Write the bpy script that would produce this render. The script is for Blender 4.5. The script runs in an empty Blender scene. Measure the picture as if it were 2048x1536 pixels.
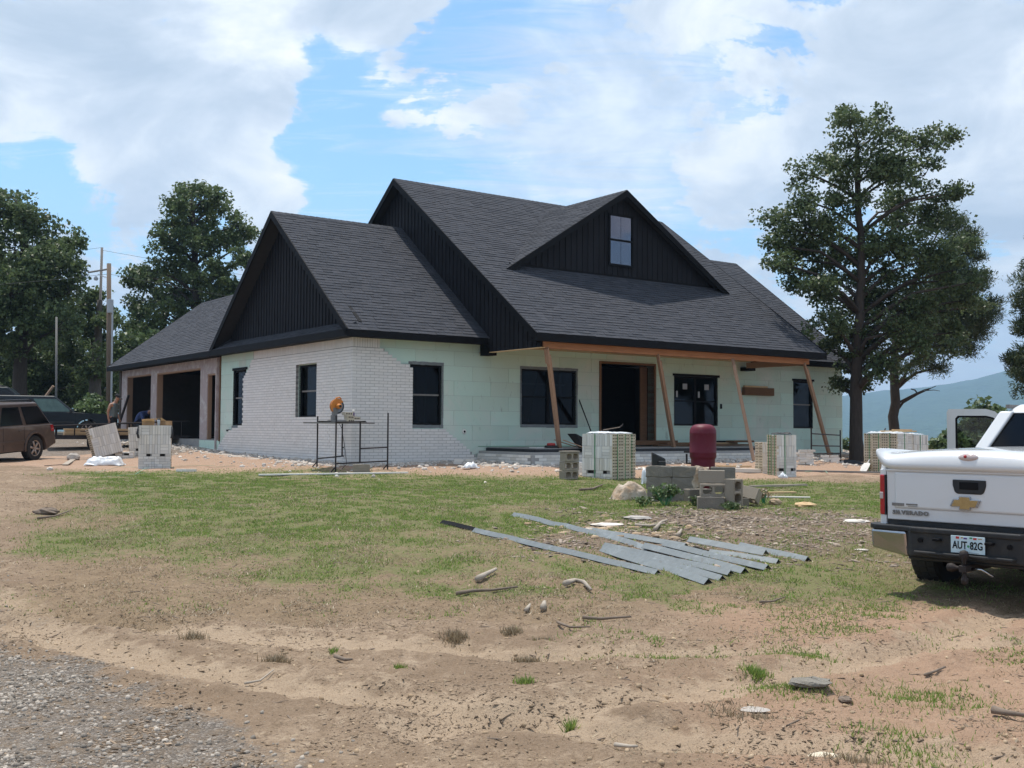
import bpy, math, random
import numpy as np
from mathutils import Vector, Matrix
random.seed(7)
rng = np.random.default_rng(7)
S = bpy.context.scene
COL = S.collection

# ------------------------------------------------------------------ camera, sky, sun, exposure
FPX, PITCH, ROLL, EYE = 2127.0, math.radians(2.45), math.radians(0.34), 1.55
cam_d = bpy.data.cameras.new('camera')
cam = bpy.data.objects.new('camera', cam_d)
COL.objects.link(cam)
S.camera = cam
cam_d.sensor_width = 36.0
cam_d.lens = 36.0 * FPX / 2048.0
cam_d.clip_start, cam_d.clip_end = 0.1, 30000.0
_f = Vector((0, math.cos(PITCH), math.sin(PITCH)))
_r0 = Vector((1, 0, 0)); _u0 = _r0.cross(_f)
_r = _r0 * math.cos(ROLL) + _u0 * math.sin(ROLL)
_u = _u0 * math.cos(ROLL) - _r0 * math.sin(ROLL)
cam.matrix_world = Matrix(((_r.x, _u.x, -_f.x, 0), (_r.y, _u.y, -_f.y, 0), (_r.z, _u.z, -_f.z, EYE), (0, 0, 0, 1)))

# sun high behind the house, a little to the left of the view
SUN = Vector((-0.59, 0.98, 3.75)).normalized()
sun_d = bpy.data.lights.new('sun', 'SUN')
sun_d.energy = 2.7
sun_d.angle = math.radians(0.6)
sun_d.color = (1.0, 0.95, 0.87)
sun = bpy.data.objects.new('sun', sun_d)
sun.rotation_euler = SUN.to_track_quat('Z', 'Y').to_euler()
sun.location = (0, 0, 60)
COL.objects.link(sun)

world = bpy.data.worlds.new('World')
S.world = world
world.use_nodes = True
WN, WL = world.node_tree.nodes, world.node_tree.links
WN.clear()
def wn(t, **k):
    n = WN.new(t)
    for a, b in k.items():
        setattr(n, a, b)
    return n
def wm(op, a, b=None, clamp=False):
    n = wn('ShaderNodeMath', operation=op, use_clamp=clamp)
    for i, v in enumerate((a, b)):
        if v is None: continue
        if isinstance(v, (int, float)): n.inputs[i].default_value = v
        else: WL.new(v, n.inputs[i])
    return n.outputs[0]
SKY_STRENGTH = 0.12
sky = wn('ShaderNodeTexSky', sky_type='NISHITA')
sky.sun_disc = False
sky.sun_elevation = math.asin(SUN.z)
sky.sun_rotation = math.atan2(SUN.x, SUN.y)
sky.air_density, sky.dust_density, sky.ozone_density = 1.0, 0.6, 2.0
tc = wn('ShaderNodeTexCoord')
sep = wn('ShaderNodeSeparateXYZ'); WL.new(tc.outputs['Generated'], sep.inputs[0])
# clouds on a flat layer overhead: direction / height gives their perspective
den = wm('ADD', wm('MAXIMUM', sep.outputs['Z'], 0.0), 0.10)
comb = wn('ShaderNodeCombineXYZ')
WL.new(wm('DIVIDE', sep.outputs['X'], den), comb.inputs[0])
WL.new(wm('DIVIDE', sep.outputs['Y'], den), comb.inputs[1])
def wnoise(vec, scale, detail=8, rough=0.55, dist=0.0, loc=(0, 0, 0), scl=(1, 1, 1)):
    mp = wn('ShaderNodeMapping'); mp.inputs['Location'].default_value = loc; mp.inputs['Scale'].default_value = scl
    WL.new(vec, mp.inputs['Vector'])
    n = wn('ShaderNodeTexNoise')
    n.inputs['Scale'].default_value = scale; n.inputs['Detail'].default_value = detail
    n.inputs['Roughness'].default_value = rough; n.inputs['Distortion'].default_value = dist
    WL.new(mp.outputs[0], n.inputs['Vector'])
    return n.outputs['Fac']
def wramp(fac, stops):
    r = wn('ShaderNodeValToRGB')
    e = r.color_ramp.elements
    while len(e) < len(stops): e.new(0.5)
    for k, (p, c) in zip(e, stops):
        k.position = p; k.color = (*((c,) * 3 if isinstance(c, float) else c), 1)
    WL.new(fac, r.inputs[0])
    return r.outputs[0]
def sky_dir(px, py):
    return (_f + _r * ((px - 1024) / FPX) - _u * ((py - 768) / FPX)).normalized()
def blob(px, py, rad_px, soft=1.0):
    d = sky_dir(px, py)
    n = wn('ShaderNodeVectorMath', operation='DISTANCE'); n.inputs[1].default_value = d
    nn = wn('ShaderNodeVectorMath', operation='NORMALIZE'); WL.new(tc.outputs['Generated'], nn.inputs[0])
    WL.new(nn.outputs[0], n.inputs[0])
    mr = wn('ShaderNodeMapRange', interpolation_type='SMOOTHSTEP')
    mr.inputs['From Min'].default_value = 0.0; mr.inputs['From Max'].default_value = rad_px / FPX
    mr.inputs['To Min'].default_value = 1.0; mr.inputs['To Max'].default_value = 0.0
    WL.new(n.outputs['Value'], mr.inputs['Value'])
    return mr.outputs[0]
big = wnoise(comb.outputs[0], 0.55, 6, 0.55, 0.3, loc=(3.1, 1.7, 0))
puff = wnoise(tc.outputs['Generated'], 6.5, 14, 0.62, 0.35, loc=(0.3, 0.2, 0.7), scl=(1, 1, 1.6))
wisp = wnoise(comb.outputs[0], 2.6, 10, 0.68, 1.2, loc=(9, 4, 0), scl=(0.6, 1.5, 1))
cover = wm('ADD', wm('MULTIPLY', puff, 1.35), wm('MULTIPLY', big, 0.22))
cover = wm('ADD', cover, wm('MULTIPLY', wm('SUBTRACT', wisp, 0.5), 0.42))
CLOUDS = [(690, 310, 270, -0.34), (640, 190, 150, -0.16), (560, 320, 110, -0.16), (1000, 60, 260, -0.24), (860, 260, 170, -0.10),
          (1180, 170, 110, -0.06), (330, 110, 110, -0.10), (120, 300, 90, -0.20), (100, 420, 100, -0.14), (1620, 10, 150, -0.20), (1560, 560, 130, -0.06), (1960, 560, 110, -0.12),
          (300, 60, 330, 0.22), (480, 200, 200, 0.30), (760, 70, 170, 0.14), (90, 150, 220, 0.2), (540, 380, 120, 0.34), (280, 330, 190, 0.26), (1300, 60, 220, 0.08),
          (1480, 240, 330, 0.12), (1800, 130, 380, 0.14), (1950, 380, 240, 0.20)]
for (bx, by, br, amt) in CLOUDS:
    cover = wm('ADD', cover, wm('MULTIPLY', blob(bx, by, br), amt))
cover = wm('ADD', wm('MULTIPLY', wm('SUBTRACT', cover, 0.745), 2.5), 0.70)
mask = wramp(cover, [(0.50, 0.03), (0.64, 0.30), (0.71, 0.85), (0.82, 1.0)])
# streaky high cloud over the middle and right of the view, and in patches elsewhere
streak = wnoise(comb.outputs[0], 3.2, 14, 0.72, 1.6, loc=(2, 7, 0), scl=(0.45, 1.7, 1))
zone = wm('ADD', wm('ADD', wm('MULTIPLY', blob(1150, 280, 420), 0.34), wm('MULTIPLY', blob(1350, 120, 420), 0.25)), wm('MULTIPLY', big, 0.22))
thin = wramp(wm('ADD', streak, wm('SUBTRACT', zone, 0.20)), [(0.45, 0.0), (0.60, 0.40), (0.82, 0.85)])
mask = wm('MAXIMUM', mask, thin)
shade = wnoise(tc.outputs['Generated'], 5.2, 12, 0.60, 0.5, loc=(0.3, 0.25, 0.75), scl=(1, 1, 1.8))
thick = wm('ADD', wm('MULTIPLY', wm('MINIMUM', wm('SUBTRACT', cover, 0.72), 0.5), -0.10), wm('MULTIPLY', wm('ADD', wm('MULTIPLY', wm('SUBTRACT', shade, 0.5), 1.5), 0.5), 0.90))
ccol = wramp(thick, [(0.24, (0.48, 0.56, 0.66)), (0.40, (0.62, 0.69, 0.78)), (0.52, (0.80, 0.85, 0.90)), (0.66, (1.0, 1.0, 1.0))])
cg = wn('ShaderNodeMix', data_type='RGBA', blend_type='MULTIPLY'); cg.inputs[0].default_value = 1.0
CLOUD_GAIN = 6.0
WL.new(ccol, cg.inputs[6]); cg.inputs[7].default_value = (CLOUD_GAIN, CLOUD_GAIN, CLOUD_GAIN, 1)
sg = wn('ShaderNodeMix', data_type='RGBA', blend_type='MULTIPLY'); sg.inputs[0].default_value = 1.0
WL.new(sky.outputs[0], sg.inputs[6]); sg.inputs[7].default_value = (0.74, 0.94, 1.00, 1)
# pale band of distant cloud and haze along the horizon
hz_f = wramp(sep.outputs['Z'], [(0.0, 0.85), (0.10, 0.35), (0.22, 0.0)])
m1 = wn('ShaderNodeMix', data_type='RGBA'); WL.new(hz_f, m1.inputs[0])
WL.new(sg.outputs[2], m1.inputs[6]); m1.inputs[7].default_value = (CLOUD_GAIN * 0.60, CLOUD_GAIN * 0.70, CLOUD_GAIN * 0.80, 1)
m2 = wn('ShaderNodeMix', data_type='RGBA'); WL.new(mask, m2.inputs[0])
WL.new(m1.outputs[2], m2.inputs[6]); WL.new(cg.outputs[2], m2.inputs[7])
bg = wn('ShaderNodeBackground'); bg.inputs[1].default_value = SKY_STRENGTH
WL.new(m2.outputs[2], bg.inputs[0])
wo = wn('ShaderNodeOutputWorld'); WL.new(bg.outputs[0], wo.inputs[0])

S.view_settings.view_transform = 'Standard'
S.view_settings.look = 'None'
S.view_settings.exposure = 0.80
S.view_settings.gamma = 1.0
S.view_settings.use_curve_mapping = False
S.render.engine = 'CYCLES'
S.cycles.use_denoising = True
S.cycles.max_bounces = 8
S.cycles.transparent_max_bounces = 24
S.cycles.volume_bounces = 0

# ------------------------------------------------------------------ ids and small helpers
def ident(o, label=None, cat=None, group=None, kind=None):
    if label: o['label'] = label
    if cat: o['category'] = cat
    if group: o['group'] = group
    if kind: o['kind'] = kind
    elif label: o['kind'] = 'thing'
    return o
def empty(name, loc=(0, 0, 0), rz=0.0, label=None, cat=None, group=None):
    o = bpy.data.objects.new(name, None)
    o.empty_display_size = 0.2
    o.location = loc; o.rotation_euler = (0, 0, rz)
    COL.objects.link(o)
    return ident(o, label, cat, group)
def link_mesh(name, me, parent=None, loc=None, rot=None, scale=None):
    o = bpy.data.objects.new(name, me)
    COL.objects.link(o)
    if parent is not None: o.parent = parent
    if loc is not None: o.location = loc
    if rot is not None: o.rotation_euler = rot
    if scale is not None: o.scale = scale
    return o
def copy_tree(o, parent=None):
    c = o.copy(); COL.objects.link(c)
    if parent is not None: c.parent = parent
    for ch in list(o.children): copy_tree(ch, c)
    return c
def smooth_mesh(me, on=True):
    me.polygons.foreach_set('use_smooth', np.full(len(me.polygons), on))
class MB:
    def __init__(s): s.v, s.f, s.m = [], [], []; s.mi = 0
    def mat(s, i): s.mi = i; return s
    def add(s, vs, fs):
        b = len(s.v)
        s.v += [tuple(v) for v in vs]
        for f in fs: s.f.append(tuple(b + i for i in f)); s.m.append(s.mi)
        return s
    def box(s, c, d, R=None):
        hx, hy, hz_ = d[0] / 2, d[1] / 2, d[2] / 2
        vs = [Vector((x * hx, y * hy, z * hz_)) for x, y, z in ((-1, -1, -1), (1, -1, -1), (1, 1, -1), (-1, 1, -1), (-1, -1, 1), (1, -1, 1), (1, 1, 1), (-1, 1, 1))]
        if R is not None: vs = [R @ v for v in vs]
        c = Vector(c)
        return s.add([v + c for v in vs], ((0, 3, 2, 1), (4, 5, 6, 7), (0, 1, 5, 4), (1, 2, 6, 5), (2, 3, 7, 6), (3, 0, 4, 7)))
    def bx(s, x0, x1, y0, y1, z0, z1):
        return s.box(((x0 + x1) / 2, (y0 + y1) / 2, (z0 + z1) / 2), (abs(x1 - x0), abs(y1 - y0), abs(z1 - z0)))
    def hexa(s, p):            # eight corners: bottom ring then top ring
        return s.add(p, ((0, 3, 2, 1), (4, 5, 6, 7), (0, 1, 5, 4), (1, 2, 6, 5), (2, 3, 7, 6), (3, 0, 4, 7)))
    def prism(s, poly, fn, a, b):   # poly of 2D points, fn(u, v, w) -> 3D, swept in w from a to b
        n = len(poly)
        vs = [fn(u, v, a) for u, v in poly] + [fn(u, v, b) for u, v in poly]
        fs = [tuple(range(n))[::-1], tuple(range(n, 2 * n))] + [(i, (i + 1) % n, n + (i + 1) % n, n + i) for i in range(n)]
        return s.add(vs, fs)
    def poly(s, pts): return s.add(pts, (tuple(range(len(pts))),))
    def tube(s, pts, rad, n=6, cap=True):
        pts = [Vector(p) for p in pts]
        if not isinstance(rad, (list, tuple)): rad = [rad] * len(pts)
        rings = []
        ref = None
        for i, p in enumerate(pts):
            t = (pts[min(i + 1, len(pts) - 1)] - pts[max(i - 1, 0)]).normalized()
            if ref is None:
                ref = Vector((0, 0, 1)) if abs(t.z) < 0.9 else Vector((1, 0, 0))
            a = t.cross(ref).normalized(); b = a.cross(t).normalized(); ref = b
            rings.append([p + (a * math.cos(2 * math.pi * k / n) + b * math.sin(2 * math.pi * k / n)) * rad[i] for k in range(n)])
        vs = [v for r in rings for v in r]
        fs = [(i * n + k, i * n + (k + 1) % n, (i + 1) * n + (k + 1) % n, (i + 1) * n + k) for i in range(len(pts) - 1) for k in range(n)]
        if cap: fs += [tuple(range(n))[::-1], tuple((len(pts) - 1) * n + k for k in range(n))]
        return s.add(vs, fs)
    def lathe(s, prof, n=24, M=None, cap=True):   # profile (r, z) about local z
        vs = []
        for r, z in prof:
            for k in range(n):
                v = Vector((r * math.cos(2 * math.pi * k / n), r * math.sin(2 * math.pi * k / n), z))
                vs.append(M @ v if M is not None else v)
        fs = [(i * n + k, i * n + (k + 1) % n, (i + 1) * n + (k + 1) % n, (i + 1) * n + k) for i in range(len(prof) - 1) for k in range(n)]
        if cap: fs += [tuple(range(n))[::-1], tuple((len(prof) - 1) * n + k for k in range(n))]
        return s.add(vs, fs)
    def mesh(s, name, mats, smooth=False):
        me = bpy.data.meshes.new(name)
        me.from_pydata(s.v, [], s.f)
        for m in (mats if isinstance(mats, (list, tuple)) else [mats]): me.materials.append(m)
        if max(s.m, default=0) > 0: me.polygons.foreach_set('material_index', s.m)
        if smooth: smooth_mesh(me)
        me.update()
        return me
    def build(s, name, mats, parent=None, smooth=False, bevel=0.0, seg=2, loc=None, rot=None):
        o = link_mesh(name, s.mesh(name, mats, smooth), parent, loc, rot)
        if bevel > 0:
            b = o.modifiers.new('bevel', 'BEVEL'); b.width = bevel; b.segments = seg; b.limit_method = 'ANGLE'; b.angle_limit = math.radians(35)
            if smooth: b.harden_normals = False
        return o
def np_mesh(name, verts, faces, mat, smooth=False):
    """faces: (M, k) array of indices"""
    me = bpy.data.meshes.new(name)
    verts = np.asarray(verts, np.float32); faces = np.asarray(faces, np.int32)
    k = faces.shape[1]
    me.vertices.add(len(verts)); me.vertices.foreach_set('co', verts.ravel())
    me.loops.add(faces.size); me.loops.foreach_set('vertex_index', faces.ravel())
    me.polygons.add(len(faces)); me.polygons.foreach_set('loop_start', np.arange(0, faces.size, k, dtype=np.int32))
    if smooth: me.polygons.foreach_set('use_smooth', np.ones(len(faces), bool))
    for m in (mat if isinstance(mat, (list, tuple)) else [mat]): me.materials.append(m)
    me.update(calc_edges=True)
    me.validate()
    return me
def Rz(a): return Matrix.Rotation(a, 3, 'Z')
def Rx(a): return Matrix.Rotation(a, 3, 'X')
def Ry(a): return Matrix.Rotation(a, 3, 'Y')

# value noise for the ground
_P = np.random.default_rng(3).random((256, 256))
def vnoise(x, y):
    x = np.asarray(x, float); y = np.asarray(y, float)
    xi, yi = np.floor(x).astype(int), np.floor(y).astype(int)
    fx, fy = x - xi, y - yi
    fx, fy = fx * fx * (3 - 2 * fx), fy * fy * (3 - 2 * fy)
    g = lambda i, j: _P[i & 255, j & 255]
    return (g(xi, yi) * (1 - fx) + g(xi + 1, yi) * fx) * (1 - fy) + (g(xi, yi + 1) * (1 - fx) + g(xi + 1, yi + 1) * fx) * fy
def fbm(x, y, o=4):
    t, a, n = 0, 0.5, 0
    for i in range(o):
        t = t + a * vnoise(np.asarray(x) * 2 ** i + 17.3 * i, np.asarray(y) * 2 ** i + 9.1 * i); n += a; a *= 0.5
    return t / n
def sstep(a, b, x):
    t = np.clip((np.asarray(x, float) - a) / (b - a), 0, 1)
    return t * t * (3 - 2 * t)

# ------------------------------------------------------------------ materials
def M(name, c1, c2=None, scale=6.0, rough=0.75, metal=0.0, bump=0.0, bscale=40.0, rand=0.0, spec=0.4, coat=0.0, detail=5, stretch=None, contrast=0.25, hue=None, trans=None, coord='Object'):
    m = bpy.data.materials.new(name); m.use_nodes = True
    N, L = m.node_tree.nodes, m.node_tree.links
    b = N['Principled BSDF']
    b.inputs['Roughness'].default_value = rough; b.inputs['Metallic'].default_value = metal
    b.inputs['Specular IOR Level'].default_value = spec; b.inputs['Coat Weight'].default_value = coat
    if coat: b.inputs['Coat Roughness'].default_value = 0.06
    if trans: b.inputs['Transmission Weight'].default_value = trans
    c2 = c2 or tuple(c * 0.8 for c in c1)
    t = N.new('ShaderNodeTexCoord'); vec = t.outputs[coord]
    if stretch:
        mp = N.new('ShaderNodeMapping'); mp.inputs['Scale'].default_value = stretch
        L.new(vec, mp.inputs['Vector']); vec = mp.outputs[0]
    n = N.new('ShaderNodeTexNoise'); n.inputs['Scale'].default_value = scale; n.inputs['Detail'].default_value = detail; n.inputs['Roughness'].default_value = 0.6
    L.new(vec, n.inputs['Vector'])
    r = N.new('ShaderNodeValToRGB'); r.color_ramp.elements[0].position = 0.5 - contrast; r.color_ramp.elements[1].position = 0.5 + contrast
    r.color_ramp.elements[0].color = (*c2, 1); r.color_ramp.elements[1].color = (*c1, 1)
    L.new(n.outputs['Fac'], r.inputs[0])
    out = r.outputs[0]
    if rand > 0:
        g = N.new('ShaderNodeNewGeometry'); oi = N.new('ShaderNodeObjectInfo')
        ad = N.new('ShaderNodeMath'); ad.operation = 'ADD'; L.new(g.outputs['Random Per Island'], ad.inputs[0]); L.new(oi.outputs['Random'], ad.inputs[1])
        fr = N.new('ShaderNodeMath'); fr.operation = 'FRACT'; L.new(ad.outputs[0], fr.inputs[0])
        if hue is not None:   # blend towards a second pair of colours piece by piece
            mx0 = N.new('ShaderNodeMix'); mx0.data_type = 'RGBA'
            L.new(fr.outputs[0], mx0.inputs[0]); L.new(out, mx0.inputs[6]); mx0.inputs[7].default_value = (*hue, 1)
            out = mx0.outputs[2]
        sc = N.new('ShaderNodeMath'); sc.operation = 'MULTIPLY'; sc.inputs[1].default_value = 7.31; L.new(fr.outputs[0], sc.inputs[0])
        f2 = N.new('ShaderNodeMath'); f2.operation = 'FRACT'; L.new(sc.outputs[0], f2.inputs[0])
        mr = N.new('ShaderNodeMapRange'); mr.inputs['To Min'].default_value = 1 - rand; mr.inputs['To Max'].default_value = 1 + rand
        L.new(f2.outputs[0], mr.inputs['Value'])
        cb = N.new('ShaderNodeCombineXYZ')
        for i in range(3): L.new(mr.outputs[0], cb.inputs[i])
        mx = N.new('ShaderNodeMix'); mx.data_type = 'RGBA'; mx.blend_type = 'MULTIPLY'; mx.inputs[0].default_value = 1
        L.new(out, mx.inputs[6]); L.new(cb.outputs[0], mx.inputs[7]); out = mx.outputs[2]
    L.new(out, b.inputs['Base Color'])
    if bump > 0:
        n2 = N.new('ShaderNodeTexNoise'); n2.inputs['Scale'].default_value = bscale; n2.inputs['Detail'].default_value = 4
        L.new(vec, n2.inputs['Vector'])
        bp = N.new('ShaderNodeBump'); bp.inputs['Strength'].default_value = bump; bp.inputs['Distance'].default_value = 0.02
        L.new(n2.outputs['Fac'], bp.inputs['Height']); L.new(bp.outputs[0], b.inputs['Normal'])
    return m
def leaf_mat(name, c1, c2, hue, rand=0.35, tr=0.3, rough=0.45):
    m = M(name, c1, c2, scale=0.7, rough=rough, rand=rand, hue=hue, spec=0.35, contrast=0.2)
    N, L = m.node_tree.nodes, m.node_tree.links
    b = N['Principled BSDF']; out = [n for n in N if n.type == 'OUTPUT_MATERIAL'][0]
    t = N.new('ShaderNodeBsdfTranslucent'); mx = N.new('ShaderNodeMixShader'); mx.inputs[0].default_value = tr
    src = b.inputs['Base Color'].links[0].from_socket
    L.new(src, t.inputs[0]); L.new(b.outputs[0], mx.inputs[1]); L.new(t.outputs[0], mx.inputs[2]); L.new(mx.outputs[0], out.inputs[0])
    return m
def glass_mat(name, tint, rough=0.03, alpha=0.75, gain=1.0, gloss=(0.85, 0.85, 0.9, 1)):
    """dark reflective window: tinted coat over a see-through body"""
    m = bpy.data.materials.new(name); m.use_nodes = True
    N, L = m.node_tree.nodes, m.node_tree.links
    N.clear()
    tr = N.new('ShaderNodeBsdfTransparent'); tr.inputs[0].default_value = (*tint, 1)
    gl = N.new('ShaderNodeBsdfGlossy'); gl.inputs['Roughness'].default_value = rough; gl.inputs[0].default_value = gloss
    fr = N.new('ShaderNodeFresnel'); fr.inputs[0].default_value = 1.5
    ml = N.new('ShaderNodeMath'); ml.operation = 'MULTIPLY_ADD'; ml.inputs[1].default_value = gain; ml.inputs[2].default_value = alpha
    L.new(fr.outputs[0], ml.inputs[0])
    mx = N.new('ShaderNodeMixShader'); L.new(ml.outputs[0], mx.inputs[0]); L.new(tr.outputs[0], mx.inputs[1]); L.new(gl.outputs[0], mx.inputs[2])
    o = N.new('ShaderNodeOutputMaterial'); L.new(mx.outputs[0], o.inputs[0])
    return m
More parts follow.
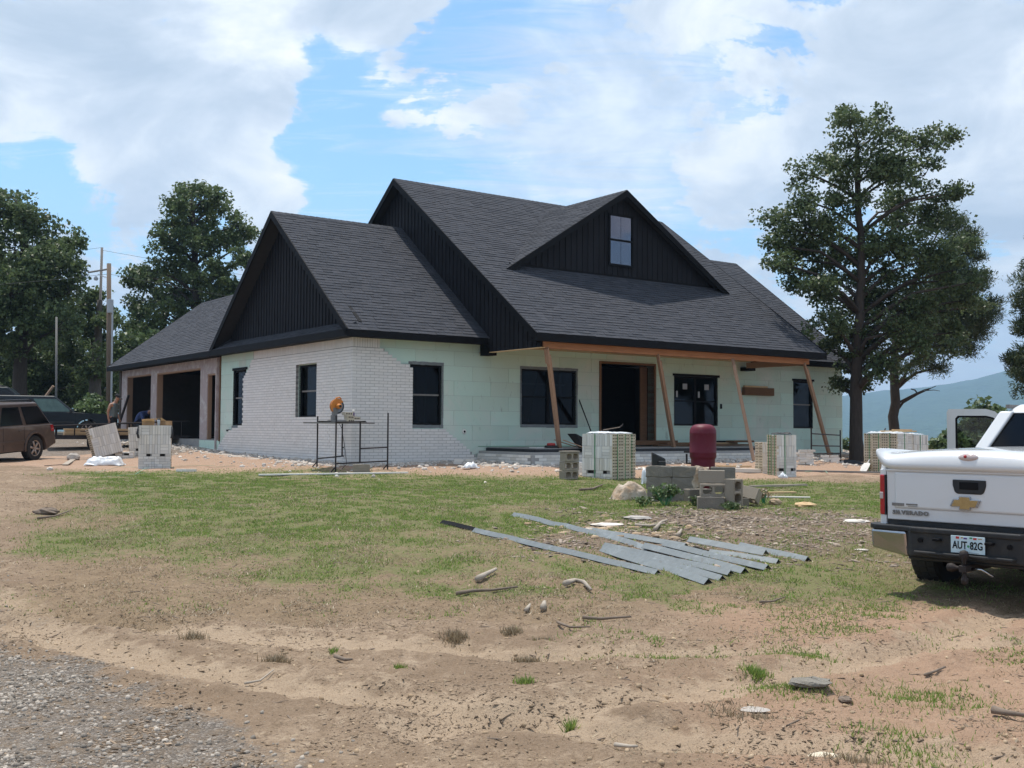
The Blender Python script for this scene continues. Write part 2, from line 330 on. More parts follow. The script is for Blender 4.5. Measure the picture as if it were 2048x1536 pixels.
MT = dict(
    brick=M('white_brick', (0.75, 0.73, 0.705), (0.70, 0.68, 0.655), 9, 0.85, bump=0.3, bscale=60, rand=0.045, hue=(0.74, 0.71, 0.675)),
    mortar=M('mortar', (0.38, 0.365, 0.35), (0.31, 0.30, 0.285), 14, 0.95, bump=0.4),
    brick_face=M('tan_brick_face', (0.58, 0.50, 0.35), (0.50, 0.42, 0.29), 14, 0.9, bump=0.3, rand=0.14, hue=(0.62, 0.54, 0.42)),
    brick_white=M('loose_white_brick', (0.78, 0.76, 0.72), (0.70, 0.68, 0.64), 12, 0.85, bump=0.3, rand=0.12, hue=(0.66, 0.62, 0.55)),
    hole=M('painted_hole_shade', (0.02, 0.016, 0.012), rough=1.0),  # near-black colour that paints the shade inside openings
    foam=M('mint_foam', (0.57, 0.745, 0.65), (0.51, 0.68, 0.59), 1.3, 0.9, bump=0.08, bscale=30, rand=0.035, hue=(0.52, 0.63, 0.54), contrast=0.35),
    foam_joint=M('foam_joint', (0.40, 0.49, 0.44), rough=1.0),
    shingle=M('shingle', (0.050, 0.055, 0.068), (0.033, 0.036, 0.046), 30, 0.9, bump=0.5, bscale=220, rand=0.10, hue=(0.056, 0.058, 0.069), spec=0.3),
    underlay=M('roof_deck', (0.030, 0.030, 0.034), rough=0.95),
    siding=M('black_siding', (0.016, 0.016, 0.020), (0.012, 0.012, 0.015), 3, 0.7, rand=0.10, spec=0.15),
    black=M('black_trim', (0.009, 0.009, 0.011), (0.007, 0.007, 0.008), 4, 0.65, spec=0.12),
    wood=M('raw_lumber', (0.35, 0.215, 0.135), (0.25, 0.145, 0.09), 5, 0.8, stretch=(6, 6, 0.6), rand=0.12, bump=0.15, hue=(0.38, 0.25, 0.17)),
    wood_x=M('raw_beam', (0.40, 0.18, 0.08), (0.27, 0.11, 0.045), 4, 0.8, stretch=(0.5, 6, 6), rand=0.08, bump=0.15),
    wood_dark=M('dark_lumber', (0.20, 0.105, 0.055), (0.13, 0.07, 0.035), 5, 0.85, stretch=(1, 6, 6), rand=0.2),
    ply=M('plywood', (0.62, 0.44, 0.25), (0.52, 0.35, 0.18), 4, 0.8, stretch=(1, 5, 5), rand=0.1),
    osb=M('wrapped_sheathing', (0.43, 0.36, 0.35), (0.34, 0.27, 0.26), 5, 0.85, bump=0.2, contrast=0.35),
    slab=M('concrete_slab', (0.32, 0.315, 0.305), (0.25, 0.245, 0.235), 5, 0.9, bump=0.3),
    block=M('cinder_block', (0.33, 0.285, 0.225), (0.25, 0.215, 0.165), 9, 0.95, bump=0.6, bscale=90, rand=0.12, hue=(0.36, 0.31, 0.25)),
    block_grey=M('old_concrete', (0.26, 0.235, 0.20), (0.165, 0.15, 0.125), 5, 0.95, bump=0.7, bscale=60, contrast=0.3),
    steel=M('galvanised_steel', (0.20, 0.222, 0.228), (0.15, 0.168, 0.174), 4, 0.55, 0.1, rand=0.06, stretch=(0.6, 5, 5)),
    rust=M('rusty_black_steel', (0.045, 0.036, 0.034), (0.022, 0.018, 0.018), 12, 0.7, 0.3),
    tank=M('burgundy_tank_paint', (0.135, 0.013, 0.028), (0.110, 0.010, 0.022), 2.5, 0.5, spec=0.28, bump=.05, bscale=5),
    plastic=M('white_plastic_film', (0.72, 0.74, 0.76), (0.60, 0.62, 0.64), 7, 0.35, bump=0.4, bscale=14, spec=0.5),
    strap=M('green_strap', (0.07, 0.30, 0.13), rough=0.5),
    strap_pale=M('pale_green_strap', (0.25, 0.58, 0.40), rough=0.5),
    white_paint=M('truck_white', (0.64, 0.65, 0.66), (0.635, 0.645, 0.655), 2, 0.25, coat=0.8, spec=0.5),
    black_plastic=M('black_plastic', (0.020, 0.021, 0.023), (0.014, 0.015, 0.017), 8, 0.5),
    rubber=M('tyre_rubber', (0.022, 0.021, 0.021), (0.035, 0.031, 0.027), 7, 0.85, bump=0.3),
    chrome=M('chrome', (0.42, 0.43, 0.45), (0.36, 0.37, 0.39), 3, 0.16, 1.0),
    red_lens=M('red_lens', (0.42, 0.012, 0.018), (0.33, 0.010, 0.014), 20, 0.12, coat=0.6),
    clear_lens=M('clear_lens', (0.55, 0.45, 0.43), rough=0.12, coat=0.6),
    gold=M('gold_badge', (0.47, 0.32, 0.14), (0.38, 0.25, 0.10), 30, 0.35, 0.6),
    glass=glass_mat('dark_window', (0.25, 0.27, 0.28), alpha=0.0, gain=0.35),
    glass_car=glass_mat('tinted_car_glass', (0.10, 0.11, 0.11), alpha=0.0, gain=0.6),
    glass_clear=glass_mat('clear_car_glass', (0.62, 0.68, 0.66), alpha=0.03),
    brown_car=M('taupe_car_paint', (0.120, 0.082, 0.068), (0.10, 0.068, 0.055), 2, 0.35, 0.4, coat=0.4),
    dark_car=M('dark_teal_car_paint', (0.006, 0.011, 0.016), (0.005, 0.009, 0.013), 2, 0.35, 0.0, coat=0.15, spec=0.3),
    car_pane=M('black_car_pane', (0.006, 0.007, 0.008), rough=0.12, spec=0.35),
    painted_reflection=M('green_reflection_pane', (0.10, 0.17, 0.14), (0.05, 0.09, 0.08), 4, 0.1, spec=0.5),  # opaque pane, green reflections painted into its colour
    alloy=M('alloy_wheel', (0.52, 0.42, 0.36), (0.42, 0.34, 0.29), 8, 0.4, 0.6),
    bark=M('bark', (0.075, 0.060, 0.050), (0.040, 0.032, 0.027), 7, 0.95, bump=0.8, bscale=18, stretch=(3, 3, 0.5)),
    bark_grey=M('grey_bark', (0.12, 0.105, 0.09), (0.07, 0.06, 0.05), 7, 0.95, bump=0.8, bscale=18, stretch=(3, 3, 0.5)),
    pole=M('weathered_pole', (0.20, 0.15, 0.11), (0.13, 0.095, 0.07), 5, 0.9, stretch=(4, 4, 0.4)),
    pole_grey=M('grey_pole', (0.23, 0.22, 0.21), (0.17, 0.16, 0.15), 5, 0.9, stretch=(4, 4, 0.4)),
    conduit=M('grey_conduit', (0.42, 0.45, 0.48), rough=0.5),
    leaf_oak=leaf_mat('oak_leaf', (0.098, 0.140, 0.062), (0.064, 0.098, 0.046), (0.118, 0.155, 0.066), tr=.36),
    leaf_pine=leaf_mat('pine_needle', (0.066, 0.100, 0.052), (0.046, 0.074, 0.040), (0.090, 0.118, 0.056), tr=0.2),
    leaf_wood=leaf_mat('woodland_leaf', (0.100, 0.145, 0.060), (0.066, 0.104, 0.044), (0.125, 0.165, 0.066), tr=.36),
    leaf_light=leaf_mat('bright_leaf', (0.105, 0.155, 0.060), (0.075, 0.120, 0.048), (0.125, 0.175, 0.070)),
    grass=leaf_mat('grass_blade', (0.185, 0.300, 0.060), (0.130, 0.230, 0.045), (0.255, 0.305, 0.085), tr=0.4),
    straw=leaf_mat('dry_blade', (0.32, 0.235, 0.145), (0.21, 0.150, 0.092), (0.37, 0.30, 0.20), tr=0.25),
    chip=M('wood_chip', (0.225, 0.168, 0.125), (0.150, 0.110, 0.082), 10, 0.9, rand=0.45, hue=(0.34, 0.275, 0.22)),
    stick=M('dead_stick', (0.22, 0.17, 0.13), (0.14, 0.105, 0.08), 10, 0.9),
    pale_wood=M('bleached_wood', (0.44, 0.38, 0.31), (0.32, 0.27, 0.22), 8, 0.9),
    gravel=M('gravel_stone', (0.285, 0.252, 0.215), (0.20, 0.175, 0.15), 20, 0.95, rand=0.42, hue=(0.40, 0.35, 0.295), spec=0.1),
    litter=M('dry_litter', (0.19, 0.138, 0.096), (0.12, 0.086, 0.060), 20, 0.95, rand=0.45, hue=(0.30, 0.225, 0.16), spec=0.1),
    rubble=M('pale_rubble', (0.55, 0.52, 0.48), (0.44, 0.41, 0.37), 10, 0.9, rand=0.25, hue=(0.60, 0.52, 0.44)),
    clod=M('dirt_clod', (0.34, 0.24, 0.15), (0.25, 0.17, 0.10), 10, 0.95, rand=0.25, hue=(0.40, 0.30, 0.20)),
    rock=M('pale_rock', (0.46, 0.42, 0.38), (0.34, 0.30, 0.26), 5, 0.9, bump=0.5),
    stained=M('stained_fibre', (0.60, 0.55, 0.47), (0.32, 0.20, 0.11), 3, 0.95, bump=0.6, bscale=25, contrast=0.18),
    skin=M('skin', (0.36, 0.19, 0.13), (0.32, 0.165, 0.11), 10, 0.6),
    shirt=M('grey_teal_cloth', (0.14, 0.17, 0.18), (0.11, 0.14, 0.15), 8, 0.9),
    blue=M('blue_cloth', (0.045, 0.07, 0.17), (0.035, 0.055, 0.14), 8, 0.9),
    dark=M('dark_cloth', (0.022, 0.022, 0.026), (0.016, 0.016, 0.019), 8, 0.9),
    hair=M('dark_hair', (0.016, 0.012, 0.010), rough=0.7),
    orange=M('orange_guard', (0.62, 0.22, 0.035), (0.50, 0.17, 0.03), 8, 0.5),
    blade=M('saw_blade', (0.22, 0.23, 0.25), rough=0.4, metal=0.4),
    purple=M('purple_label', (0.10, 0.045, 0.22), rough=0.5),
    blue_paint=M('blue_ladder', (0.20, 0.34, 0.46), rough=0.5),
    red=M('red_plastic', (0.50, 0.05, 0.045), rough=0.5),
    cardboard=M('cardboard', (0.40, 0.26, 0.14), (0.34, 0.21, 0.11), 6, 0.9),
    fabric_black=M('black_bag', (0.018, 0.018, 0.020), (0.030, 0.030, 0.033), 6, 0.6, bump=0.6, bscale=12),
    wire=M('cable', (0.05, 0.05, 0.055), rough=0.6),
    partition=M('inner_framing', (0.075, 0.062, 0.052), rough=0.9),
    floor_in=M('inner_floor', (0.20, 0.195, 0.19), rough=0.9),
)

def smudge(m, col, scale, lo, hi, amt, stretch=(1, 1, 1), loc=(0, 0, 0)):
    """irregular dirt on a surface: a second noise lays a dirt colour over the base"""
    N, L = m.node_tree.nodes, m.node_tree.links
    b = N['Principled BSDF']; src = b.inputs['Base Color'].links[0].from_socket
    t = N.new('ShaderNodeTexCoord'); mp = N.new('ShaderNodeMapping'); mp.inputs['Scale'].default_value = stretch; mp.inputs['Location'].default_value = loc
    L.new(t.outputs['Object'], mp.inputs[0])
    n = N.new('ShaderNodeTexNoise'); n.inputs['Scale'].default_value = scale; n.inputs['Detail'].default_value = 8; n.inputs['Roughness'].default_value = .7; n.inputs['Distortion'].default_value = .8
    L.new(mp.outputs[0], n.inputs['Vector'])
    r = N.new('ShaderNodeMapRange'); r.inputs['From Min'].default_value = lo; r.inputs['From Max'].default_value = hi; r.inputs['To Max'].default_value = amt
    L.new(n.outputs['Fac'], r.inputs['Value'])
    x = N.new('ShaderNodeMix'); x.data_type = 'RGBA'; L.new(r.outputs[0], x.inputs[0]); L.new(src, x.inputs[6]); x.inputs[7].default_value = (*col, 1)
    L.new(x.outputs[2], b.inputs['Base Color'])
smudge(MT['foam'], (0.20, 0.23, 0.20), 7.0, .60, .72, .75, (1, 1, .35))
smudge(MT['foam'], (0.66, 0.66, 0.60), 0.55, .50, .66, .55)
smudge(MT['brick'], (0.50, 0.46, 0.42), 1.6, .55, .75, .35)
smudge(MT['osb'], (0.56, 0.53, 0.50), 2.2, .50, .60, .6)
smudge(MT['osb'], (0.20, 0.15, 0.14), 6.0, .62, .70, .7)
smudge(MT['block_grey'], (0.36, 0.30, 0.22), 2.5, .52, .66, .7)
smudge(MT['block'], (0.16, 0.13, 0.10), 5, .58, .70, .6)
smudge(MT['white_paint'], (0.50, 0.44, 0.37), 3.0, .58, .80, .25, (1, 1, .6))
smudge(MT['steel'], (0.30, 0.33, 0.34), 3.0, .55, .65, .5)
smudge(MT['steel'], (0.12, 0.10, 0.085), 9.0, .64, .72, .6)
smudge(MT['tank'], (0.20, 0.10, 0.09), 6.0, .58, .74, .35, (1, 1, .3))
smudge(MT['black_plastic'], (0.075, 0.065, 0.055), 5.0, .50, .75, .5)
smudge(MT['slab'], (0.42, 0.38, 0.33), 1.5, .5, .65, .6)
smudge(MT['brown_car'], (0.24, 0.16, 0.11), 2.0, .48, .70, .5)

def rough_box(d, n=10, amp=.02, freq=6.0, seed=0.0):
    """a box whose faces are broken up like weathered concrete"""
    vs, fs, key = [], [], {}
    def vid(p):
        k = tuple(round(c, 5) for c in p)
        if k not in key: key[k] = len(vs); vs.append(k)
        return key[k]
    for ax in range(3):
        for sgn in (-.5, .5):
            for i in range(n):
                for j_ in range(n):
                    q_ = []
                    for a, b in ((i, j_), (i + 1, j_), (i + 1, j_ + 1), (i, j_ + 1)):
                        c = [0, 0, 0]; c[ax] = sgn; c[(ax + 1) % 3] = a / n - .5; c[(ax + 2) % 3] = b / n - .5; q_.append(vid(c))
                    fs.append(tuple(q_) if sgn > 0 else tuple(q_[::-1]))
    V = np.array(vs) * np.array(d)
    def nz_(o): return fbm(V[:, 0] * freq + o + seed + V[:, 2] * freq * .7, V[:, 1] * freq + 31 + V[:, 2] * freq + o, 4) - .5
    edge = (np.abs(np.array(vs)) > .49).sum(1) >= 2
    V = V + np.stack([nz_(0), nz_(13), nz_(27)], -1) * amp * 2 * np.where(edge, 1.5, 1.0)[:, None] - np.where(edge, amp * .5, 0)[:, None] * np.sign(np.array(vs))
    return [tuple(v) for v in V], fs
# ------------------------------------------------------------------ the house frame and the lie of the land
HK = Vector((-4.0676, 27.3, 0.656)); HA = math.radians(35.6)
HU = (math.cos(HA), math.sin(HA)); HV = (-math.sin(HA), math.cos(HA))
def to_house(X, Y):
    dx, dy = np.asarray(X) - HK.x, np.asarray(Y) - HK.y
    return dx * HU[0] + dy * HU[1], dx * HV[0] + dy * HV[1]
def HW(x, y, z=0.0):
    return Vector((HK.x + HU[0] * x + HV[0] * y, HK.y + HU[1] * x + HV[1] * y, HK.z + z))
def rect_d(x, y, x0, x1, y0, y1):
    return np.hypot(np.maximum(np.maximum(x0 - x, x - x1), 0), np.maximum(np.maximum(y0 - y, y - y1), 0))
def land(X, Y):
    """smooth height of the yard"""
    X = np.asarray(X, float); Y = np.asarray(Y, float)
    z = np.interp(Y, [0, 9, 10.5, 13, 16, 20, 24, 30, 34, 40, 46, 80], [0, 0, .02, .18, .35, .40, .44, .52, .60, .90, 1.1, 1.3])
    hx, hy = to_house(X, Y)
    d = np.minimum(rect_d(hx, hy, 0, 19.85, 0, 12), rect_d(hx, hy, 3.8, 14.7, -2.9, 1))
    z = z + 0.16 * (1 - sstep(0.4, 4.0, d)) * (1 - sstep(60, 70, Y))
    fall = sstep(4, 13, X - 0.12 * (Y - 42)) * np.maximum(Y - 45, 0) * 0.30 + np.maximum(X - 32, 0) * 0.25 * sstep(10, 40, Y)
    z = z - 0.22 * sstep(8.5, 11.0, X) * sstep(29, 33, Y) * sstep(60, 46, Y)
    far = sstep(75, 400, np.hypot(X, Y)) * 55
    z = z - np.minimum(fall, 60) * 0.9 - far
    return np.maximum(z, -62 + 0 * z)
def spot(px, py, up=0.0):
    """where the line of sight through a pixel of the survey photo meets the yard"""
    d = _f + _r * ((px - 1024) / FPX) - _u * ((py - 768) / FPX)
    t = np.arange(3.5, 90, 0.02) / d.y
    zz = EYE + d.z * t
    k = int(np.argmax(zz <= land(d.x * t, d.y * t) + up))
    return Vector((d.x * t[k], d.y * t[k], float(land(d.x * t[k], d.y * t[k])) + up))
def aty(px, py, Y):
    d = _f + _r * ((px - 1024) / FPX) - _u * ((py - 768) / FPX)
    return Vector((d.x * Y / d.y, Y, EYE + d.z * Y / d.y))

def masks(X, Y):
    """what the ground is made of: grass, red clay, gravel, chips"""
    n1 = fbm(X * 0.55, Y * 0.55, 4); n2 = fbm(X * 1.7 + 40, Y * 1.7, 4); n3 = fbm(X * 0.22 + 80, Y * 0.22 + 11, 3)
    hx, hy = to_house(X, Y)
    edge = np.interp(Y, [4, 4.6, 5.3, 6.07, 7, 8.5, 10.1, 13, 20, 28, 36, 44, 60], [-.55, -.75, -1.16, -1.78, -2.7, -3.9, -4.9, -6.9, -11, -15, -14.6, -12.5, -14])
    gravel = sstep(0.75, -1.1, X - edge + (n1 - .5) * 1.1 + (n2 - .5) * 0.7)
    gravel = np.maximum(gravel, sstep(31, 33.5, Y) * sstep(-9.8, -11.2, X) * (Y < 60))
    gravel = gravel * (1 - 0.75 * sstep(0.50, 0.60, fbm(X * 0.9 + 5, Y * 0.9 + 50, 3)) * sstep(-1.2, 0.0, X - edge))
    # main lawn
    g = sstep(8.8, 11.2, Y + (n1 - .5) * 4.0) * sstep(26.5, 22.5, Y + (n1 - .5) * 3 + 0.16 * X) * sstep(-1.0, 0.9, X + 0.415 * Y + (n1 - .5) * 2.8)
    g = g * (0.40 + 0.60 * sstep(0.38, 0.55, n1 * 0.7 + n2 * 0.3 + 0.06 * sstep(10, 14, Y)))
    g = g * (1 - 0.55 * sstep(1.5, 4.0, X) * sstep(21, 11, Y))
    patch = sstep(0.52, 0.62, n1 * 0.5 + n2 * 0.5) * sstep(7.6, 9.4, Y + X * .3) * sstep(12, 9, Y)
    loose = sstep(0.47, 0.58, fbm(X * 1.5 + 7, Y * 1.5 + 3, 5)) * sstep(-0.2, 1.2, X) * sstep(12.5, 10, Y) * 0.62
    rightlawn = sstep(3.4, 4.6, X - 0.02 * Y) * sstep(14.5, 16.0, Y) * sstep(24.5, 21.5, Y + (n1 - .5) * 3) * (0.4 + 0.6 * sstep(.4, .55, n2))
    g = np.maximum(np.maximum(g, rightlawn), np.maximum(patch * 0.5, loose))
    woods = sstep(48, 54, Y - X * 0.1) * sstep(10, 0, X)
    g = np.maximum(g, woods)
    chips = sstep(2.5, 0.9, np.hypot((X - 2.9) * 0.75, (Y - 14.0) * 0.75) + (n1 - .5) * 1.6)
    g = np.where(woods > 0.5, g, g * (1 - 0.75 * chips * sstep(.62, .45, n2)) * (1 - gravel))
    clay = np.maximum(sstep(8.5, 4.5, rect_d(hx, hy, 0, 19.85, -2, 12) + (n1 - .5) * 4), 0) * (1 - 0.6 * g)
    clay = np.maximum(clay, 0.55 * sstep(0.45, 0.62, n3) * sstep(0.0, 3.0, X) * sstep(13, 8, Y))
    rub = sstep(1.3, 0.3, np.minimum(rect_d(hx, hy, 0, 19.85, 0, 12), rect_d(hx, hy, 3.8, 14.7, -2.9, 1)) + (n2 - .5) * 1.2)
    thatch = sstep(7.8, 9.6, Y + (n1 - .5) * 3.4 - 0.25 * np.minimum(X, 2)) * sstep(25, 22, Y) * sstep(-1.5, 0.6, X + 0.40 * Y) * (1 - gravel)
    return g, clay, gravel, chips, rub, thatch

def axis(lo, hi, step, far):
    a = list(np.arange(lo, hi + step / 2, step)); s = step; x = hi
    while x < far: s *= 1.22; x += s; a.append(x)
    s = step; x = lo; pre = []
    while x > -far: s *= 1.22; x -= s; pre.append(x)
    return np.array(pre[::-1] + a)
def refine(a, lo, hi, step):
    return np.unique(np.concatenate([a[(a < lo - 1e-6) | (a > hi + 1e-6)], np.arange(lo, hi + step / 2, step)]).round(4))
GX = refine(axis(-16, 14, 0.12, 4000), -4.9, 5.6, 0.042); GY = refine(axis(4.0, 34, 0.10, 4000), 4.6, 11.0, 0.040)
gx, gy = np.meshgrid(GX, GY)
gz = land(gx, gy)
near = sstep(46, 30, np.hypot(gx, gy))
_g, _c, _gr, _ch, _rb, _th = masks(gx, gy)
gz = gz + near * (1 - .5 * _gr) * ((fbm(gx * 1.3, gy * 1.3, 4) - .5) * 0.075 + (fbm(gx * 4.2 + 30, gy * 4.2, 3) - .5) * 0.040)
close = sstep(12.5, 9.5, gy) * (np.abs(gx) < 6.2)
rough = (0.25 + 0.75 * sstep(.44, .60, fbm(gx * .75 + 4, gy * .75 + 60, 4)))
ridg = 1 - 2 * np.abs(fbm(gx * 5.5 + 11, gy * 5.5 + 3, 4) - .5)
gz = gz + close * rough * ((ridg ** 3 - .5) * 0.030 + (fbm(gx * 13, gy * 13 + 7, 3) - .5) * 0.034) * (1 - .6 * _gr)
def rut(x, y, pts, w, dep):
    d = np.full(x.shape, 9e9)
    for (ax, ay), (bx, by) in zip(pts[:-1], pts[1:]):
        t = np.clip(((x - ax) * (bx - ax) + (y - ay) * (by - ay)) / ((bx - ax) ** 2 + (by - ay) ** 2), 0, 1)
        d = np.minimum(d, np.hypot(x - ax - t * (bx - ax), y - ay - t * (by - ay)))
    return dep * (np.exp(-(d / w) ** 2) - 0.55 * np.exp(-((d - 1.9 * w) / (0.7 * w)) ** 2)), d
RUT1 = [(-5.2, 10.2), (-3.4, 8.6), (-1.9, 7.9), (0.2, 7.4), (2.4, 7.6), (5, 8.2)]
RUT2 = [(-3.9, 8.4), (-2.4, 7.1), (-1.0, 6.3), (0.9, 5.4), (3.0, 4.9)]
RUT3 = [(-.4, 5.6), (1.1, 6.4), (2.9, 7.7), (4.6, 9.6)]
trk = np.zeros(gx.shape)
for pts in (RUT1, RUT2, RUT3):
    dz, dd = rut(gx, gy, pts, 0.17, 0.050)
    gz = gz - near * dz * (0.6 + 0.8 * fbm(gx * .8, gy * .8, 2)) + near * np.exp(-(dd / .15) ** 2) * .008 * np.sign(np.sin((gx * 1.2 + gy * .55) * 62)) * sstep(.40, .6, fbm(gx * .9 + 70, gy * .9, 3))
    trk = np.maximum(trk, np.exp(-(dd / 0.34) ** 2))
nx, ny = len(GX), len(GY)
idx = np.arange(nx * ny).reshape(ny, nx)
q = np.stack([idx[:-1, :-1], idx[:-1, 1:], idx[1:, 1:], idx[1:, :-1]], -1).reshape(-1, 4)
GZ = gz
def ground_z(X, Y):
    """height of the finished ground sheet (bilinear)"""
    X = np.atleast_1d(np.asarray(X, float)); Y = np.atleast_1d(np.asarray(Y, float))
    i = np.clip(np.searchsorted(GX, X) - 1, 0, nx - 2); j = np.clip(np.searchsorted(GY, Y) - 1, 0, ny - 2)
    fx = (X - GX[i]) / (GX[i + 1] - GX[i]); fy = (Y - GY[j]) / (GY[j + 1] - GY[j])
    return (GZ[j, i] * (1 - fx) + GZ[j, i + 1] * fx) * (1 - fy) + (GZ[j + 1, i] * (1 - fx) + GZ[j + 1, i + 1] * fx) * fy
def on(px, py, dz=0.0):
    p = spot(px, py); p.z = float(ground_z(p.x, p.y)[0]) + dz
    return p

gm = bpy.data.materials.new('yard_ground'); gm.use_nodes = True
def build_ground_mat():
    N, L = gm.node_tree.nodes, gm.node_tree.links
    b = N['Principled BSDF']; b.inputs['Roughness'].default_value = 0.95; b.inputs['Specular IOR Level'].default_value = 0.15
    tcn = N.new('ShaderNodeTexCoord'); V = tcn.outputs['Object']
    def nz(s, d=6, r=0.6, dist=0.0, st=None):
        v = V
        if st:
            mp = N.new('ShaderNodeMapping'); mp.inputs['Scale'].default_value = st; L.new(V, mp.inputs[0]); v = mp.outputs[0]
        n = N.new('ShaderNodeTexNoise'); n.inputs['Scale'].default_value = s; n.inputs['Detail'].default_value = d; n.inputs['Roughness'].default_value = r; n.inputs['Distortion'].default_value = dist
        L.new(v, n.inputs['Vector']); return n.outputs['Fac']
    def mth(op, a, c, clamp=True):
        n = N.new('ShaderNodeMath'); n.operation = op; n.use_clamp = clamp
        for i, x in enumerate((a, c)):
            if isinstance(x, (int, float)): n.inputs[i].default_value = x
            else: L.new(x, n.inputs[i])
        return n.outputs[0]
    def rmp(f, st):
        r = N.new('ShaderNodeValToRGB'); e = r.color_ramp.elements
        while len(e) < len(st): e.new(.5)
        for k, (p, c) in zip(e, st): k.position = p; k.color = (*((c,) * 3 if isinstance(c, float) else c), 1)
        L.new(f, r.inputs[0]); return r.outputs[0]
    def mix(f, a, c):
        n = N.new('ShaderNodeMix'); n.data_type = 'RGBA'
        if isinstance(f, (int, float)): n.inputs[0].default_value = f
        else: L.new(f, n.inputs[0])
        for i, x in ((6, a), (7, c)):
            if isinstance(x, tuple): n.inputs[i].default_value = (*x, 1)
            else: L.new(x, n.inputs[i])
        return n.outputs[2]
    def soft(mask, noise, k=0.9):   # break a mask's edge up with noise
        return rmp(mth('ADD', mth('MULTIPLY', mask, 1.0), mth('MULTIPLY', mth('SUBTRACT', noise, 0.5, False), k, False), False), [(0.38, 0.0), (0.62, 1.0)])
    a1 = N.new('ShaderNodeAttribute'); a1.attribute_name = 'cover'
    a2 = N.new('ShaderNodeAttribute'); a2.attribute_name = 'cover_more'
    s1 = N.new('ShaderNodeSeparateColor'); L.new(a1.outputs['Color'], s1.inputs[0])
    s2 = N.new('ShaderNodeSeparateColor'); L.new(a2.outputs['Color'], s2.inputs[0])
    fine, mid, large = nz(38, 6, .7), nz(7, 6, .62, .3), nz(0.9, 5, .55)
    speck = nz(150, 3, .6)
    dirt = mix(large, (0.37, 0.275, 0.192), (0.275, 0.200, 0.138))
    dirt = mix(rmp(mid, [(0.34, 0.65), (0.56, 0.0)]), dirt, (0.215, 0.150, 0.097))
    dirt = mix(rmp(mid, [(0.52, 0.0), (0.72, 0.55)]), dirt, (0.52, 0.41, 0.29))
    dirt = mix(rmp(fine, [(0.34, 0.65), (0.52, 0.0)]), dirt, (0.165, 0.112, 0.073))
    dirt = mix(rmp(nz(18, 7, .72, .5), [(0.36, 0.7), (0.48, 0.0)]), dirt, (0.15, 0.103, 0.068))
    damp = rmp(nz(0.75, 9, .68, .6), [(0.44, 0.85), (0.545, 0.0)])
    dirt = mix(damp, dirt, mix(fine, (0.17, 0.118, 0.078), (0.28, 0.20, 0.135)))
    dirt = mix(mth('MULTIPLY', a2.outputs['Alpha'], 0.65), dirt, mix(mid, (0.43, 0.275, 0.185), (0.36, 0.225, 0.15)))
    track = rmp(mth('ADD', mth('MULTIPLY', a1.outputs['Alpha'], 0.75), mth('MULTIPLY', mth('SUBTRACT', mid, 0.5, False), 0.9, False), False), [(0.40, 0.0), (0.60, 1.0)])
    dirt = mix(mth('MULTIPLY', track, 0.7), dirt, mix(nz(5, 6, .6, st=(1, 6, 1)), (0.50, 0.385, 0.27), (0.33, 0.24, 0.165)))
    clay = mix(mid, (0.385, 0.235, 0.155), (0.42, 0.325, 0.250))
    clay = mix(rmp(fine, [(0.35, 0.35), (0.55, 0.0)]), clay, (0.28, 0.13, 0.07))
    col = mix(soft(s1.outputs[1], mid), dirt, clay)
    pale = mix(fine, (0.52, 0.48, 0.44), (0.40, 0.33, 0.27))
    col = mix(soft(s2.outputs[0], mid), col, pale)
    thatch = mix(fine, (0.205, 0.145, 0.092), (0.32, 0.235, 0.150))
    thatch = mix(rmp(mid, [(0.42, 0.5), (0.6, 0.0)]), thatch, (0.165, 0.115, 0.073))
    col = mix(mth('MULTIPLY', soft(s2.outputs[1], mid, 1.3), 0.92), col, thatch)
    green = mix(fine, (0.085, 0.125, 0.032), (0.175, 0.185, 0.070))
    gm2 = mth('ADD', mth('MULTIPLY', fine, 0.55, False), mth('MULTIPLY', nz(13, 8, .7, .4), 0.55, False), False)
    col = mix(mth('MULTIPLY', soft(s1.outputs[0], gm2, 2.4), 0.72), col, green)
    chip = mix(fine, (0.135, 0.096, 0.068), (0.27, 0.205, 0.150))
    al = N.new('ShaderNodeMath'); al.operation = 'MULTIPLY'; al.inputs[1].default_value = 0.9; L.new(s2.outputs[2], al.inputs[0])
    col = mix(soft(al.outputs[0], mid), col, chip)
    vor = N.new('ShaderNodeTexVoronoi'); vor.inputs['Scale'].default_value = 42; L.new(V, vor.inputs['Vector'])
    vor2 = N.new('ShaderNodeTexVoronoi'); vor2.inputs['Scale'].default_value = 42; vor2.feature = 'DISTANCE_TO_EDGE'; L.new(V, vor2.inputs['Vector'])
    sv = N.new('ShaderNodeSeparateColor'); L.new(vor.outputs['Color'], sv.inputs[0])
    stone = rmp(sv.outputs[0], [(0.0, (0.15, 0.135, 0.12)), (0.5, (0.255, 0.228, 0.20)), (1.0, (0.42, 0.375, 0.33))])
    grav = mix(rmp(vor2.outputs['Distance'], [(0.0, 1.0), (0.12, 0.0)]), stone, (0.12, 0.10, 0.085))
    grav = mix(rmp(mid, [(0.45, 0.0), (0.62, 0.75)]), grav, (0.23, 0.175, 0.125))
    gmask = mth('MULTIPLY', soft(s1.outputs[2], nz(2.4, 7, .65), 1.7), 0.85)
    col = mix(gmask, col, grav)
    col = mix(rmp(speck, [(0.30, 0.6), (0.43, 0.0)]), col, (0.09, 0.065, 0.045))
    col = mix(rmp(nz(75, 5, .75, .6), [(0.36, 0.55), (0.46, 0.0)]), col, (0.12, 0.083, 0.055))
    col = mix(rmp(nz(58, 5, .7, .3), [(0.60, 0.0), (0.72, 0.30)]), col, (0.55, 0.46, 0.36))
    L.new(col, b.inputs['Base Color'])
    hgt = mth('ADD', mth('MULTIPLY', fine, 0.5), mth('MULTIPLY', mid, 0.9), False)
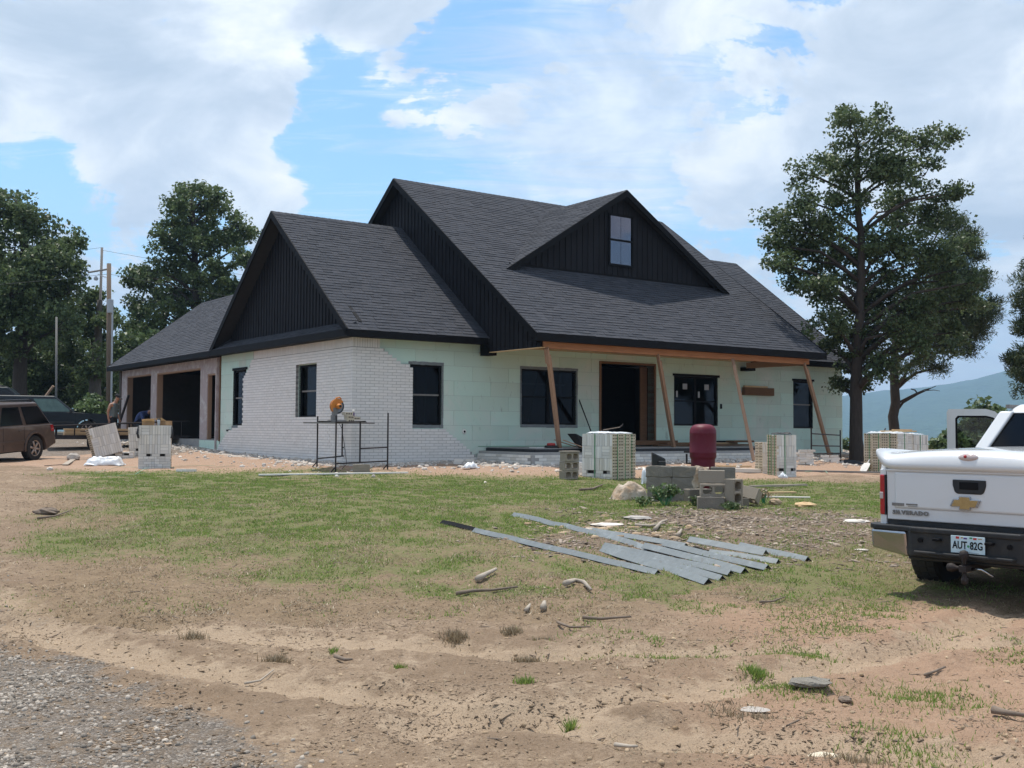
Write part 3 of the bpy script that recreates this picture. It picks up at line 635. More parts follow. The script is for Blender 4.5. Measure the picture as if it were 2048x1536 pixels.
    hgt = mth('ADD', hgt, mth('MULTIPLY', mth('MULTIPLY', vor2.outputs['Distance'], gmask), 1.2), False)
    hgt = mth('ADD', hgt, mth('MULTIPLY', speck, 0.16), False)
    bp = N.new('ShaderNodeBump'); bp.inputs['Strength'].default_value = 1.0; bp.inputs['Distance'].default_value = 0.028
    L.new(hgt, bp.inputs['Height']); L.new(bp.outputs[0], b.inputs['Normal'])
build_ground_mat()
_pink = sstep(0.3, 2.6, gx + (fbm(gx * .7, gy * .7, 3) - .5) * 2.5) * sstep(13, 9, gy)
gme = np_mesh('ground', np.stack([gx, gy, gz], -1).reshape(-1, 3), q, gm, True)
for nm, chn in (('cover', (_g * sstep(7.6, 11.0, gy), _c, _gr)), ('cover_more', (_rb, _th, _ch))):
    at = gme.color_attributes.new(nm, 'FLOAT_COLOR', 'POINT')
    at.data.foreach_set('color', np.stack([*chn, trk if nm == 'cover' else _pink], -1).reshape(-1).astype(np.float32))
ident(link_mesh('ground', gme), kind='structure')

# ------------------------------------------------------------------ loose cover: grass, straw, chips, stones, clods
def blades(X, Y, h, w, lean, per=1):
    n = len(X); z = ground_z(X, Y) - 0.006
    a = rng.random(n) * 2 * np.pi; b = rng.random(n) * 2 * np.pi
    dx, dy = np.cos(a) * w / 2, np.sin(a) * w / 2
    lx, ly = np.cos(b) * lean * h, np.sin(b) * lean * h
    v = np.empty((n, 3, 3))
    v[:, 0] = np.stack([X - dx, Y - dy, z], -1); v[:, 1] = np.stack([X + dx, Y + dy, z], -1)
    v[:, 2] = np.stack([X + lx, Y + ly, z + h], -1)
    return v.reshape(-1, 3), np.arange(3 * n).reshape(-1, 3)
def scatter(n, fn, y0=4.8, y1=26, pw=1.0):
    """points inside the field of view, kept with probability fn(masks)"""
    Y = y0 + (y1 - y0) * rng.random(n) ** pw
    X = (rng.random(n) * 1.04 - 0.52) * Y * (2048 / FPX) * 0.98
    m = masks(X, Y); p = fn(X, Y, *m)
    k = rng.random(n) < p
    return X[k], Y[k]
def pieces(X, Y, size, flat, elong, lift=0.3):
    """small tetra/box-like bits lying on the ground"""
    n = len(X); z = ground_z(X, Y)
    base = np.array([(-1, -1, -1), (1, -1, -1), (1, 1, -1), (-1, 1, -1), (-.6, -.7, 1), (.7, -.6, 1), (.6, .7, 1), (-.7, .6, 1)], float)
    v = base[None] * (1 + (rng.random((n, 8, 3)) - .5) * 0.7)
    s = size[:, None] * np.stack([elong, np.ones(n), flat], -1) * 0.5
    v = v * s[:, None, :]
    a = rng.random(n) * 2 * np.pi; ca, sa = np.cos(a), np.sin(a); tl = (rng.random(n) - .5) * 0.5
    x, y, zz = v[..., 0], v[..., 1], v[..., 2]
    zz = zz + x * tl[:, None]
    w = np.stack([x * ca[:, None] - y * sa[:, None] + X[:, None], x * sa[:, None] + y * ca[:, None] + Y[:, None], zz + (z + s[:, 2] * lift)[:, None]], -1)
    f = np.array([(0, 3, 2, 1), (4, 5, 6, 7), (0, 1, 5, 4), (1, 2, 6, 5), (2, 3, 7, 6), (3, 0, 4, 7)])
    return w.reshape(-1, 3), (f[None] + 8 * np.arange(n)[:, None, None]).reshape(-1, 4)
notruck = lambda X, Y: 1.0 * ~((X > 3.2) & (X < 9) & (Y > 9.4) & (Y - 9.4 < (X - 3.0) * 1.6 + 1.5) & (Y < 15) & (X > 4.4))
X, Y = scatter(760000, lambda X, Y, g, c, gr, ch, rb, th: np.clip(g, 0, 1) ** 1.6 * sstep(0.30, 0.62, fbm(X * 4.6, Y * 4.6, 4)), 7.2, 27, 1.0)
hh = (0.012 + 0.034 * rng.random(len(X)) ** 1.8) * (0.7 + 0.6 * fbm(X * 1.2, Y * 1.2, 2))
ident(link_mesh('grass', np_mesh('grass', *blades(X, Y, hh, (0.009 + 0.008 * rng.random(len(X))) * (1 + .05 * np.maximum(Y - 10, 0)), 0.85 * rng.random(len(X)) + .2), MT['grass'])), kind='stuff')
X, Y = scatter(560000, lambda X, Y, g, c, gr, ch, rb, th: np.clip(np.maximum(np.maximum(th * 0.8, g * 0.35), .22 * c) * sstep(0.40, 0.62, fbm(X * 2.3 + 9, Y * 2.3, 3)) + 0.004 * (1 - gr), 0, 1), 5.0, 26, 1.0)
hh = 0.010 + 0.026 * rng.random(len(X)) ** 2
ident(link_mesh('dry_grass', np_mesh('dry_grass', *blades(X, Y, hh, 0.008 + 0.006 * rng.random(len(X)), 1.6 * rng.random(len(X)) + .5), MT['straw'])), kind='stuff')
X, Y = scatter(200000, lambda X, Y, g, c, gr, ch, rb, th: np.clip(gr, 0, 1) ** 1.5 * (0.12 + 0.88 * sstep(.42, .62, fbm(X * 1.1, Y * 1.1, 4))), 4.6, 16, 1.6)
sz = 0.005 + 0.021 * rng.random(len(X)) ** 3.5
ident(link_mesh('gravel', np_mesh('gravel', *pieces(X, Y, sz, 0.6 + .3 * rng.random(len(X)), 1 + .5 * rng.random(len(X))), MT['gravel'])), kind='stuff')
X, Y = scatter(48000, lambda X, Y, g, c, gr, ch, rb, th: np.clip(ch, 0, 1) * (.25 + .75 * sstep(.38, .56, fbm(X * 1.8, Y * 1.8, 4))), 10.5, 18.5, 1.0)
sz = 0.012 + 0.030 * rng.random(len(X)) ** 2
ident(link_mesh('wood_chips', np_mesh('wood_chips', *pieces(X, Y, sz, 0.25 + .2 * rng.random(len(X)), 1.6 + 3.2 * rng.random(len(X)) ** 2, 0.9), MT['chip'])), kind='stuff')
X, Y = scatter(26000, lambda X, Y, g, c, gr, ch, rb, th: np.clip((1 - gr) * (0.25 + 0.75 * sstep(.5, .62, fbm(X * .8 + 3, Y * .8 + 8, 3))), 0, 1) * (0.9 - .6 * th), 4.6, 24, 1.5)
sz = 0.004 + 0.022 * rng.random(len(X)) ** 7
ident(link_mesh('dirt_clods', np_mesh('dirt_clods', *pieces(X, Y, sz, 0.6 + .3 * rng.random(len(X)), 1 + .8 * rng.random(len(X))), MT['clod'])), kind='stuff')
X, Y = scatter(9000, lambda X, Y, g, c, gr, ch, rb, th: np.clip((1 - gr) * 0.5, 0, 1) * (0.15 + 0.85 * sstep(.52, .64, fbm(X * .6 + 31, Y * .6 + 18, 3))), 4.6, 22, 1.3)
sz = 0.003 + 0.006 * rng.random(len(X)) ** 2
ident(link_mesh('twigs', np_mesh('twigs', *pieces(X, Y, sz, 0.7 + 0 * sz, 5 + 12 * rng.random(len(X)), 1.0), MT['stick'])), kind='stuff')
X, Y = scatter(300000, lambda X, Y, g, c, gr, ch, rb, th: np.clip((1 - .6 * gr) * (0.10 + 0.9 * sstep(.47, .62, fbm(X * 1.4 + 13, Y * 1.4 + 5, 5)) + .35 * th), 0, 1) * .55, 4.6, 25, 1.25)
sz = 0.003 + 0.009 * rng.random(len(X)) ** 2.5
ident(link_mesh('leaf_litter', np_mesh('leaf_litter', *pieces(X, Y, sz, 0.22 + .2 * rng.random(len(X)), 1 + 5 * rng.random(len(X)) ** 2, .6), MT['litter'])), kind='stuff')
# rubble of broken brick and mortar along the foot of the walls
n = 110000
hx = rng.random(n) * 24 - 2.5; hy = rng.random(n) * 26 - 6.5
d = np.minimum(rect_d(hx, hy, -.1, 19.85, -.1, 21), rect_d(hx, hy, 3.8, 14.7, -2.9, 1))
k = (d > 0.02) & (rng.random(n) < np.exp(-d / 0.75) * (0.15 + .85 * sstep(.42, .6, fbm(hx * .9, hy * .9, 3))))
hx, hy = hx[k], hy[k]
X, Y = HK.x + HU[0] * hx + HV[0] * hy, HK.y + HU[1] * hx + HV[1] * hy
sz = 0.02 + 0.085 * rng.random(len(X)) ** 3
ident(link_mesh('brick_rubble', np_mesh('brick_rubble', *pieces(X, Y, sz, 0.5 + .4 * rng.random(len(X)), 1 + 1.2 * rng.random(len(X)) ** 2, .5), MT['rubble'])), kind='stuff')
X, Y = scatter(60000, lambda X, Y, g, c, gr, ch, rb, th: np.clip(gr, 0, 1) * sstep(.50, .62, fbm(X * .9 + 23, Y * .9 + 41, 4)), 4.6, 12, 1.3)
sz = 0.005 + 0.008 * rng.random(len(X))
ident(link_mesh('wood_litter', np_mesh('wood_litter', *pieces(X, Y, sz, 0.3 + .2 * rng.random(len(X)), 1.5 + 4 * rng.random(len(X)) ** 2, .9), MT['litter'])), kind='stuff')
X, Y = rng.normal(1.45, .55, 240), rng.normal(14.2, .5, 240)
sz = 0.02 + 0.09 * rng.random(len(X)) ** 4
ident(link_mesh('stone_rubble', np_mesh('stone_rubble', *pieces(X, Y, sz, 0.25 + .3 * rng.random(len(X)), 1 + 1.2 * rng.random(len(X)), .3), MT['clod'])), kind='stuff')
# weeds by the concrete, standing tufts in the dirt
def tuft(name, px, py, n, h, spread, mat, label, cat='weed'):
    c = on(px, py); spread = spread * (1 if spread > .09 else .72); h = h * .75; n = int(n * 1.5)
    X = c.x + rng.normal(0, spread, n); Y = c.y + rng.normal(0, spread, n)
    v, f = blades(X, Y, h * (0.5 + .6 * rng.random(n)), 0.006 + 0.006 * rng.random(n), 0.25 + 0.6 * rng.random(n))
    v = v - np.array(c)
    if spread > .09:
        return ident(link_mesh('grass_patch', np_mesh('grass_patch', v, f, MT[mat]), loc=c), kind='stuff')
    return ident(link_mesh(name, np_mesh(name, v, f, MT[mat]), loc=c), label, cat, 'tufts standing in the bare dirt')
tuft('grass_tuft', 385, 1290, 90, .09, .06, 'straw', 'small dry tuft on the pale dirt nearest the gravel edge')
tuft('grass_tuft', 554, 1322, 220, .085, .05, 'straw', 'dark dry tuft with green blades in the dirt left of centre')
tuft('grass_tuft', 910, 1284, 260, .08, .06, 'straw', 'round brown tuft in the dirt, left of a pair of tufts')
tuft('grass_tuft', 1022, 1270, 200, .08, .045, 'straw', 'upright brown tuft in bare dirt below the stick', 'weed')
tuft('grass_tuft', 1085, 1283, 160, .06, .05, 'straw', 'low brown tuft just right of the upright tuft')
tuft('grass_tuft', 1058, 1322, 240, .075, .055, 'straw', 'spreading brown tuft nearest the camera of the centre cluster')
tuft('grass_tuft', 1510, 1345, 200, .085, .06, 'grass', 'tall bright green tuft in the dirt below the truck')
tuft('grass_tuft', 1575, 1380, 420, .055, .13, 'grass', 'wide green patch beside the half buried stone')
tuft('grass_tuft', 1585, 1305, 420, .06, .16, 'grass', 'low flat green patch in reddish dirt')
tuft('grass_tuft', 1860, 1395, 620, .055, .20, 'grass', 'large green patch at the right edge of the dirt')
tuft('grass_tuft', 1140, 1440, 70, .10, .02, 'grass', 'single thin green sprig in the dark dirt')
tuft('grass_tuft', 1770, 1490, 200, .06, .16, 'grass', 'loose green tuft at the bottom right')
tuft('grass_tuft', 1700, 1535, 200, .07, .10, 'straw', 'dry grass clump at the bottom edge')
tuft('grass_tuft', 1850, 1505, 170, .055, .14, 'grass', 'sparse green tuft in the bottom right corner')
tuft('grass_tuft', 665, 1310, 40, .06, .02, 'grass', 'tiny green sprout beside the dark dry tuft')
tuft('grass_tuft', 800, 1345, 60, .06, .03, 'grass', 'small green sprout in the tyre ruts')
tuft('grass_tuft', 1050, 1360, 80, .07, .04, 'grass', 'small green sprout under the centre cluster of tufts')
tuft('grass_tuft', 1480, 1440, 200, .06, .10, 'straw', 'dry crushed patch beside the flat pale stone')
from functools import reduce
# ------------------------------------------------------------------ the house (local frame: x along the front, y to the back, z up)
house = empty('house', HK, HA, 'white brick and mint foam house under construction with black gables and dark shingle roof', 'house')
W_, D_, GE = 19.85, 9.48, 21.4     # front width, wing depth, garage end
def part(mb, name, mat, parent=house, **k): return mb.build(name, mat, parent, **k)
def cut(rects, hole):              # subtract a rectangle from rectangles (a0, a1, b0, b1)
    out = []
    for a0, a1, b0, b1 in rects:
        h0, h1, k0, k1 = max(a0, hole[0]), min(a1, hole[1]), max(b0, hole[2]), min(b1, hole[3])
        if h0 >= h1 or k0 >= k1: out.append((a0, a1, b0, b1)); continue
        if a0 < h0: out.append((a0, h0, b0, b1))
        if h1 < a1: out.append((h1, a1, b0, b1))
        if b0 < k0: out.append((h0, h1, b0, k0))
        if k1 < b1: out.append((h0, h1, k1, b1))
    return out
WIN_F = [(1.66, 2.66, 1.00, 2.62), (5.33, 7.35, 1.04, 2.64), (8.31, 10.49, 0.44, 2.91), (11.36, 13.36, 1.05, 2.64), (17.13, 18.19, 1.0, 2.66)]
WIN_L = [(2.06, 3.35, 1.20, 2.66), (7.30, 8.39, 0.97, 2.72)]
WT, TOP = 0.28, 3.30
front_wall = MB()
for a, b, c, d in reduce(cut, WIN_F, [(0, W_, -0.3, TOP)]):
    front_wall.bx(a, b, 0.008, WT, c, d)
front_wall = part(front_wall, 'front_wall', MT['foam_joint'])
lw = MB()
for a, b, c, d in reduce(cut, WIN_L, [(WT, D_, -0.3, TOP)]): lw.bx(0.008, WT, a, b, c, d)
left_wall = part(lw, 'left_wall', MT['foam_joint'])
part(MB().bx(W_ - WT, W_, WT, 10.6, -.6, TOP).bx(W_ - WT, W_, .5, 10.2, TOP, 4.2), 'right_wall', MT['foam'])
part(MB().bx(7.0, W_ - WT, 11.0, 11.0 + WT, -.6, TOP), 'back_wall', MT['foam'])
part(MB().bx(WT, W_ - WT, WT, 11.0, 0.25, 0.44), 'floor_slab', MT['floor_in'])
pt = MB()
for x in (3.2, 4.9, 7.9, 10.9, 14.4): pt.bx(x, x + .12, 3.4, 8.5, .44, 3.2)
pt.bx(.3, 19, 5.2, 5.32, .44, 3.2)
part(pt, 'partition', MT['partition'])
# foam form blocks, each with its joint recessed
def foam_blocks(parent, length, holes, place, z0=-0.22, z1=3.26, skip=None):
    ph, pw, g = 0.406, 1.22, 0.0035
    r, z = 0, z0
    while z < z1 - .02:
        x = -(r % 2) * pw / 2
        while x < length - .01:
            R = [(max(x, 0) + g, min(x + pw, length) - g, z + g, min(z + ph, z1) - g)]
            for h in holes: R = cut(R, h)
            R = [q_ for q_ in R if q_[1] - q_[0] > .03 and q_[3] - q_[2] > .03]
            if R and not (skip and skip(x, x + pw, z, z + ph)):
                mb = MB(); off = random.uniform(-.0015, .0015)
                for a, b, c, d in R: place(mb, a, b, c, d, off)
                part(mb, 'foam_block', MT['foam'], parent)
            x += pw
        z += ph; r += 1
foam_blocks(front_wall, W_, WIN_F, lambda mb, a, b, c, d, o: mb.bx(a, b, o, 0.007, c, d))
foam_blocks(left_wall, D_, WIN_L, lambda mb, a, b, c, d, o: mb.bx(o, 0.007, a, b, c, d))

# ---- white brick veneer, raked back in steps where it is not finished
BP, BH, MJ, BT = 0.2600, 0.0775, 0.010, 0.09
def lim_left(z): return float(np.interp(z, [-.2, .18, .46, .68, .85, .99, 1.0, 2.42, 2.74, 2.94, 3.02], [9.46, 9.46, 9.13, 8.68, 8.31, 7.30, 7.30, 7.30, 6.86, 6.64, 6.53]))
def lim_front(z): return float(np.interp(z, [-.2, .07, .2, .39, .60, .78, .93, .94, 2.55, 2.61, 2.81, 2.95, 3.02], [3.92, 3.84, 3.62, 3.36, 3.08, 2.79, 2.63, 1.64, 1.64, 1.32, 1.01, .81, .69]))
veneer_f = MB(); veneer_l = MB(); pool_f, pool_l = [], []
def course_bricks(limit, r, holes, zc, first):
    out = []; x = first - (BP / 2 if r % 2 else 0)
    lim = limit(zc)
    while x < lim - 0.03:
        a, b = max(x, first), min(x + BP - MJ, lim + 0.06)
        segs = [(a, b)]
        for h in holes:
            if h[2] < zc < h[3]:
                ns = []
                for s0, s1 in segs:
                    if s1 <= h[0] or s0 >= h[1]: ns.append((s0, s1)); continue
                    if s0 < h[0]: ns.append((s0, h[0]))
                    if s1 > h[1]: ns.append((h[1], s1))
                segs = ns
        out += [s_ for s_ in segs if s_[1] - s_[0] > .03]
        x += BP
    return out
z, r = -0.105, 0
hl = [(2.02, 3.37, 1.20, 2.66)]
while z + BH <= 3.001:
    zc = z + BH / 2
    for a, b in course_bricks(lim_front, r, [], zc, -BT): pool_f.append((a, b, z, z + BH - MJ))
    for a, b in course_bricks(lim_left, r + 1, hl, zc, 0.004 if r % 2 else 0.004): pool_l.append((a, b, z, z + BH - MJ))
    z += BH; r += 1
# mortar backing, one strip per course
zz = -0.105
while zz + BH <= 3.001:
    zc = zz + BH / 2
    veneer_f.bx(-BT + .006, lim_front(zc) + .04, -BT + .006, -.005, zz - .006, zz + BH - .006)
    segs = [(-BT + .0065, lim_left(zc) + .04)]
    if 1.20 < zc < 2.66: segs = [(-BT + .0065, 2.02), (3.37, lim_left(zc) + .04)]
    for a, b in segs: veneer_l.bx(-BT + .0065, -.0055, a, b, zz - .006, zz + BH - .006)
    zz += BH
zs = 2.995
veneer_f.bx(-BT + .007, .70, -BT + .007, -.0052, zs, 3.24); veneer_l.bx(-BT + .0072, -.0057, -BT + .0072, 6.53, zs, 3.24)
bf = part(veneer_f, 'front_brickwork', MT['mortar']); bl = part(veneer_l, 'left_brickwork', MT['mortar'])
unit = MB().bx(0, 1, 0, 1, 0, 1).mesh('brick', MT['brick'])
def put_brick(parent, x0, x1, y0, y1, z0, z1): return link_mesh('brick', unit, parent, (x0, y0, z0), None, (x1 - x0, y1 - y0, z1 - z0))
j = lambda s=.0022: random.uniform(-s, s)
soldiers = []
x = -BT
while x < .66: soldiers.append((x, x + .062)); x += .0725
random.shuffle(pool_f); n_ind = 300 - len(soldiers)
rest = MB()
for i, (a, b, c, d) in enumerate(pool_f):
    o = j()
    if i < n_ind: put_brick(bf, a, b, -BT + o, -.006, c, d)
    else: rest.bx(a, b, -BT + o, -.006, c, d)
for a, b in soldiers: put_brick(bf, a, b, -BT + j(), -.006, zs + .005, 3.235)
ident(part(rest, 'bricks', MT['brick'], bf), kind='stuff')
rl = MB()
for a, b, c, d in pool_l:
    o = j(); rl.bx(-BT + o, -.006, a, b, c, d)
y = -BT + .07
while y < 6.5: rl.bx(-BT + j(), -.006, y, y + .062, zs + .005, 3.235); y += .0725
# closer bricks of the corner, seen on the left face
zz, r = -0.105, 0
while zz + BH <= 3.001:
    rl.bx(-BT - .0005 + j(.001), -.008, -BT + .004 + (0 if r % 2 else 0), -.001, zz + .0005, zz + BH - MJ - .0005) if r % 2 == 0 else None
    zz += BH; r += 1
ident(part(rl, 'bricks', MT['brick'], bl), kind='stuff')
# splashes and marks
part(MB().bx(-BT - .004, -.0, 8.55, 8.70, .78, .84), 'wall_outlet', MT['rust'])
part(MB().lathe([(.0, 0), (.07, 0), (.05, .014), (.0, .016)], 12, Matrix.Translation((3.39, -.016, .83)) @ Matrix.Rotation(math.pi / 2, 4, 'X')), 'pipe_hole', MT['brick_white'])
part(MB().lathe([(.0, 0), (.035, 0), (.0, .02)], 8, Matrix.Translation((3.39, -.03, .83)) @ Matrix.Rotation(math.pi / 2, 4, 'X')), 'pipe_stub', MT['black'])
part(MB().bx(3.86, 8.25, -.012, -.004, .415, .428), 'grade_line', MT['strap'])
part(MB().bx(13.46, 13.53, -.03, -.004, 1.62, 1.78), 'door_bell_box', MT['black'])

# ---- windows
def window(x0, x1, z0, z1, twin=False, flash=True, front=True, set_in=0.05, jag=True, stickers=0, label=None):
    P = (lambda a0, a1, d0, d1, c0, c1: (a0, a1, d0, d1, c0, c1)) if front else (lambda a0, a1, d0, d1, c0, c1: (d0, d1, a0, a1, c0, c1))
    B = lambda mb, *a: mb.bx(*P(*a))
    fr = MB(); t = .055
    dep = (set_in, set_in + .08)
    B(fr, x0, x0 + t, *dep, z0, z1); B(fr, x1 - t, x1, *dep, z0, z1)
    B(fr, x0 + t, x1 - t, *dep, z1 - t, z1); B(fr, x0 + t, x1 - t, *dep, z0, z0 + t)
    zm = z0 + (z1 - z0) * .5
    bays = [(x0 + t, x1 - t)]
    if twin:
        xm = (x0 + x1) / 2; B(fr, xm - .045, xm + .045, *dep, z0 + t, z1 - t); bays = [(x0 + t, xm - .045), (xm + .045, x1 - t)]
    fr = part(fr, 'window_frame', MT['black'])
    for a, b in bays:
        m = MB(); B(m, a, b, set_in + .02, set_in + .065, zm - .022, zm + .022); part(m, 'meeting_rail', MT['pole_grey'] if not twin else MT['black'], fr)
        for c, d in ((z0 + t, zm - .022), (zm + .022, z1 - t)):
            g = MB(); B(g, a, b, set_in + .042, set_in + .046, c, d); part(g, 'pane', MT['glass'], fr)
        if stickers:
            s = MB(); B(s, a + .42, a + .62, set_in + .036, set_in + .039, zm + .38, zm + .56); B(s, a + .12, a + .20, set_in + .036, set_in + .039, zm + .12, zm + .32)
            part(s, 'sticker', MT['conduit'], fr)
    # frame liner through the wall
    ln = MB()
    B(ln, x0 - .02, x0, .008, WT + .02, z0, z1); B(ln, x1, x1 + .02, .008, WT + .02, z0, z1); B(ln, x0, x1, .008, WT + .02, z1, z1 + .02); B(ln, x0, x1, .008, WT + .02, z0 - .02, z0)
    part(ln, 'jamb_liner', MT['black'], fr)
    if flash:   # wrinkled silver flashing tape round the opening
        tp = MB()
        def strip(a0, a1, c0, c1, horiz):
            n = 9
            for i in range(n):
                u0, u1 = i / n, (i + 1) / n
                k = random.uniform(0, .012)
                if horiz: B(tp, a0 + (a1 - a0) * u0, a0 + (a1 - a0) * u1 - .002, -.006 - k, -.004, c0 - random.uniform(0, .014), c1 + random.uniform(0, .012))
                else: B(tp, a0 - random.uniform(0, .008), a1 + random.uniform(0, .008), -.006 - k, -.004, c0 + (c1 - c0) * u0, c0 + (c1 - c0) * u1 - .002)
        if flash in (1, 2): strip(x0 - .05, x1 + .06, z1 + .0, z1 + .07, True)
        strip(x1 + .002, x1 + .045, z0, z1, False)
        if flash != 3: strip(x0 - .045, x0 - .002, z0, z1, False) if flash == 1 else None
        strip(x0 - .03, x1 + .05, z0 - .075, z0 - .002, True)
        part(tp, 'flashing_tape', MT['steel'], fr)
    return fr
window(*WIN_F[0], flash=2); window(*WIN_F[1], twin=True, flash=1); window(*WIN_F[3], twin=True, flash=0, stickers=1); window(*WIN_F[4], flash=0)
window(*WIN_L[0], flash=0, front=False); window(*WIN_L[1], flash=0, front=False)
for (x0, x1, z0, z1) in WIN_F[3:]:
    part(MB().bx(x0 - .06, x1 + .06, -.03, -.004, z1, z1 + .075), 'window_head_trim', MT['black'])
part(MB().bx(-.03, -.004, 7.2, 8.42, 2.72, 2.80), 'window_head_trim', MT['black'])
part(MB().bx(-.05, -.004, 2.04, 3.36, 1.115, 1.195), 'window_sill', MT['steel'])
part(MB().bx(-.03, -.004, 7.31, 8.40, .86, .965), 'window_sill', MT['steel'])
# braces standing inside behind the glass
br = MB()
for (xa, xb, za, zb) in ((2.30, 2.05, 1.0, 2.0), (2.5, 2.45, 1.0, 2.6), (5.65, 5.5, .9, 1.6), (6.0, 6.35, .9, 2.7), (6.95, 7.15, .9, 2.6), (11.8, 12.05, .9, 2.4), (12.7, 13.0, .9, 2.3), (17.6, 17.5, .9, 2.2)):
    br.tube([(xb, .5, zb), (xa, .62, za)], .035, 4)
br.bx(5.45, 7.25, .42, .46, 2.21, 2.26)
part(br, 'wall_brace', MT['foam'])
# door opening: rough wooden buck
part(MB().bx(8.24, 8.31, -.03, WT, .44, 2.98).bx(10.49, 10.56, -.03, WT, .44, 2.98).bx(8.31, 10.49, -.03, WT, 2.91, 2.98), 'door_buck', MT['wood_dark'])
part(MB().bx(10.18, 10.47, .29, .33, .44, 2.9), 'open_door_leaf', MT['wood_dark'])
part(MB().bx(8.31, 11.2, -.34, -.03, .44, .58), 'threshold_board', MT['wood_dark'])

# ---- roofs
def shingled(parent, origin, du, dt, L, T, keep=None, exposure=0.143, individual=0, wmin=.17, wmax=.40):
    """courses of laminated shingles on a slope: origin at the eave, du along it, dt up it"""
    o, du, dt = Vector(origin), Vector(du).normalized(), Vector(dt).normalized()
    nn = du.cross(dt).normalized()
    if nn.z < 0: nn = -nn
    V_, F_ = [], []; base = 0; made = 0
    quad = ((0, 3, 2, 1), (4, 5, 6, 7), (0, 1, 5, 4), (1, 2, 6, 5), (2, 3, 7, 6), (3, 0, 4, 7))
    t, r = -0.02, 0
    while t < T - 0.02:
        u = -random.random() * .3
        t1 = min(t + exposure + .03, T)
        while u < L:
            w = random.uniform(wmin, wmax); a, b = max(u, 0), min(u + w, L); u += w
            if b - a < .01: continue
            if keep and not keep((a + b) / 2, t): continue
            h0 = 0.013 + (0.007 if random.random() < .5 else 0.0) + random.uniform(0, .002)
            c = []
            for (uu, tt, hh_) in ((a + .002, t, -.004), (b - .002, t, -.004), (b - .002, t1, -.002), (a + .002, t1, -.002), (a + .002, t, h0), (b - .002, t, h0), (b - .002, t1, .004), (a + .002, t1, .004)):
                c.append(o + du * uu + dt * tt + nn * hh_)
            if made < individual:
                MB().hexa(c).build('shingle', MT['shingle'], parent); made += 1
            else:
                V_ += [tuple(v) for v in c]; F_ += [tuple(base + i for i in f) for f in quad]; base += 8
        t += exposure; r += 1
    me = bpy.data.meshes.new('shingles'); me.from_pydata(V_, [], F_); me.materials.append(MT['shingle'])
    ident(link_mesh('shingles', me, parent), kind='stuff')
def slope_deck(pts, th=0.11, name='roof', mat='underlay'):
    pts = [Vector(p) for p in pts]
    lo = [p - Vector((0, 0, th)) for p in pts]
    n = len(pts)
    return part(MB().add(lo + pts, [tuple(range(n))[::-1], tuple(range(n, 2 * n))] + [(i, (i + 1) % n, n + (i + 1) % n, n + i) for i in range(n)]), name, MT[mat])
# main block roof
MR0, MR1, MEY, MEZ, MRY, MRZ = 3.62, 15.10, -2.97, 3.37, 4.5, 8.73
ms = (MRZ - MEZ) / (MRY - MEY)
main_deck = slope_deck([(MR0, MEY, MEZ), (MR1, MEY, MEZ), (MR1, MRY, MRZ), (MR0, MRY, MRZ)])
slope_deck([(MR0, MRY, MRZ), (MR1, MRY, MRZ), (MR1, 12.0, MRZ - 7.5 * ms), (MR0, 12.0, MRZ - 7.5 * ms)])
dirT = Vector((0, MRY - MEY, MRZ - MEZ)); TL = dirT.length
DX, DY, DZ0, DZ1, DHW = 9.25, -0.10, 5.44, 8.30, 4.54       # dormer centre, face, foot and ridge
def in_dormer(u, t):
    x, y = MR0 + u, MEY + (MRY - MEY) * t / TL
    z = MEZ + (y - MEY) * ms
    return y > DY + .35 and z < DZ1 - (DZ1 - DZ0) * abs(x - DX) / DHW - .25
shingled(main_deck, (MR0, MEY, MEZ), (1, 0, 0), dirT, MR1 - MR0, TL, lambda u, t: not in_dormer(u, t), individual=120)
# left wing roof
LR0, LEY, LEZ, LRY, LRZ = -0.43, -0.47, 3.40, 4.45, 7.18
ls = (LRZ - LEZ) / (LRY - LEY)
wing_deck = slope_deck([(LR0, LEY, LEZ), (3.92, LEY, LEZ), (3.92, LRY, LRZ), (LR0, LRY, LRZ)])
slope_deck([(LR0, LRY, LRZ), (3.92, LRY, LRZ), (3.92, 9.37, LEZ), (LR0, 9.37, LEZ)])
dL = Vector((0, LRY - LEY, LRZ - LEZ))
shingled(wing_deck, (LR0, LEY, LEZ), (1, 0, 0), dL, 3.90 - LR0, dL.length, individual=180)
# right wing roof
RR1, REY, REZ, RRY, RRZ = 20.12, -0.47, 3.36, 5.37, 7.73
right_deck = slope_deck([(14.75, REY, REZ), (RR1, REY, REZ), (RR1, RRY, RRZ), (14.75, RRY, RRZ)])
slope_deck([(14.75, RRY, RRZ), (RR1, RRY, RRZ), (RR1, 11.3, REZ), (14.75, 11.3, REZ)])
dR = Vector((0, RRY - REY, RRZ - REZ))
shingled(right_deck, (14.76, REY, REZ), (1, 0, 0), dR, RR1 - 14.76, dR.length)
# garage roof, gabled to the back, its left slope in view
GR0, GRX, GRZ, GB = -0.45, 3.5, 6.38, 21.55
gar_deck = slope_deck([(GR0, 9.0, 3.40), (GRX, 6.0, GRZ), (GRX, GB, GRZ), (GR0, GB, 3.40)])
slope_deck([(GRX, 9.0, GRZ), (7.4, 9.0, 3.4), (7.4, GB, 3.4), (GRX, GB, GRZ)])
dG = Vector((GRX - GR0, 0, GRZ - 3.40))
shingled(gar_deck, (GR0, GB, 3.40), (0, -1, 0), dG, GB - 5.2, dG.length, lambda u, t: (GB - u) > 9.30 - max(0, t / dG.length * (GRZ - 3.4) / ls))
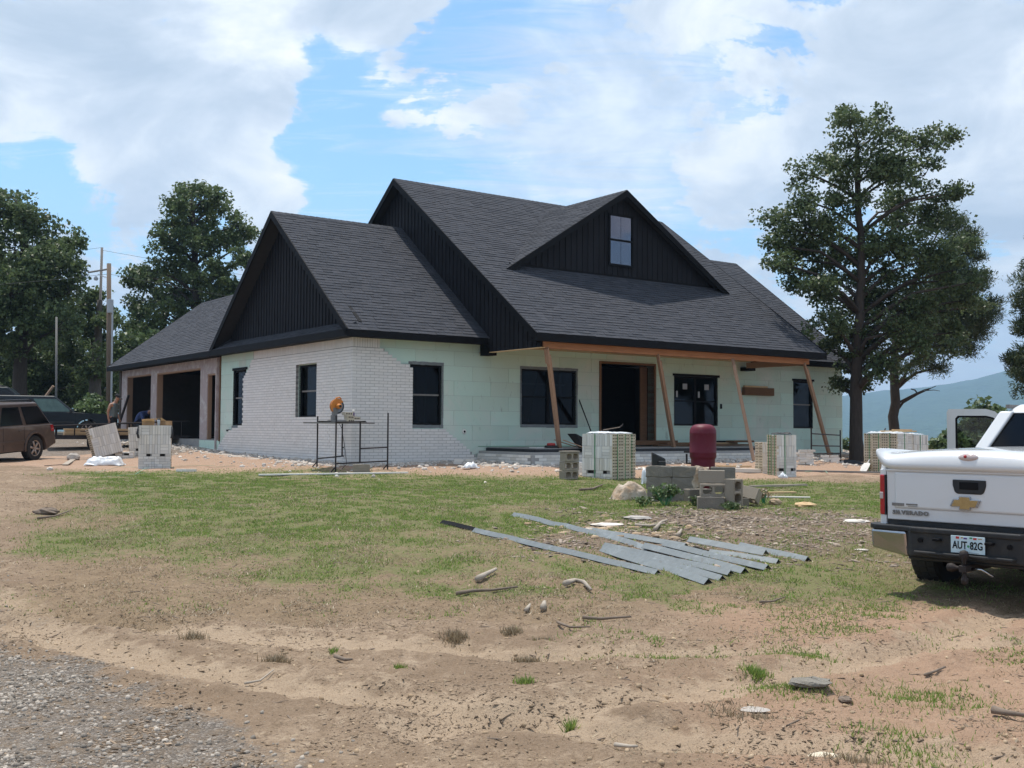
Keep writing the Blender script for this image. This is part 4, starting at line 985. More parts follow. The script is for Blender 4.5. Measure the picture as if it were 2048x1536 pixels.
# dormer roof
dsl = Vector((DHW, 0, DZ1 - DZ0))
for sx in (-1, 1):
    foot = DX + sx * DHW
    dd_ = slope_deck([(foot, DY - .0, DZ0), (foot, 3.9, DZ0), (DX, 3.9, DZ1), (DX, DY, DZ1)], .09)
    def keepd(u, t, sx=sx):
        y = DY + u; x = DX + sx * DHW * (1 - t / dsl.length); z = DZ0 + (DZ1 - DZ0) * t / dsl.length
        return z > MEZ + (y - MEY) * ms - .10
    shingled(dd_, (foot, DY, DZ0), (0, 1, 0), (-sx * DHW, 0, DZ1 - DZ0), 4.0, dsl.length, keepd)
# ridge caps
rc = MB()
def ridge(p, q_):
    p, q_ = Vector(p), Vector(q_); n = int((q_ - p).length / .2)
    ax = (q_ - p).normalized(); side = Vector((0, 0, 1)).cross(ax).normalized()
    for i in range(n):
        a = p + ax * .2 * i; b = p + ax * (.2 * i + .23)
        for s_ in (-1, 1):
            rc.hexa([a + Vector((0, 0, -.0)), b + Vector((0, 0, -.004)), b + side * s_ * .14 + Vector((0, 0, -.115)), a + side * s_ * .14 + Vector((0, 0, -.11)),
                     a + Vector((0, 0, .026)), b + Vector((0, 0, .018)), b + side * s_ * .14 + Vector((0, 0, -.085)), a + side * s_ * .14 + Vector((0, 0, -.078))])
ridge((MR0, MRY, MRZ), (MR1, MRY, MRZ)); ridge((LR0, LRY, LRZ), (3.9, LRY, LRZ)); ridge((15.1, RRY, RRZ), (RR1, RRY, RRZ)); ridge((GRX, 8, GRZ), (GRX, GB, GRZ)); ridge((DX, DY, DZ1), (DX, 3.9, DZ1))
ident(part(rc, 'ridge_caps', MT['shingle'], main_deck), kind='stuff')

# ---- fascias, soffits, rakes
def rake(p, q_, depth=.20, th=.035, name='rake_board', inward=(1, 0, 0)):
    p, q_ = Vector(p), Vector(q_); iv = Vector(inward) * th
    dn = Vector((0, 0, -depth)); up = Vector((0, 0, .012))
    part(MB().hexa([p + dn, q_ + dn, q_ + dn + iv, p + dn + iv, p + up, q_ + up, q_ + up + iv, p + up + iv]), name, MT['black'])
F = lambda x0, x1, y0, y1, z0, z1, name='fascia_board': part(MB().bx(x0, x1, y0, y1, z0, z1), name, MT['black'])
F(MR0 + .002, MR1 - .002, MEY - .030, MEY - .002, MEZ - .20, MEZ - .004)
F(MR0 + .01, MR1 - .01, MEY, -2.62, MEZ - .20, MEZ - .165, 'soffit_board')
rake((MR0 - .036, MEY - .03, MEZ), (MR0 - .036, MRY, MRZ)); rake((MR0 - .036, MRY, MRZ), (MR0 - .036, 12.0, MRZ - 7.5 * ms))
rake((MR1 + .001, MEY - .03, MEZ), (MR1 + .001, MRY, MRZ)); rake((MR1 + .001, MRY, MRZ), (MR1 + .001, 12.0, MRZ - 7.5 * ms))
F(LR0, 3.84, LEY - .03, LEY - .002, LEZ - .185, LEZ - .004); F(LR0 + .01, 3.84, LEY, -.002 - .095, 3.238, 3.272, 'soffit_board')
F(LR0 - .036, LR0 - .004, LEY - .03, GB, 3.225, 3.40); F(LR0, -.10, LEY + .01, GB - .01, 3.237, 3.271, 'soffit_board')
F(14.95, RR1, REY - .03, REY - .002, REZ - .185, REZ - .004); F(14.95, RR1, REY, -.002, 3.20, 3.238, 'soffit_board')
rake((LR0 - .036, LEY - .03, LEZ + .01), (LR0 - .036, LRY, LRZ + .01)); rake((LR0 - .036, LRY, LRZ + .01), (LR0 - .036, 9.37, LEZ + .01))
rake((RR1 + .001, REY - .03, REZ), (RR1 + .001, RRY, RRZ))
rake((GR0 - .03, GB + .002, 3.40), (GRX, GB + .002, GRZ), inward=(0, .035, 0)); rake((GRX, GB + .002, GRZ), (7.4, GB + .002, 3.4), inward=(0, .035, 0))
for sx in (-1, 1): rake((DX + sx * DHW, DY - .037, DZ0), (DX, DY - .037, DZ1), .20, .035, inward=(0, 1, 0))
# sloped shingle skirt under the left gable
sk = slope_deck([(LR0, LEY, 3.405), (LR0, 9.35, 3.405), (-.002, 9.0, 3.66), (-.002, -.1, 3.66)][::-1], .03)
shingled(sk, (LR0, 9.30, 3.415), (0, -1, 0), (.43, 0, .255), 9.7, .50, lambda u, t: LEY + (.10 + t * .51) / ls < 9.30 - u < 9.30 - (.02 + t * .51) / ls)
part(MB().bx(3.84, 4.12, -.50, -.10, 2.93, 3.14), 'eave_return_box', MT['black'])
part(MB().bx(14.42, 14.72, -.42, -.02, 2.90, 3.02), 'eave_return_box', MT['black'])

# ---- board and batten siding, every board its own piece
def siding(parent, place, a0, a1, lo, hi, pitch=.203):
    """boards between lo(a) and hi(a) along a; place(a, d, z) -> point, d = depth out of the wall"""
    a = a0
    while a < a1 - .01:
        b = min(a + pitch, a1)
        k = 3
        mb = MB()
        us = [a, b - .004]
        zl = [lo(u) for u in us]; zh = [hi(u) for u in us]
        if max(zh[0] - zl[0], zh[1] - zl[1]) > .02:
            zh = [max(h, l + .005) for h, l in zip(zh, zl)]
            mb.hexa([place(us[0], 0, zl[0]), place(us[1], 0, zl[1]), place(us[1], .014, zl[1]), place(us[0], .014, zl[0]), place(us[0], 0, zh[0]), place(us[1], 0, zh[1]), place(us[1], .014, zh[1]), place(us[0], .014, zh[0])])
            c0, c1 = b - .040, b - .001
            zl2 = [lo(c0), lo(c1)]; zh2 = [max(hi(c0), lo(c0) + .005), max(hi(c1), lo(c1) + .005)]
            mb.hexa([place(c0, .014, zl2[0]), place(c1, .014, zl2[1]), place(c1, .034, zl2[1]), place(c0, .034, zl2[0]), place(c0, .014, zh2[0]), place(c1, .014, zh2[1]), place(c1, .034, zh2[1]), place(c0, .034, zh2[0])])
            part(mb, 'siding_board', MT['siding'], parent)
        a = b
gw = part(MB().prism([(-.2, 3.64), (9.1, 3.64), (LRY, LRZ - .12)], lambda u, v, w: (w, u, v), .02, .12), 'gable_wall', MT['black'])
siding(gw, lambda a, d, z: (.0 - d + .018, a, z), -.3, 9.2, lambda a: 3.655, lambda a: LRZ - .12 - ls * abs(a - LRY), .203)
mg0 = lambda a: 3.02 if a < .0 else 3.0
mgw = part(MB().prism([(MEY + .2, 3.05), (11.8, 3.05), (11.9, 3.3), (MRY, MRZ - .13), (MEY + .2, MEZ + .04)], lambda u, v, w: (w, u, v), 3.92, 4.02), 'gable_wall', MT['black'])
siding(mgw, lambda a, d, z: (3.918 - d, a, z), MEY + .17, 11.6, mg0, lambda a: MRZ - .13 - ms * abs(a - MRY))
part(MB().bx(3.87, 4.03, MEY + .16, .0, 3.0, 3.018), 'siding_bottom_trim', MT['ply'])
rg = part(MB().prism([(MEY + .2, 3.3), (11.8, 3.3), (MRY, MRZ - .13)], lambda u, v, w: (w, u, v), 14.62, 14.76), 'gable_wall', MT['siding'])
part(MB().prism([(-.2, 3.3), (11.0, 3.3), (RRY, RRZ - .13)], lambda u, v, w: (w, u, v), W_ - .2, W_ - .05), 'gable_wall', MT['siding'])
part(MB().prism([(0, 3.2), (7.0, 3.2), (3.5, 6.1)], lambda u, v, w: (u, w, v), GE - .3, GE - .12), 'gable_wall', MT['siding'])
dfz = DY + .28
dzb = MEZ + (dfz - MEY) * ms
dws = (DZ1 - DZ0) / DHW
dg = part(MB().prism([(DX - DHW + .35, dzb - .02), (DX + DHW - .35, dzb - .02), (DX + .02, DZ1 - .13), (DX - .02, DZ1 - .13)], lambda u, v, w: (u, w, v), dfz + .002, dfz + .10), 'dormer_wall', MT['black'])
dwin = (DX - .47, DX + .43, 6.02, 7.52)
def dorm(a0, a1, zlo, zhi): siding(dg, lambda a, d, z: (a, dfz - d, z), a0, a1, zlo, zhi, .218)
dh = lambda a: DZ1 - .13 - dws * abs(a - DX)
fx = lambda c: (lambda a: c)
dorm(DX - DHW + .2, dwin[0] - .06, fx(dzb + .03), dh); dorm(dwin[1] + .06, DX + DHW - .2, fx(dzb + .03), dh)
dorm(dwin[0] - .06, dwin[1] + .06, fx(dzb + .03), fx(dwin[2] - .06)); dorm(dwin[0] - .06, dwin[1] + .06, fx(dwin[3] + .06), dh)
part(MB().bx(DX - DHW + .3, DX + DHW - .3, dfz - .045, dfz + .02, dzb - .01, dzb + .045), 'dormer_base_trim', MT['black'])
df = MB(); x0, x1, z0, z1 = dwin
for a in ((x0 - .06, x0, z0 - .06, z1 + .06), (x1, x1 + .06, z0 - .06, z1 + .06), (x0, x1, z1, z1 + .06), (x0, x1, z0 - .06, z0), (x0, x1, (z0 + z1) / 2 - .025, (z0 + z1) / 2 + .025)):
    df.bx(a[0], a[1], dfz - .075, dfz - .0, a[2], a[3])
df = part(df, 'dormer_window_frame', MT['black'])
sky_pane = glass_mat('mirror_pane', (0.2, 0.2, 0.22), alpha=0.17, gloss=(0.82, 0.76, 0.86, 1))
for c, d in ((z0, (z0 + z1) / 2 - .025), ((z0 + z1) / 2 + .025, z1)):
    for a, b in ((x0, (x0 + x1) / 2 - .006), ((x0 + x1) / 2 + .006, x1)):
        part(MB().bx(a, b, dfz - .035, dfz - .025, c, d), 'pane', sky_pane, df)
    part(MB().bx((x0 + x1) / 2 - .006, (x0 + x1) / 2 + .006, dfz - .036, dfz - .02, c, d), 'glazing_bar', MT['siding'], df)

# ---- porch: slab on a low white brick wall, beam and leaning props
PS, PX0, PX1, PZ = -2.55, 3.86, 14.55, .40
porch = part(MB().bx(PX0 + .02, PX1 - .02, PS + .02, -.012, -.5, PZ - .10), 'porch_footing', MT['mortar'])
part(MB().bx(PX0 + .30, PX1 - .30, PS + .30, -.010, PZ - .10, PZ), 'porch_slab', MT['slab'], porch)
part(MB().bx(PX0 + .27, PX1 - .27, PS + .27, PS + .30, PZ - .14, PZ - .02).bx(PX0 + .25, PX0 + .30, PS + .3, -.02, PZ - .1, PZ - .02), 'slab_form_board', MT['fabric_black'], porch)
pr = MB(); ni = 0
for r in range(7):
    zc = -.30 + r * BH
    x = PX0 + (BP / 2 if r % 2 else 0)
    while x < PX1 - .05:
        a, b = x, min(x + BP - MJ, PX1); o = j()
        if zc + BH > -.06 and x < 13.5 and ni < 0: pass
        pr.bx(a, b, PS - .09 + o, PS, zc, zc + BH - MJ); x += BP
    y = PS + (BP / 2 if r % 2 else 0)
    while y < -.12:
        o = j(); pr.bx(PX0 - .09 + o, PX0, y, min(y + BP - MJ, -.10), zc, zc + BH - MJ); y += BP
part(MB().bx(PX0 - .083, PX1, PS - .083, PS + .03, -.32, -.30 + 7 * BH - .012).bx(PX0 - .083, PX0 + .03, PS, -.10, -.32, -.30 + 7 * BH - .013), 'porch_mortar', MT['mortar'], porch)
ident(part(pr, 'porch_bricks', MT['brick_white'], porch), kind='stuff')
part(MB().bx(3.98, 14.52, -2.80, -2.66, 3.0, 3.19), 'porch_beam', MT['wood_x'])
part(MB().bx(14.40, 14.52, -2.65, -.30, 2.98, 3.17), 'porch_side_beam', MT['wood'])
part(MB().bx(4.06, 14.4, -2.65, -.01, 3.20, 3.235), 'porch_ceiling', MT['ply'])
def prop(px, py, top, w=.105):
    b = on(px, py); l = b - HK
    lx, ly = l.x * HU[0] + l.y * HU[1], l.x * HV[0] + l.y * HV[1]
    return lx, ly, l.z
# ---- garage: wrapped sheathing front with two open bays and a side door
gp = MB()
for a, b, c, d in reduce(cut, [(10.0, 10.85, .5, 2.72), (11.55, 16.42, .5, 2.96), (17.12, 20.35, .5, 2.98)], [(D_ + .06, GE, .30, 3.236)]):
    gp.bx(.03, .17, a, b, c, d)
gw_ = part(gp, 'garage_front', MT['osb'])
for (a, b, c, dj) in ((10.0, 10.85, 2.72, .18), (11.55, 16.42, 2.96, .26), (17.12, 20.35, 2.98, .26)):
    part(MB().bx(.05, dj, b - .04, b - .003, .5, c).bx(.05, dj, a + .003, a + .04, .5, c).bx(.05, dj, a + .04, b - .04, c - .05, c - .003), 'opening_jamb', MT['wood'], gw_)
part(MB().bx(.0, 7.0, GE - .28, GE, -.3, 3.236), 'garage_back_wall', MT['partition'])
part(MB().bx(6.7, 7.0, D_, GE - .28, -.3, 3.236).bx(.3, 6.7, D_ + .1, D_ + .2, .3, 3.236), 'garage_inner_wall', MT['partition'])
part(MB().bx(.0, 6.7, D_ + .06, GE - .28, .05, .50), 'garage_slab', MT['slab'])
part(MB().bx(-.012, .028, D_ + .04, 11.45, -.2, .47), 'foundation_foam', MT['foam'])
part(MB().bx(-.06, .02, D_ + .28, D_ + .36, .1, 3.2), 'corner_board', MT['osb'])
part(MB().bx(-.04, .02, D_ + .02, D_ + .06, .45, 3.22), 'sheathing_edge', MT['wood_dark'])
st = MB()
for i in range(7): st.bx(4.4, 6.6, 17.5 - i * .5, 18.0 - i * .5, .5 + i * .33, .58 + i * .33)
part(st, 'stacked_material', MT['brick_white'])
part(MB().bx(6.6, 6.66, 15.2, 18.2, 2.3, 2.65), 'white_panel', MT['foam'])
# boxed beam pocket on the front wall
part(MB().bx(14.50, 15.98, -.14, -.01, 2.10, 2.36), 'ledger_board', MT['wood_dark'])
part(MB().bx(14.56, 15.7, -.10, -.012, 2.362, 2.42), 'ledger_foam', MT['ply'])
# ------------------------------------------------------------------ trees
def leaf_mesh(name, centres, sig, per, size, mat, needle=False, droop=0.25):
    """leaf faces scattered round the cluster centres"""
    C = np.repeat(np.asarray(centres), per, 0); n = len(C)
    sg = np.repeat(np.asarray(sig), per)[:, None]
    d = rng.normal(0, 1, (n, 3)); d /= np.linalg.norm(d, axis=1)[:, None]
    P = C + d * sg * rng.random((n, 1)) ** 0.5 * np.array([1.25, 1.25, .8])
    if needle: a = d * .8 + rng.normal(0, .5, (n, 3)) + np.array([0, 0, .30])
    else: a = rng.normal(0, 1, (n, 3)) + d * .6 - np.array([0, 0, droop])
    a /= np.linalg.norm(a, axis=1)[:, None]
    nrm = rng.normal(0, .75, (n, 3)) + np.array([0, 0, .9])
    b = np.cross(nrm, a); b /= np.linalg.norm(b, axis=1)[:, None] + 1e-9
    L = size * (0.6 + .8 * rng.random((n, 1))); Wd = L * (0.13 if needle else 0.36)
    if needle: L = L * 1.5
    nn = np.cross(a, b)
    v = np.empty((n, 4, 3))
    v[:, 0] = P - a * L * .5; v[:, 1] = P + b * Wd + nn * L * .08; v[:, 2] = P + a * L * .5; v[:, 3] = P - b * Wd + nn * L * .08
    return np_mesh(name, v.reshape(-1, 3), np.arange(4 * n).reshape(-1, 4), mat)
def tree(label, group, base, trunk, lobes, leaf, size=.13, dens=13.0, per=70, bark='bark', r0=.25, needle=False, name='tree', cat='tree', sigma=.30, hollow=.45, twig=True):
    base = Vector(base)
    root = empty(name, base, 0, label, cat, group)
    tp = [base + Vector((0, 0, -.3))] + [Vector(p) for p in trunk]
    rad = [r0 * 1.35] + [r0 * (1 - .75 * (i / max(1, len(trunk)))) for i in range(len(trunk))]
    # smooth the trunk
    pts, rr = [], []
    for i in range(len(tp) - 1):
        for k in range(3):
            t = k / 3; pts.append(tp[i].lerp(tp[i + 1], t) + Vector((random.gauss(0, .02), random.gauss(0, .02), 0)) * (1 if i else 0)); rr.append(rad[i] * (1 - t) + rad[i + 1] * t)
    pts.append(tp[-1]); rr.append(rad[-1])
    rel = lambda p: Vector(p) - base
    tm = MB().tube([rel(p) for p in pts], rr, 10)
    tm.build('trunk', MT[bark], root, True)
    bm_ = MB(); cs, sg = [], []
    for c, r in lobes:
        c = Vector(c)
        below = [i for i, p in enumerate(pts) if p.z < c.z - .25 * r - .3 * (Vector((c.x, c.y, 0)) - Vector((p.x, p.y, 0))).length]
        k = below[-1] if below else len(pts) // 2
        s = pts[k]; rs = min(rr[k] * .55, .11)
        mid = s.lerp(c, .5) + Vector((random.gauss(0, .12), random.gauss(0, .12), .12 * (c - s).length))
        bm_.tube([rel(s), rel(s.lerp(mid, .5) + Vector((0, 0, .05))), rel(mid), rel(c)], [rs, rs * .8, rs * .6, rs * .28], 6)
        n = max(5, int(dens * r * r * 4.6))
        for i in range(n):
            d = Vector((random.gauss(0, 1), random.gauss(0, 1), random.gauss(0, 1))).normalized()
            p = c + d * r * (hollow + (1 - hollow) * random.random() ** .7) * (.8 + .4 * random.random())
            cs.append(rel(p)); sg.append(sigma * random.uniform(.6, 1.25))
            if twig and i % 3 == 0:
                bm_.tube([rel(c), rel(c.lerp(p, .55) + Vector((0, 0, .06))), rel(p)], [rs * .25, rs * .16, .006], 4, False)
    bm_.build('limbs', MT[bark], root, True)
    cr = link_mesh('crown', leaf_mesh('crown', [tuple(c) for c in cs], sg, per, size, MT[leaf], needle), root)
    ident(cr, kind='stuff')
    return root
def lob(Y, pts, dY=1.0):
    return [(aty(x, y, Y + random.uniform(-dY, dY)), r * Y / FPX) for x, y, r in pts]

YO = 36.0
b1 = aty(1716, 915, YO); b1.z = float(land(b1.x, b1.y))
tree('tall broad oak with the left trunk of the pair beside the house', 'big trees beside the house', b1,
     [aty(1712, 880, YO), aty(1713, 780, YO), aty(1714, 690, YO), aty(1722, 600, YO), aty(1722, 500, YO), aty(1716, 400, YO), aty(1714, 300, YO)],
     lob(YO, [(1702, 262, 48), (1690, 232, 24), (1740, 245, 30), (1650, 318, 44), (1600, 345, 28), (1740, 325, 62), (1690, 370, 55), (1610, 400, 44), (1572, 455, 34), (1548, 440, 20), (1545, 490, 18), (1560, 525, 24),
              (1640, 450, 62), (1600, 520, 50), (1580, 560, 28), (1690, 500, 75), (1640, 570, 50), (1720, 590, 80), (1650, 640, 40), (1690, 660, 55), (1740, 680, 52), (1690, 735, 30), (1660, 700, 24), (1900, 560, 34), (1880, 610, 46), (1840, 640, 50), (1930, 600, 26), (1800, 660, 40), (1750, 700, 36), (1775, 738, 24), (1838, 702, 34), (1895, 690, 24), (1590, 480, 40), (1625, 560, 34), (1925, 500, 30), (1905, 540, 38), (1942, 565, 28), (1958, 612, 22), (1905, 665, 34),
              (1810, 262, 36), (1865, 290, 34), (1895, 268, 16), (1790, 340, 52), (1850, 350, 36), (1890, 380, 30), (1915, 385, 14), (1800, 420, 66), (1870, 440, 48), (1780, 500, 78), (1850, 520, 58), (1790, 590, 60), (1760, 730, 26), (1722, 770, 16), (1680, 770, 12)], 1.5),
     'leaf_oak', .115, 4.6, 100, 'bark', .22, sigma=.40, hollow=.25)
b2 = spot(1790, 905); YP = b2.y
b2.z = float(ground_z(b2.x, b2.y)[0])
tree('dark pine behind the brick stacks with a right leaning crown', 'big trees beside the house', b2,
     [aty(1788, 860, YP), aty(1790, 780, YP), aty(1790, 700, YP), aty(1800, 630, YP), aty(1830, 560, YP), aty(1860, 500, YP)],
     lob(YP, [(1900, 440, 30), (1925, 500, 32), (1940, 470, 18), (1900, 540, 46), (1955, 505, 18), (1930, 560, 38), (1960, 560, 16), (1880, 600, 60), (1940, 620, 40), (1985, 605, 16), (1975, 625, 22), (1900, 660, 44), (1945, 670, 26), (1860, 670, 44), (1810, 660, 40), (1850, 720, 16), (1880, 735, 14), (1815, 740, 18), (1940, 700, 12), (1960, 660, 14)], .9),
     'leaf_pine', .10, 10.0, 170, 'bark', .20, needle=True, sigma=.40, hollow=.1)
# broken limb
dl = MB()
dl.tube([aty(1796, 818, YP), aty(1806, 805, YP), aty(1836, 788, YP), aty(1872, 772, YP)], [.055, .05, .035, .012], 6)
dl.tube([aty(1796, 806, YP - .05), aty(1826, 790, YP - .05), aty(1850, 779, YP), aty(1862, 776, YP)], [.05, .035, .02, .01], 6)
dl.tube([aty(1836, 788, YP), aty(1830, 780, YP), aty(1822, 778, YP)], [.03, .03, .02], 5)
dl.tube([aty(1852, 781, YP), aty(1868, 780, YP), aty(1880, 782, YP)], [.02, .014, .008], 5)
ident(dl.build('broken_limb', MT['bark'], smooth=True), 'bare broken limb sticking out of the pine trunk toward the hills', 'branch')
# pine at the right edge of the frame
b3 = Vector((17.2, 33.0, .5))
tree('dark pine cut off by the right edge of the view', 'big trees beside the house', b3, [(17.3, 33, 2.5), (17.3, 33, 5), (17.2, 33, 8)],
     lob(33, [(2075, 560, 36), (2056, 600, 18), (2070, 640, 44), (2050, 650, 14), (2075, 720, 50), (2040, 725, 18), (2026, 718, 9), (2060, 775, 20), (2100, 500, 50)], .6), 'leaf_pine', .11, 9, 170, 'bark', .2, needle=True, sigma=.36)
# round bush behind the white truck
tree('round leafy young tree behind the white pickup', None, (21.5, 50.0, -.6), [(21.5, 50, 1), (21.5, 50, 2.4)],
     lob(50, [(1960, 850, 34), (1935, 845, 22), (1915, 862, 16), (1905, 885, 14), (1935, 880, 26), (1985, 835, 24), (2005, 850, 30), (1965, 825, 18), (1985, 880, 34), (1880, 893, 12), (1895, 900, 16)], .8),
     'leaf_light', .24, 4.5, 60, 'bark', .12, name='small_tree', sigma=.4)
tree('low green shrub between the house corner and the oak trunk', None, (13.0, 41.5, .5), [(13.0, 41.5, 1.0)],
     lob(41.5, [(1694, 893, 10), (1700, 905, 8), (1688, 905, 8)], .3), 'leaf_light', .14, 16, 60, 'bark', .05, name='shrub', cat='shrub', sigma=.2)
# woodland on the left
def wood_tree(label, x, y0, Y, trunk_px, lobes, leaf='leaf_wood', r0=.3, size=.20, dens=2.5, per=90, bark='bark', dY=2.0, sig=.55, name='tree'):
    g = aty(x, y0, Y); g.z = float(land(g.x, g.y))
    tree(label, 'trees along the left of the yard', g, [aty(a, b, Y) for a, b in trunk_px], lob(Y, lobes, dY), leaf, size, dens, per, bark, r0, sigma=sig, hollow=.4, name=name)
wood_tree('tall dense tree filling the left edge of the view', 40, 840, 56, [(40, 760), (45, 640), (50, 520), (45, 420)],
          [(20, 420, 42), (-20, 440, 60), (55, 440, 40), (95, 470, 34), (120, 495, 34), (30, 500, 60), (90, 540, 56), (140, 520, 26), (150, 480, 18), (155, 540, 20), (20, 590, 70), (90, 610, 60), (-40, 560, 80), (140, 585, 28), (40, 670, 60), (110, 660, 45), (-30, 660, 70), (15, 395, 24)], r0=.35)
wood_tree('leafy tree leaning over the grey poles', 190, 800, 60, [(190, 700), (185, 640)],
          [(165, 600, 30), (195, 610, 26), (215, 620, 18), (150, 650, 34), (190, 660, 34), (130, 700, 40), (175, 710, 32), (205, 690, 20), (225, 640, 12)], r0=.2)
wood_tree('shaded tree behind the dark pickup', 60, 830, 62, [(60, 760), (70, 700)],
          [(60, 720, 50), (0, 730, 60), (110, 740, 44), (40, 780, 50), (100, 790, 44), (150, 760, 40), (-30, 790, 50), (160, 800, 34), (195, 760, 28)], r0=.25)
wood_tree('grey trunked tree behind the man at the garage', 192, 830, 58, [(190, 780), (193, 720), (196, 660), (200, 600)],
          [(205, 720, 22), (180, 740, 30), (215, 770, 22), (180, 790, 30), (205, 640, 16)], bark='bark_grey', r0=.32)
wood_tree('tall open tree rising behind the garage roof', 400, 820, 64, [(398, 760), (397, 650), (392, 560), (388, 470), (384, 400)],
          [(385, 378, 24), (365, 400, 32), (415, 392, 30), (440, 395, 16), (345, 410, 16), (390, 440, 44), (435, 425, 24), (345, 450, 28), (325, 470, 16), (395, 500, 50), (455, 470, 20), (480, 450, 26), (500, 470, 16), (475, 495, 26), (340, 520, 36), (300, 540, 24), (275, 550, 20), (430, 550, 46), (490, 520, 26), (370, 570, 54), (310, 585, 40), (275, 600, 18), (265, 572, 12), (430, 600, 44), (340, 630, 44), (290, 640, 26), (275, 625, 12), (395, 640, 40), (450, 590, 30), (300, 670, 30), (262, 650, 12), (282, 692, 20)], r0=.3, dens=2.9)
wood_tree('bright low tree between the utility pole and the garage', 250, 800, 62, [(250, 740), (252, 700)],
          [(245, 690, 22), (270, 690, 26), (235, 710, 16), (255, 720, 26), (290, 700, 28), (240, 750, 24), (225, 730, 10), (320, 690, 26)], 'leaf_light', r0=.12, size=.24)
wood_tree('pale green bush behind the hood of the dark pickup', 182, 835, 47, [(182, 815)],
          [(180, 803, 14), (168, 815, 14), (192, 815, 14), (160, 822, 10), (186, 826, 14), (200, 824, 8)], 'leaf_light', r0=.06, size=.16, dens=9, per=60, sig=.25, name='bush')
# darker wood further back that closes the gaps
ws = []
for i in range(90):
    ws.append((random.uniform(-120, 300), random.uniform(690, 815), random.uniform(26, 46)))
for i in range(26): ws.append((random.uniform(-140, 110), random.uniform(520, 700), random.uniform(36, 56)))
cs = []; sg = []
for c, r in lob(74, ws, 4):
    for i in range(int(1.3 * r * r * 3)):
        d = Vector((random.gauss(0, 1), random.gauss(0, 1), random.gauss(0, 1))).normalized(); cs.append(tuple(c + d * r * random.uniform(.3, 1))); sg.append(.7)
ident(link_mesh('woodland', leaf_mesh('woodland', cs, sg, 26, .42, MT['leaf_wood'])), kind='stuff')
fw = []
for i in range(60): fw.append((aty(random.uniform(1640, 2300), random.uniform(893, 930), 62 + random.uniform(-6, 20)), random.uniform(.7, 1.6)))
cs, sg = [], []
for c, r in fw:
    c.z = float(land(c.x, c.y)) + random.uniform(0, 1.2)
    for i in range(10): cs.append(tuple(c + Vector((random.gauss(0, r), random.gauss(0, r), random.gauss(0, .5 * r))))); sg.append(.5)
ident(link_mesh('undergrowth', leaf_mesh('undergrowth', cs, sg, 40, .24, MT['leaf_light'])), kind='stuff')

# ------------------------------------------------------------------ hills across the valley
def hills():
    az = np.radians(np.linspace(-45, 60, 420)); D = np.linspace(0, 1, 70)
    A, T = np.meshgrid(az, D)
    px = 1024 + FPX * np.tan(A)
    crest = np.interp(px, [-2000, 200, 1200, 1600, 1686, 1729, 1775, 1830, 1881, 1958, 1987, 2048, 2300, 2700, 4000], [800, 815, 812, 800, 797, 792, 787, 785, 779, 768, 760, 748, 705, 690, 760])
    base = 863.0
    R = 2300 + 2300 * T
    Hc = (base - crest) / FPX * 4600 + EYE
    n = fbm(A * 26, T * 5 + 3, 5) - .5; n2 = fbm(A * 120, T * 26, 4) - .5
    prof = sstep(0.0, 1.0, T) ** 0.8
    Z = -60 + (Hc + 60) * prof * (1 + n * .5 * (1 - T)) + n2 * 16 * (1 - 0.6 * T) + n2 * 6
    X, Y = R * np.sin(A) / 1.0, R * np.cos(A)
    ny_, nx_ = X.shape
    back = np.stack([X[-1] * 1.1, Y[-1] * 1.1, np.full(nx_, -60.)], -1)
    V = np.concatenate([np.stack([X, Y, Z], -1).reshape(-1, 3), back])
    ix = np.arange((ny_ + 1) * nx_).reshape(ny_ + 1, nx_)
    Q = np.stack([ix[:-1, :-1], ix[:-1, 1:], ix[1:, 1:], ix[1:, :-1]], -1).reshape(-1, 4)
    hm = M('wooded_hill', (0.060, 0.105, 0.045), (0.030, 0.058, 0.030), .03, .95, bump=1.0, bscale=.05, contrast=.2, detail=8)
    for nd in hm.node_tree.nodes:
        if nd.type == 'BUMP': nd.inputs['Distance'].default_value = 14
    ident(link_mesh('hills', np_mesh('hills', V, Q, hm, True)), kind='structure')
hills()

# ------------------------------------------------------------------ poles and wires
def pole(label, px0, py0, px1, py1, Y, r, mat, extra=None, group='poles at the left of the yard'):
    b = aty(px0, py0, Y); t = aty(px1, py1, Y); b.z = float(land(b.x, b.y)) - .2
    root = empty('utility_pole', b, 0, label, 'pole', group)
    MB().tube([(0, 0, 0), t - b], [r, r * .8], 12).build('shaft', MT[mat], root, True)
    if extra: extra(root, b, t)
    return t
def x1(root, b, t):
    MB().tube([Vector((.16, -.16, 0)), Vector((.16, -.16, 0)) + (aty(221, 600, 50) - b)], .045, 8).build('conduit', MT['conduit'], root)
    MB().tube([aty(218, 538, 50) - b, aty(176, 545, 50) - b], .045, 6).build('crossarm', MT['pole_grey'], root)
    MB().tube([aty(216, 556, 50) - b, aty(203, 552, 50) - b, aty(196, 548, 50) - b], .02, 6).build('bracket', MT['conduit'], root)
    MB().lathe([(.02, -.12), (.09, -.1), (.11, .0), (.05, .08)], 10, Matrix.Translation(aty(192, 556, 50) - b)).build('insulator', MT['conduit'], root)
    MB().lathe([(.0, -.35), (.13, -.34), (.13, .28), (.0, .32)], 12, Matrix.Translation(aty(223, 612, 50) - b + Vector((0, -.2, 0)))).build('meter_box', MT['conduit'], root)
t1 = pole('thick brown utility pole with grey conduit beside the garage', 218, 850, 218, 527, 50, .125, 'pole', x1)
t2 = pole('taller thin grey pole behind the brown utility pole', 193, 850, 204, 495, 58, .085, 'pole_grey')
pole('short slim grey pole standing behind the dark pickup', 113, 850, 113, 634, 46, .05, 'pole_grey')
w = MB()
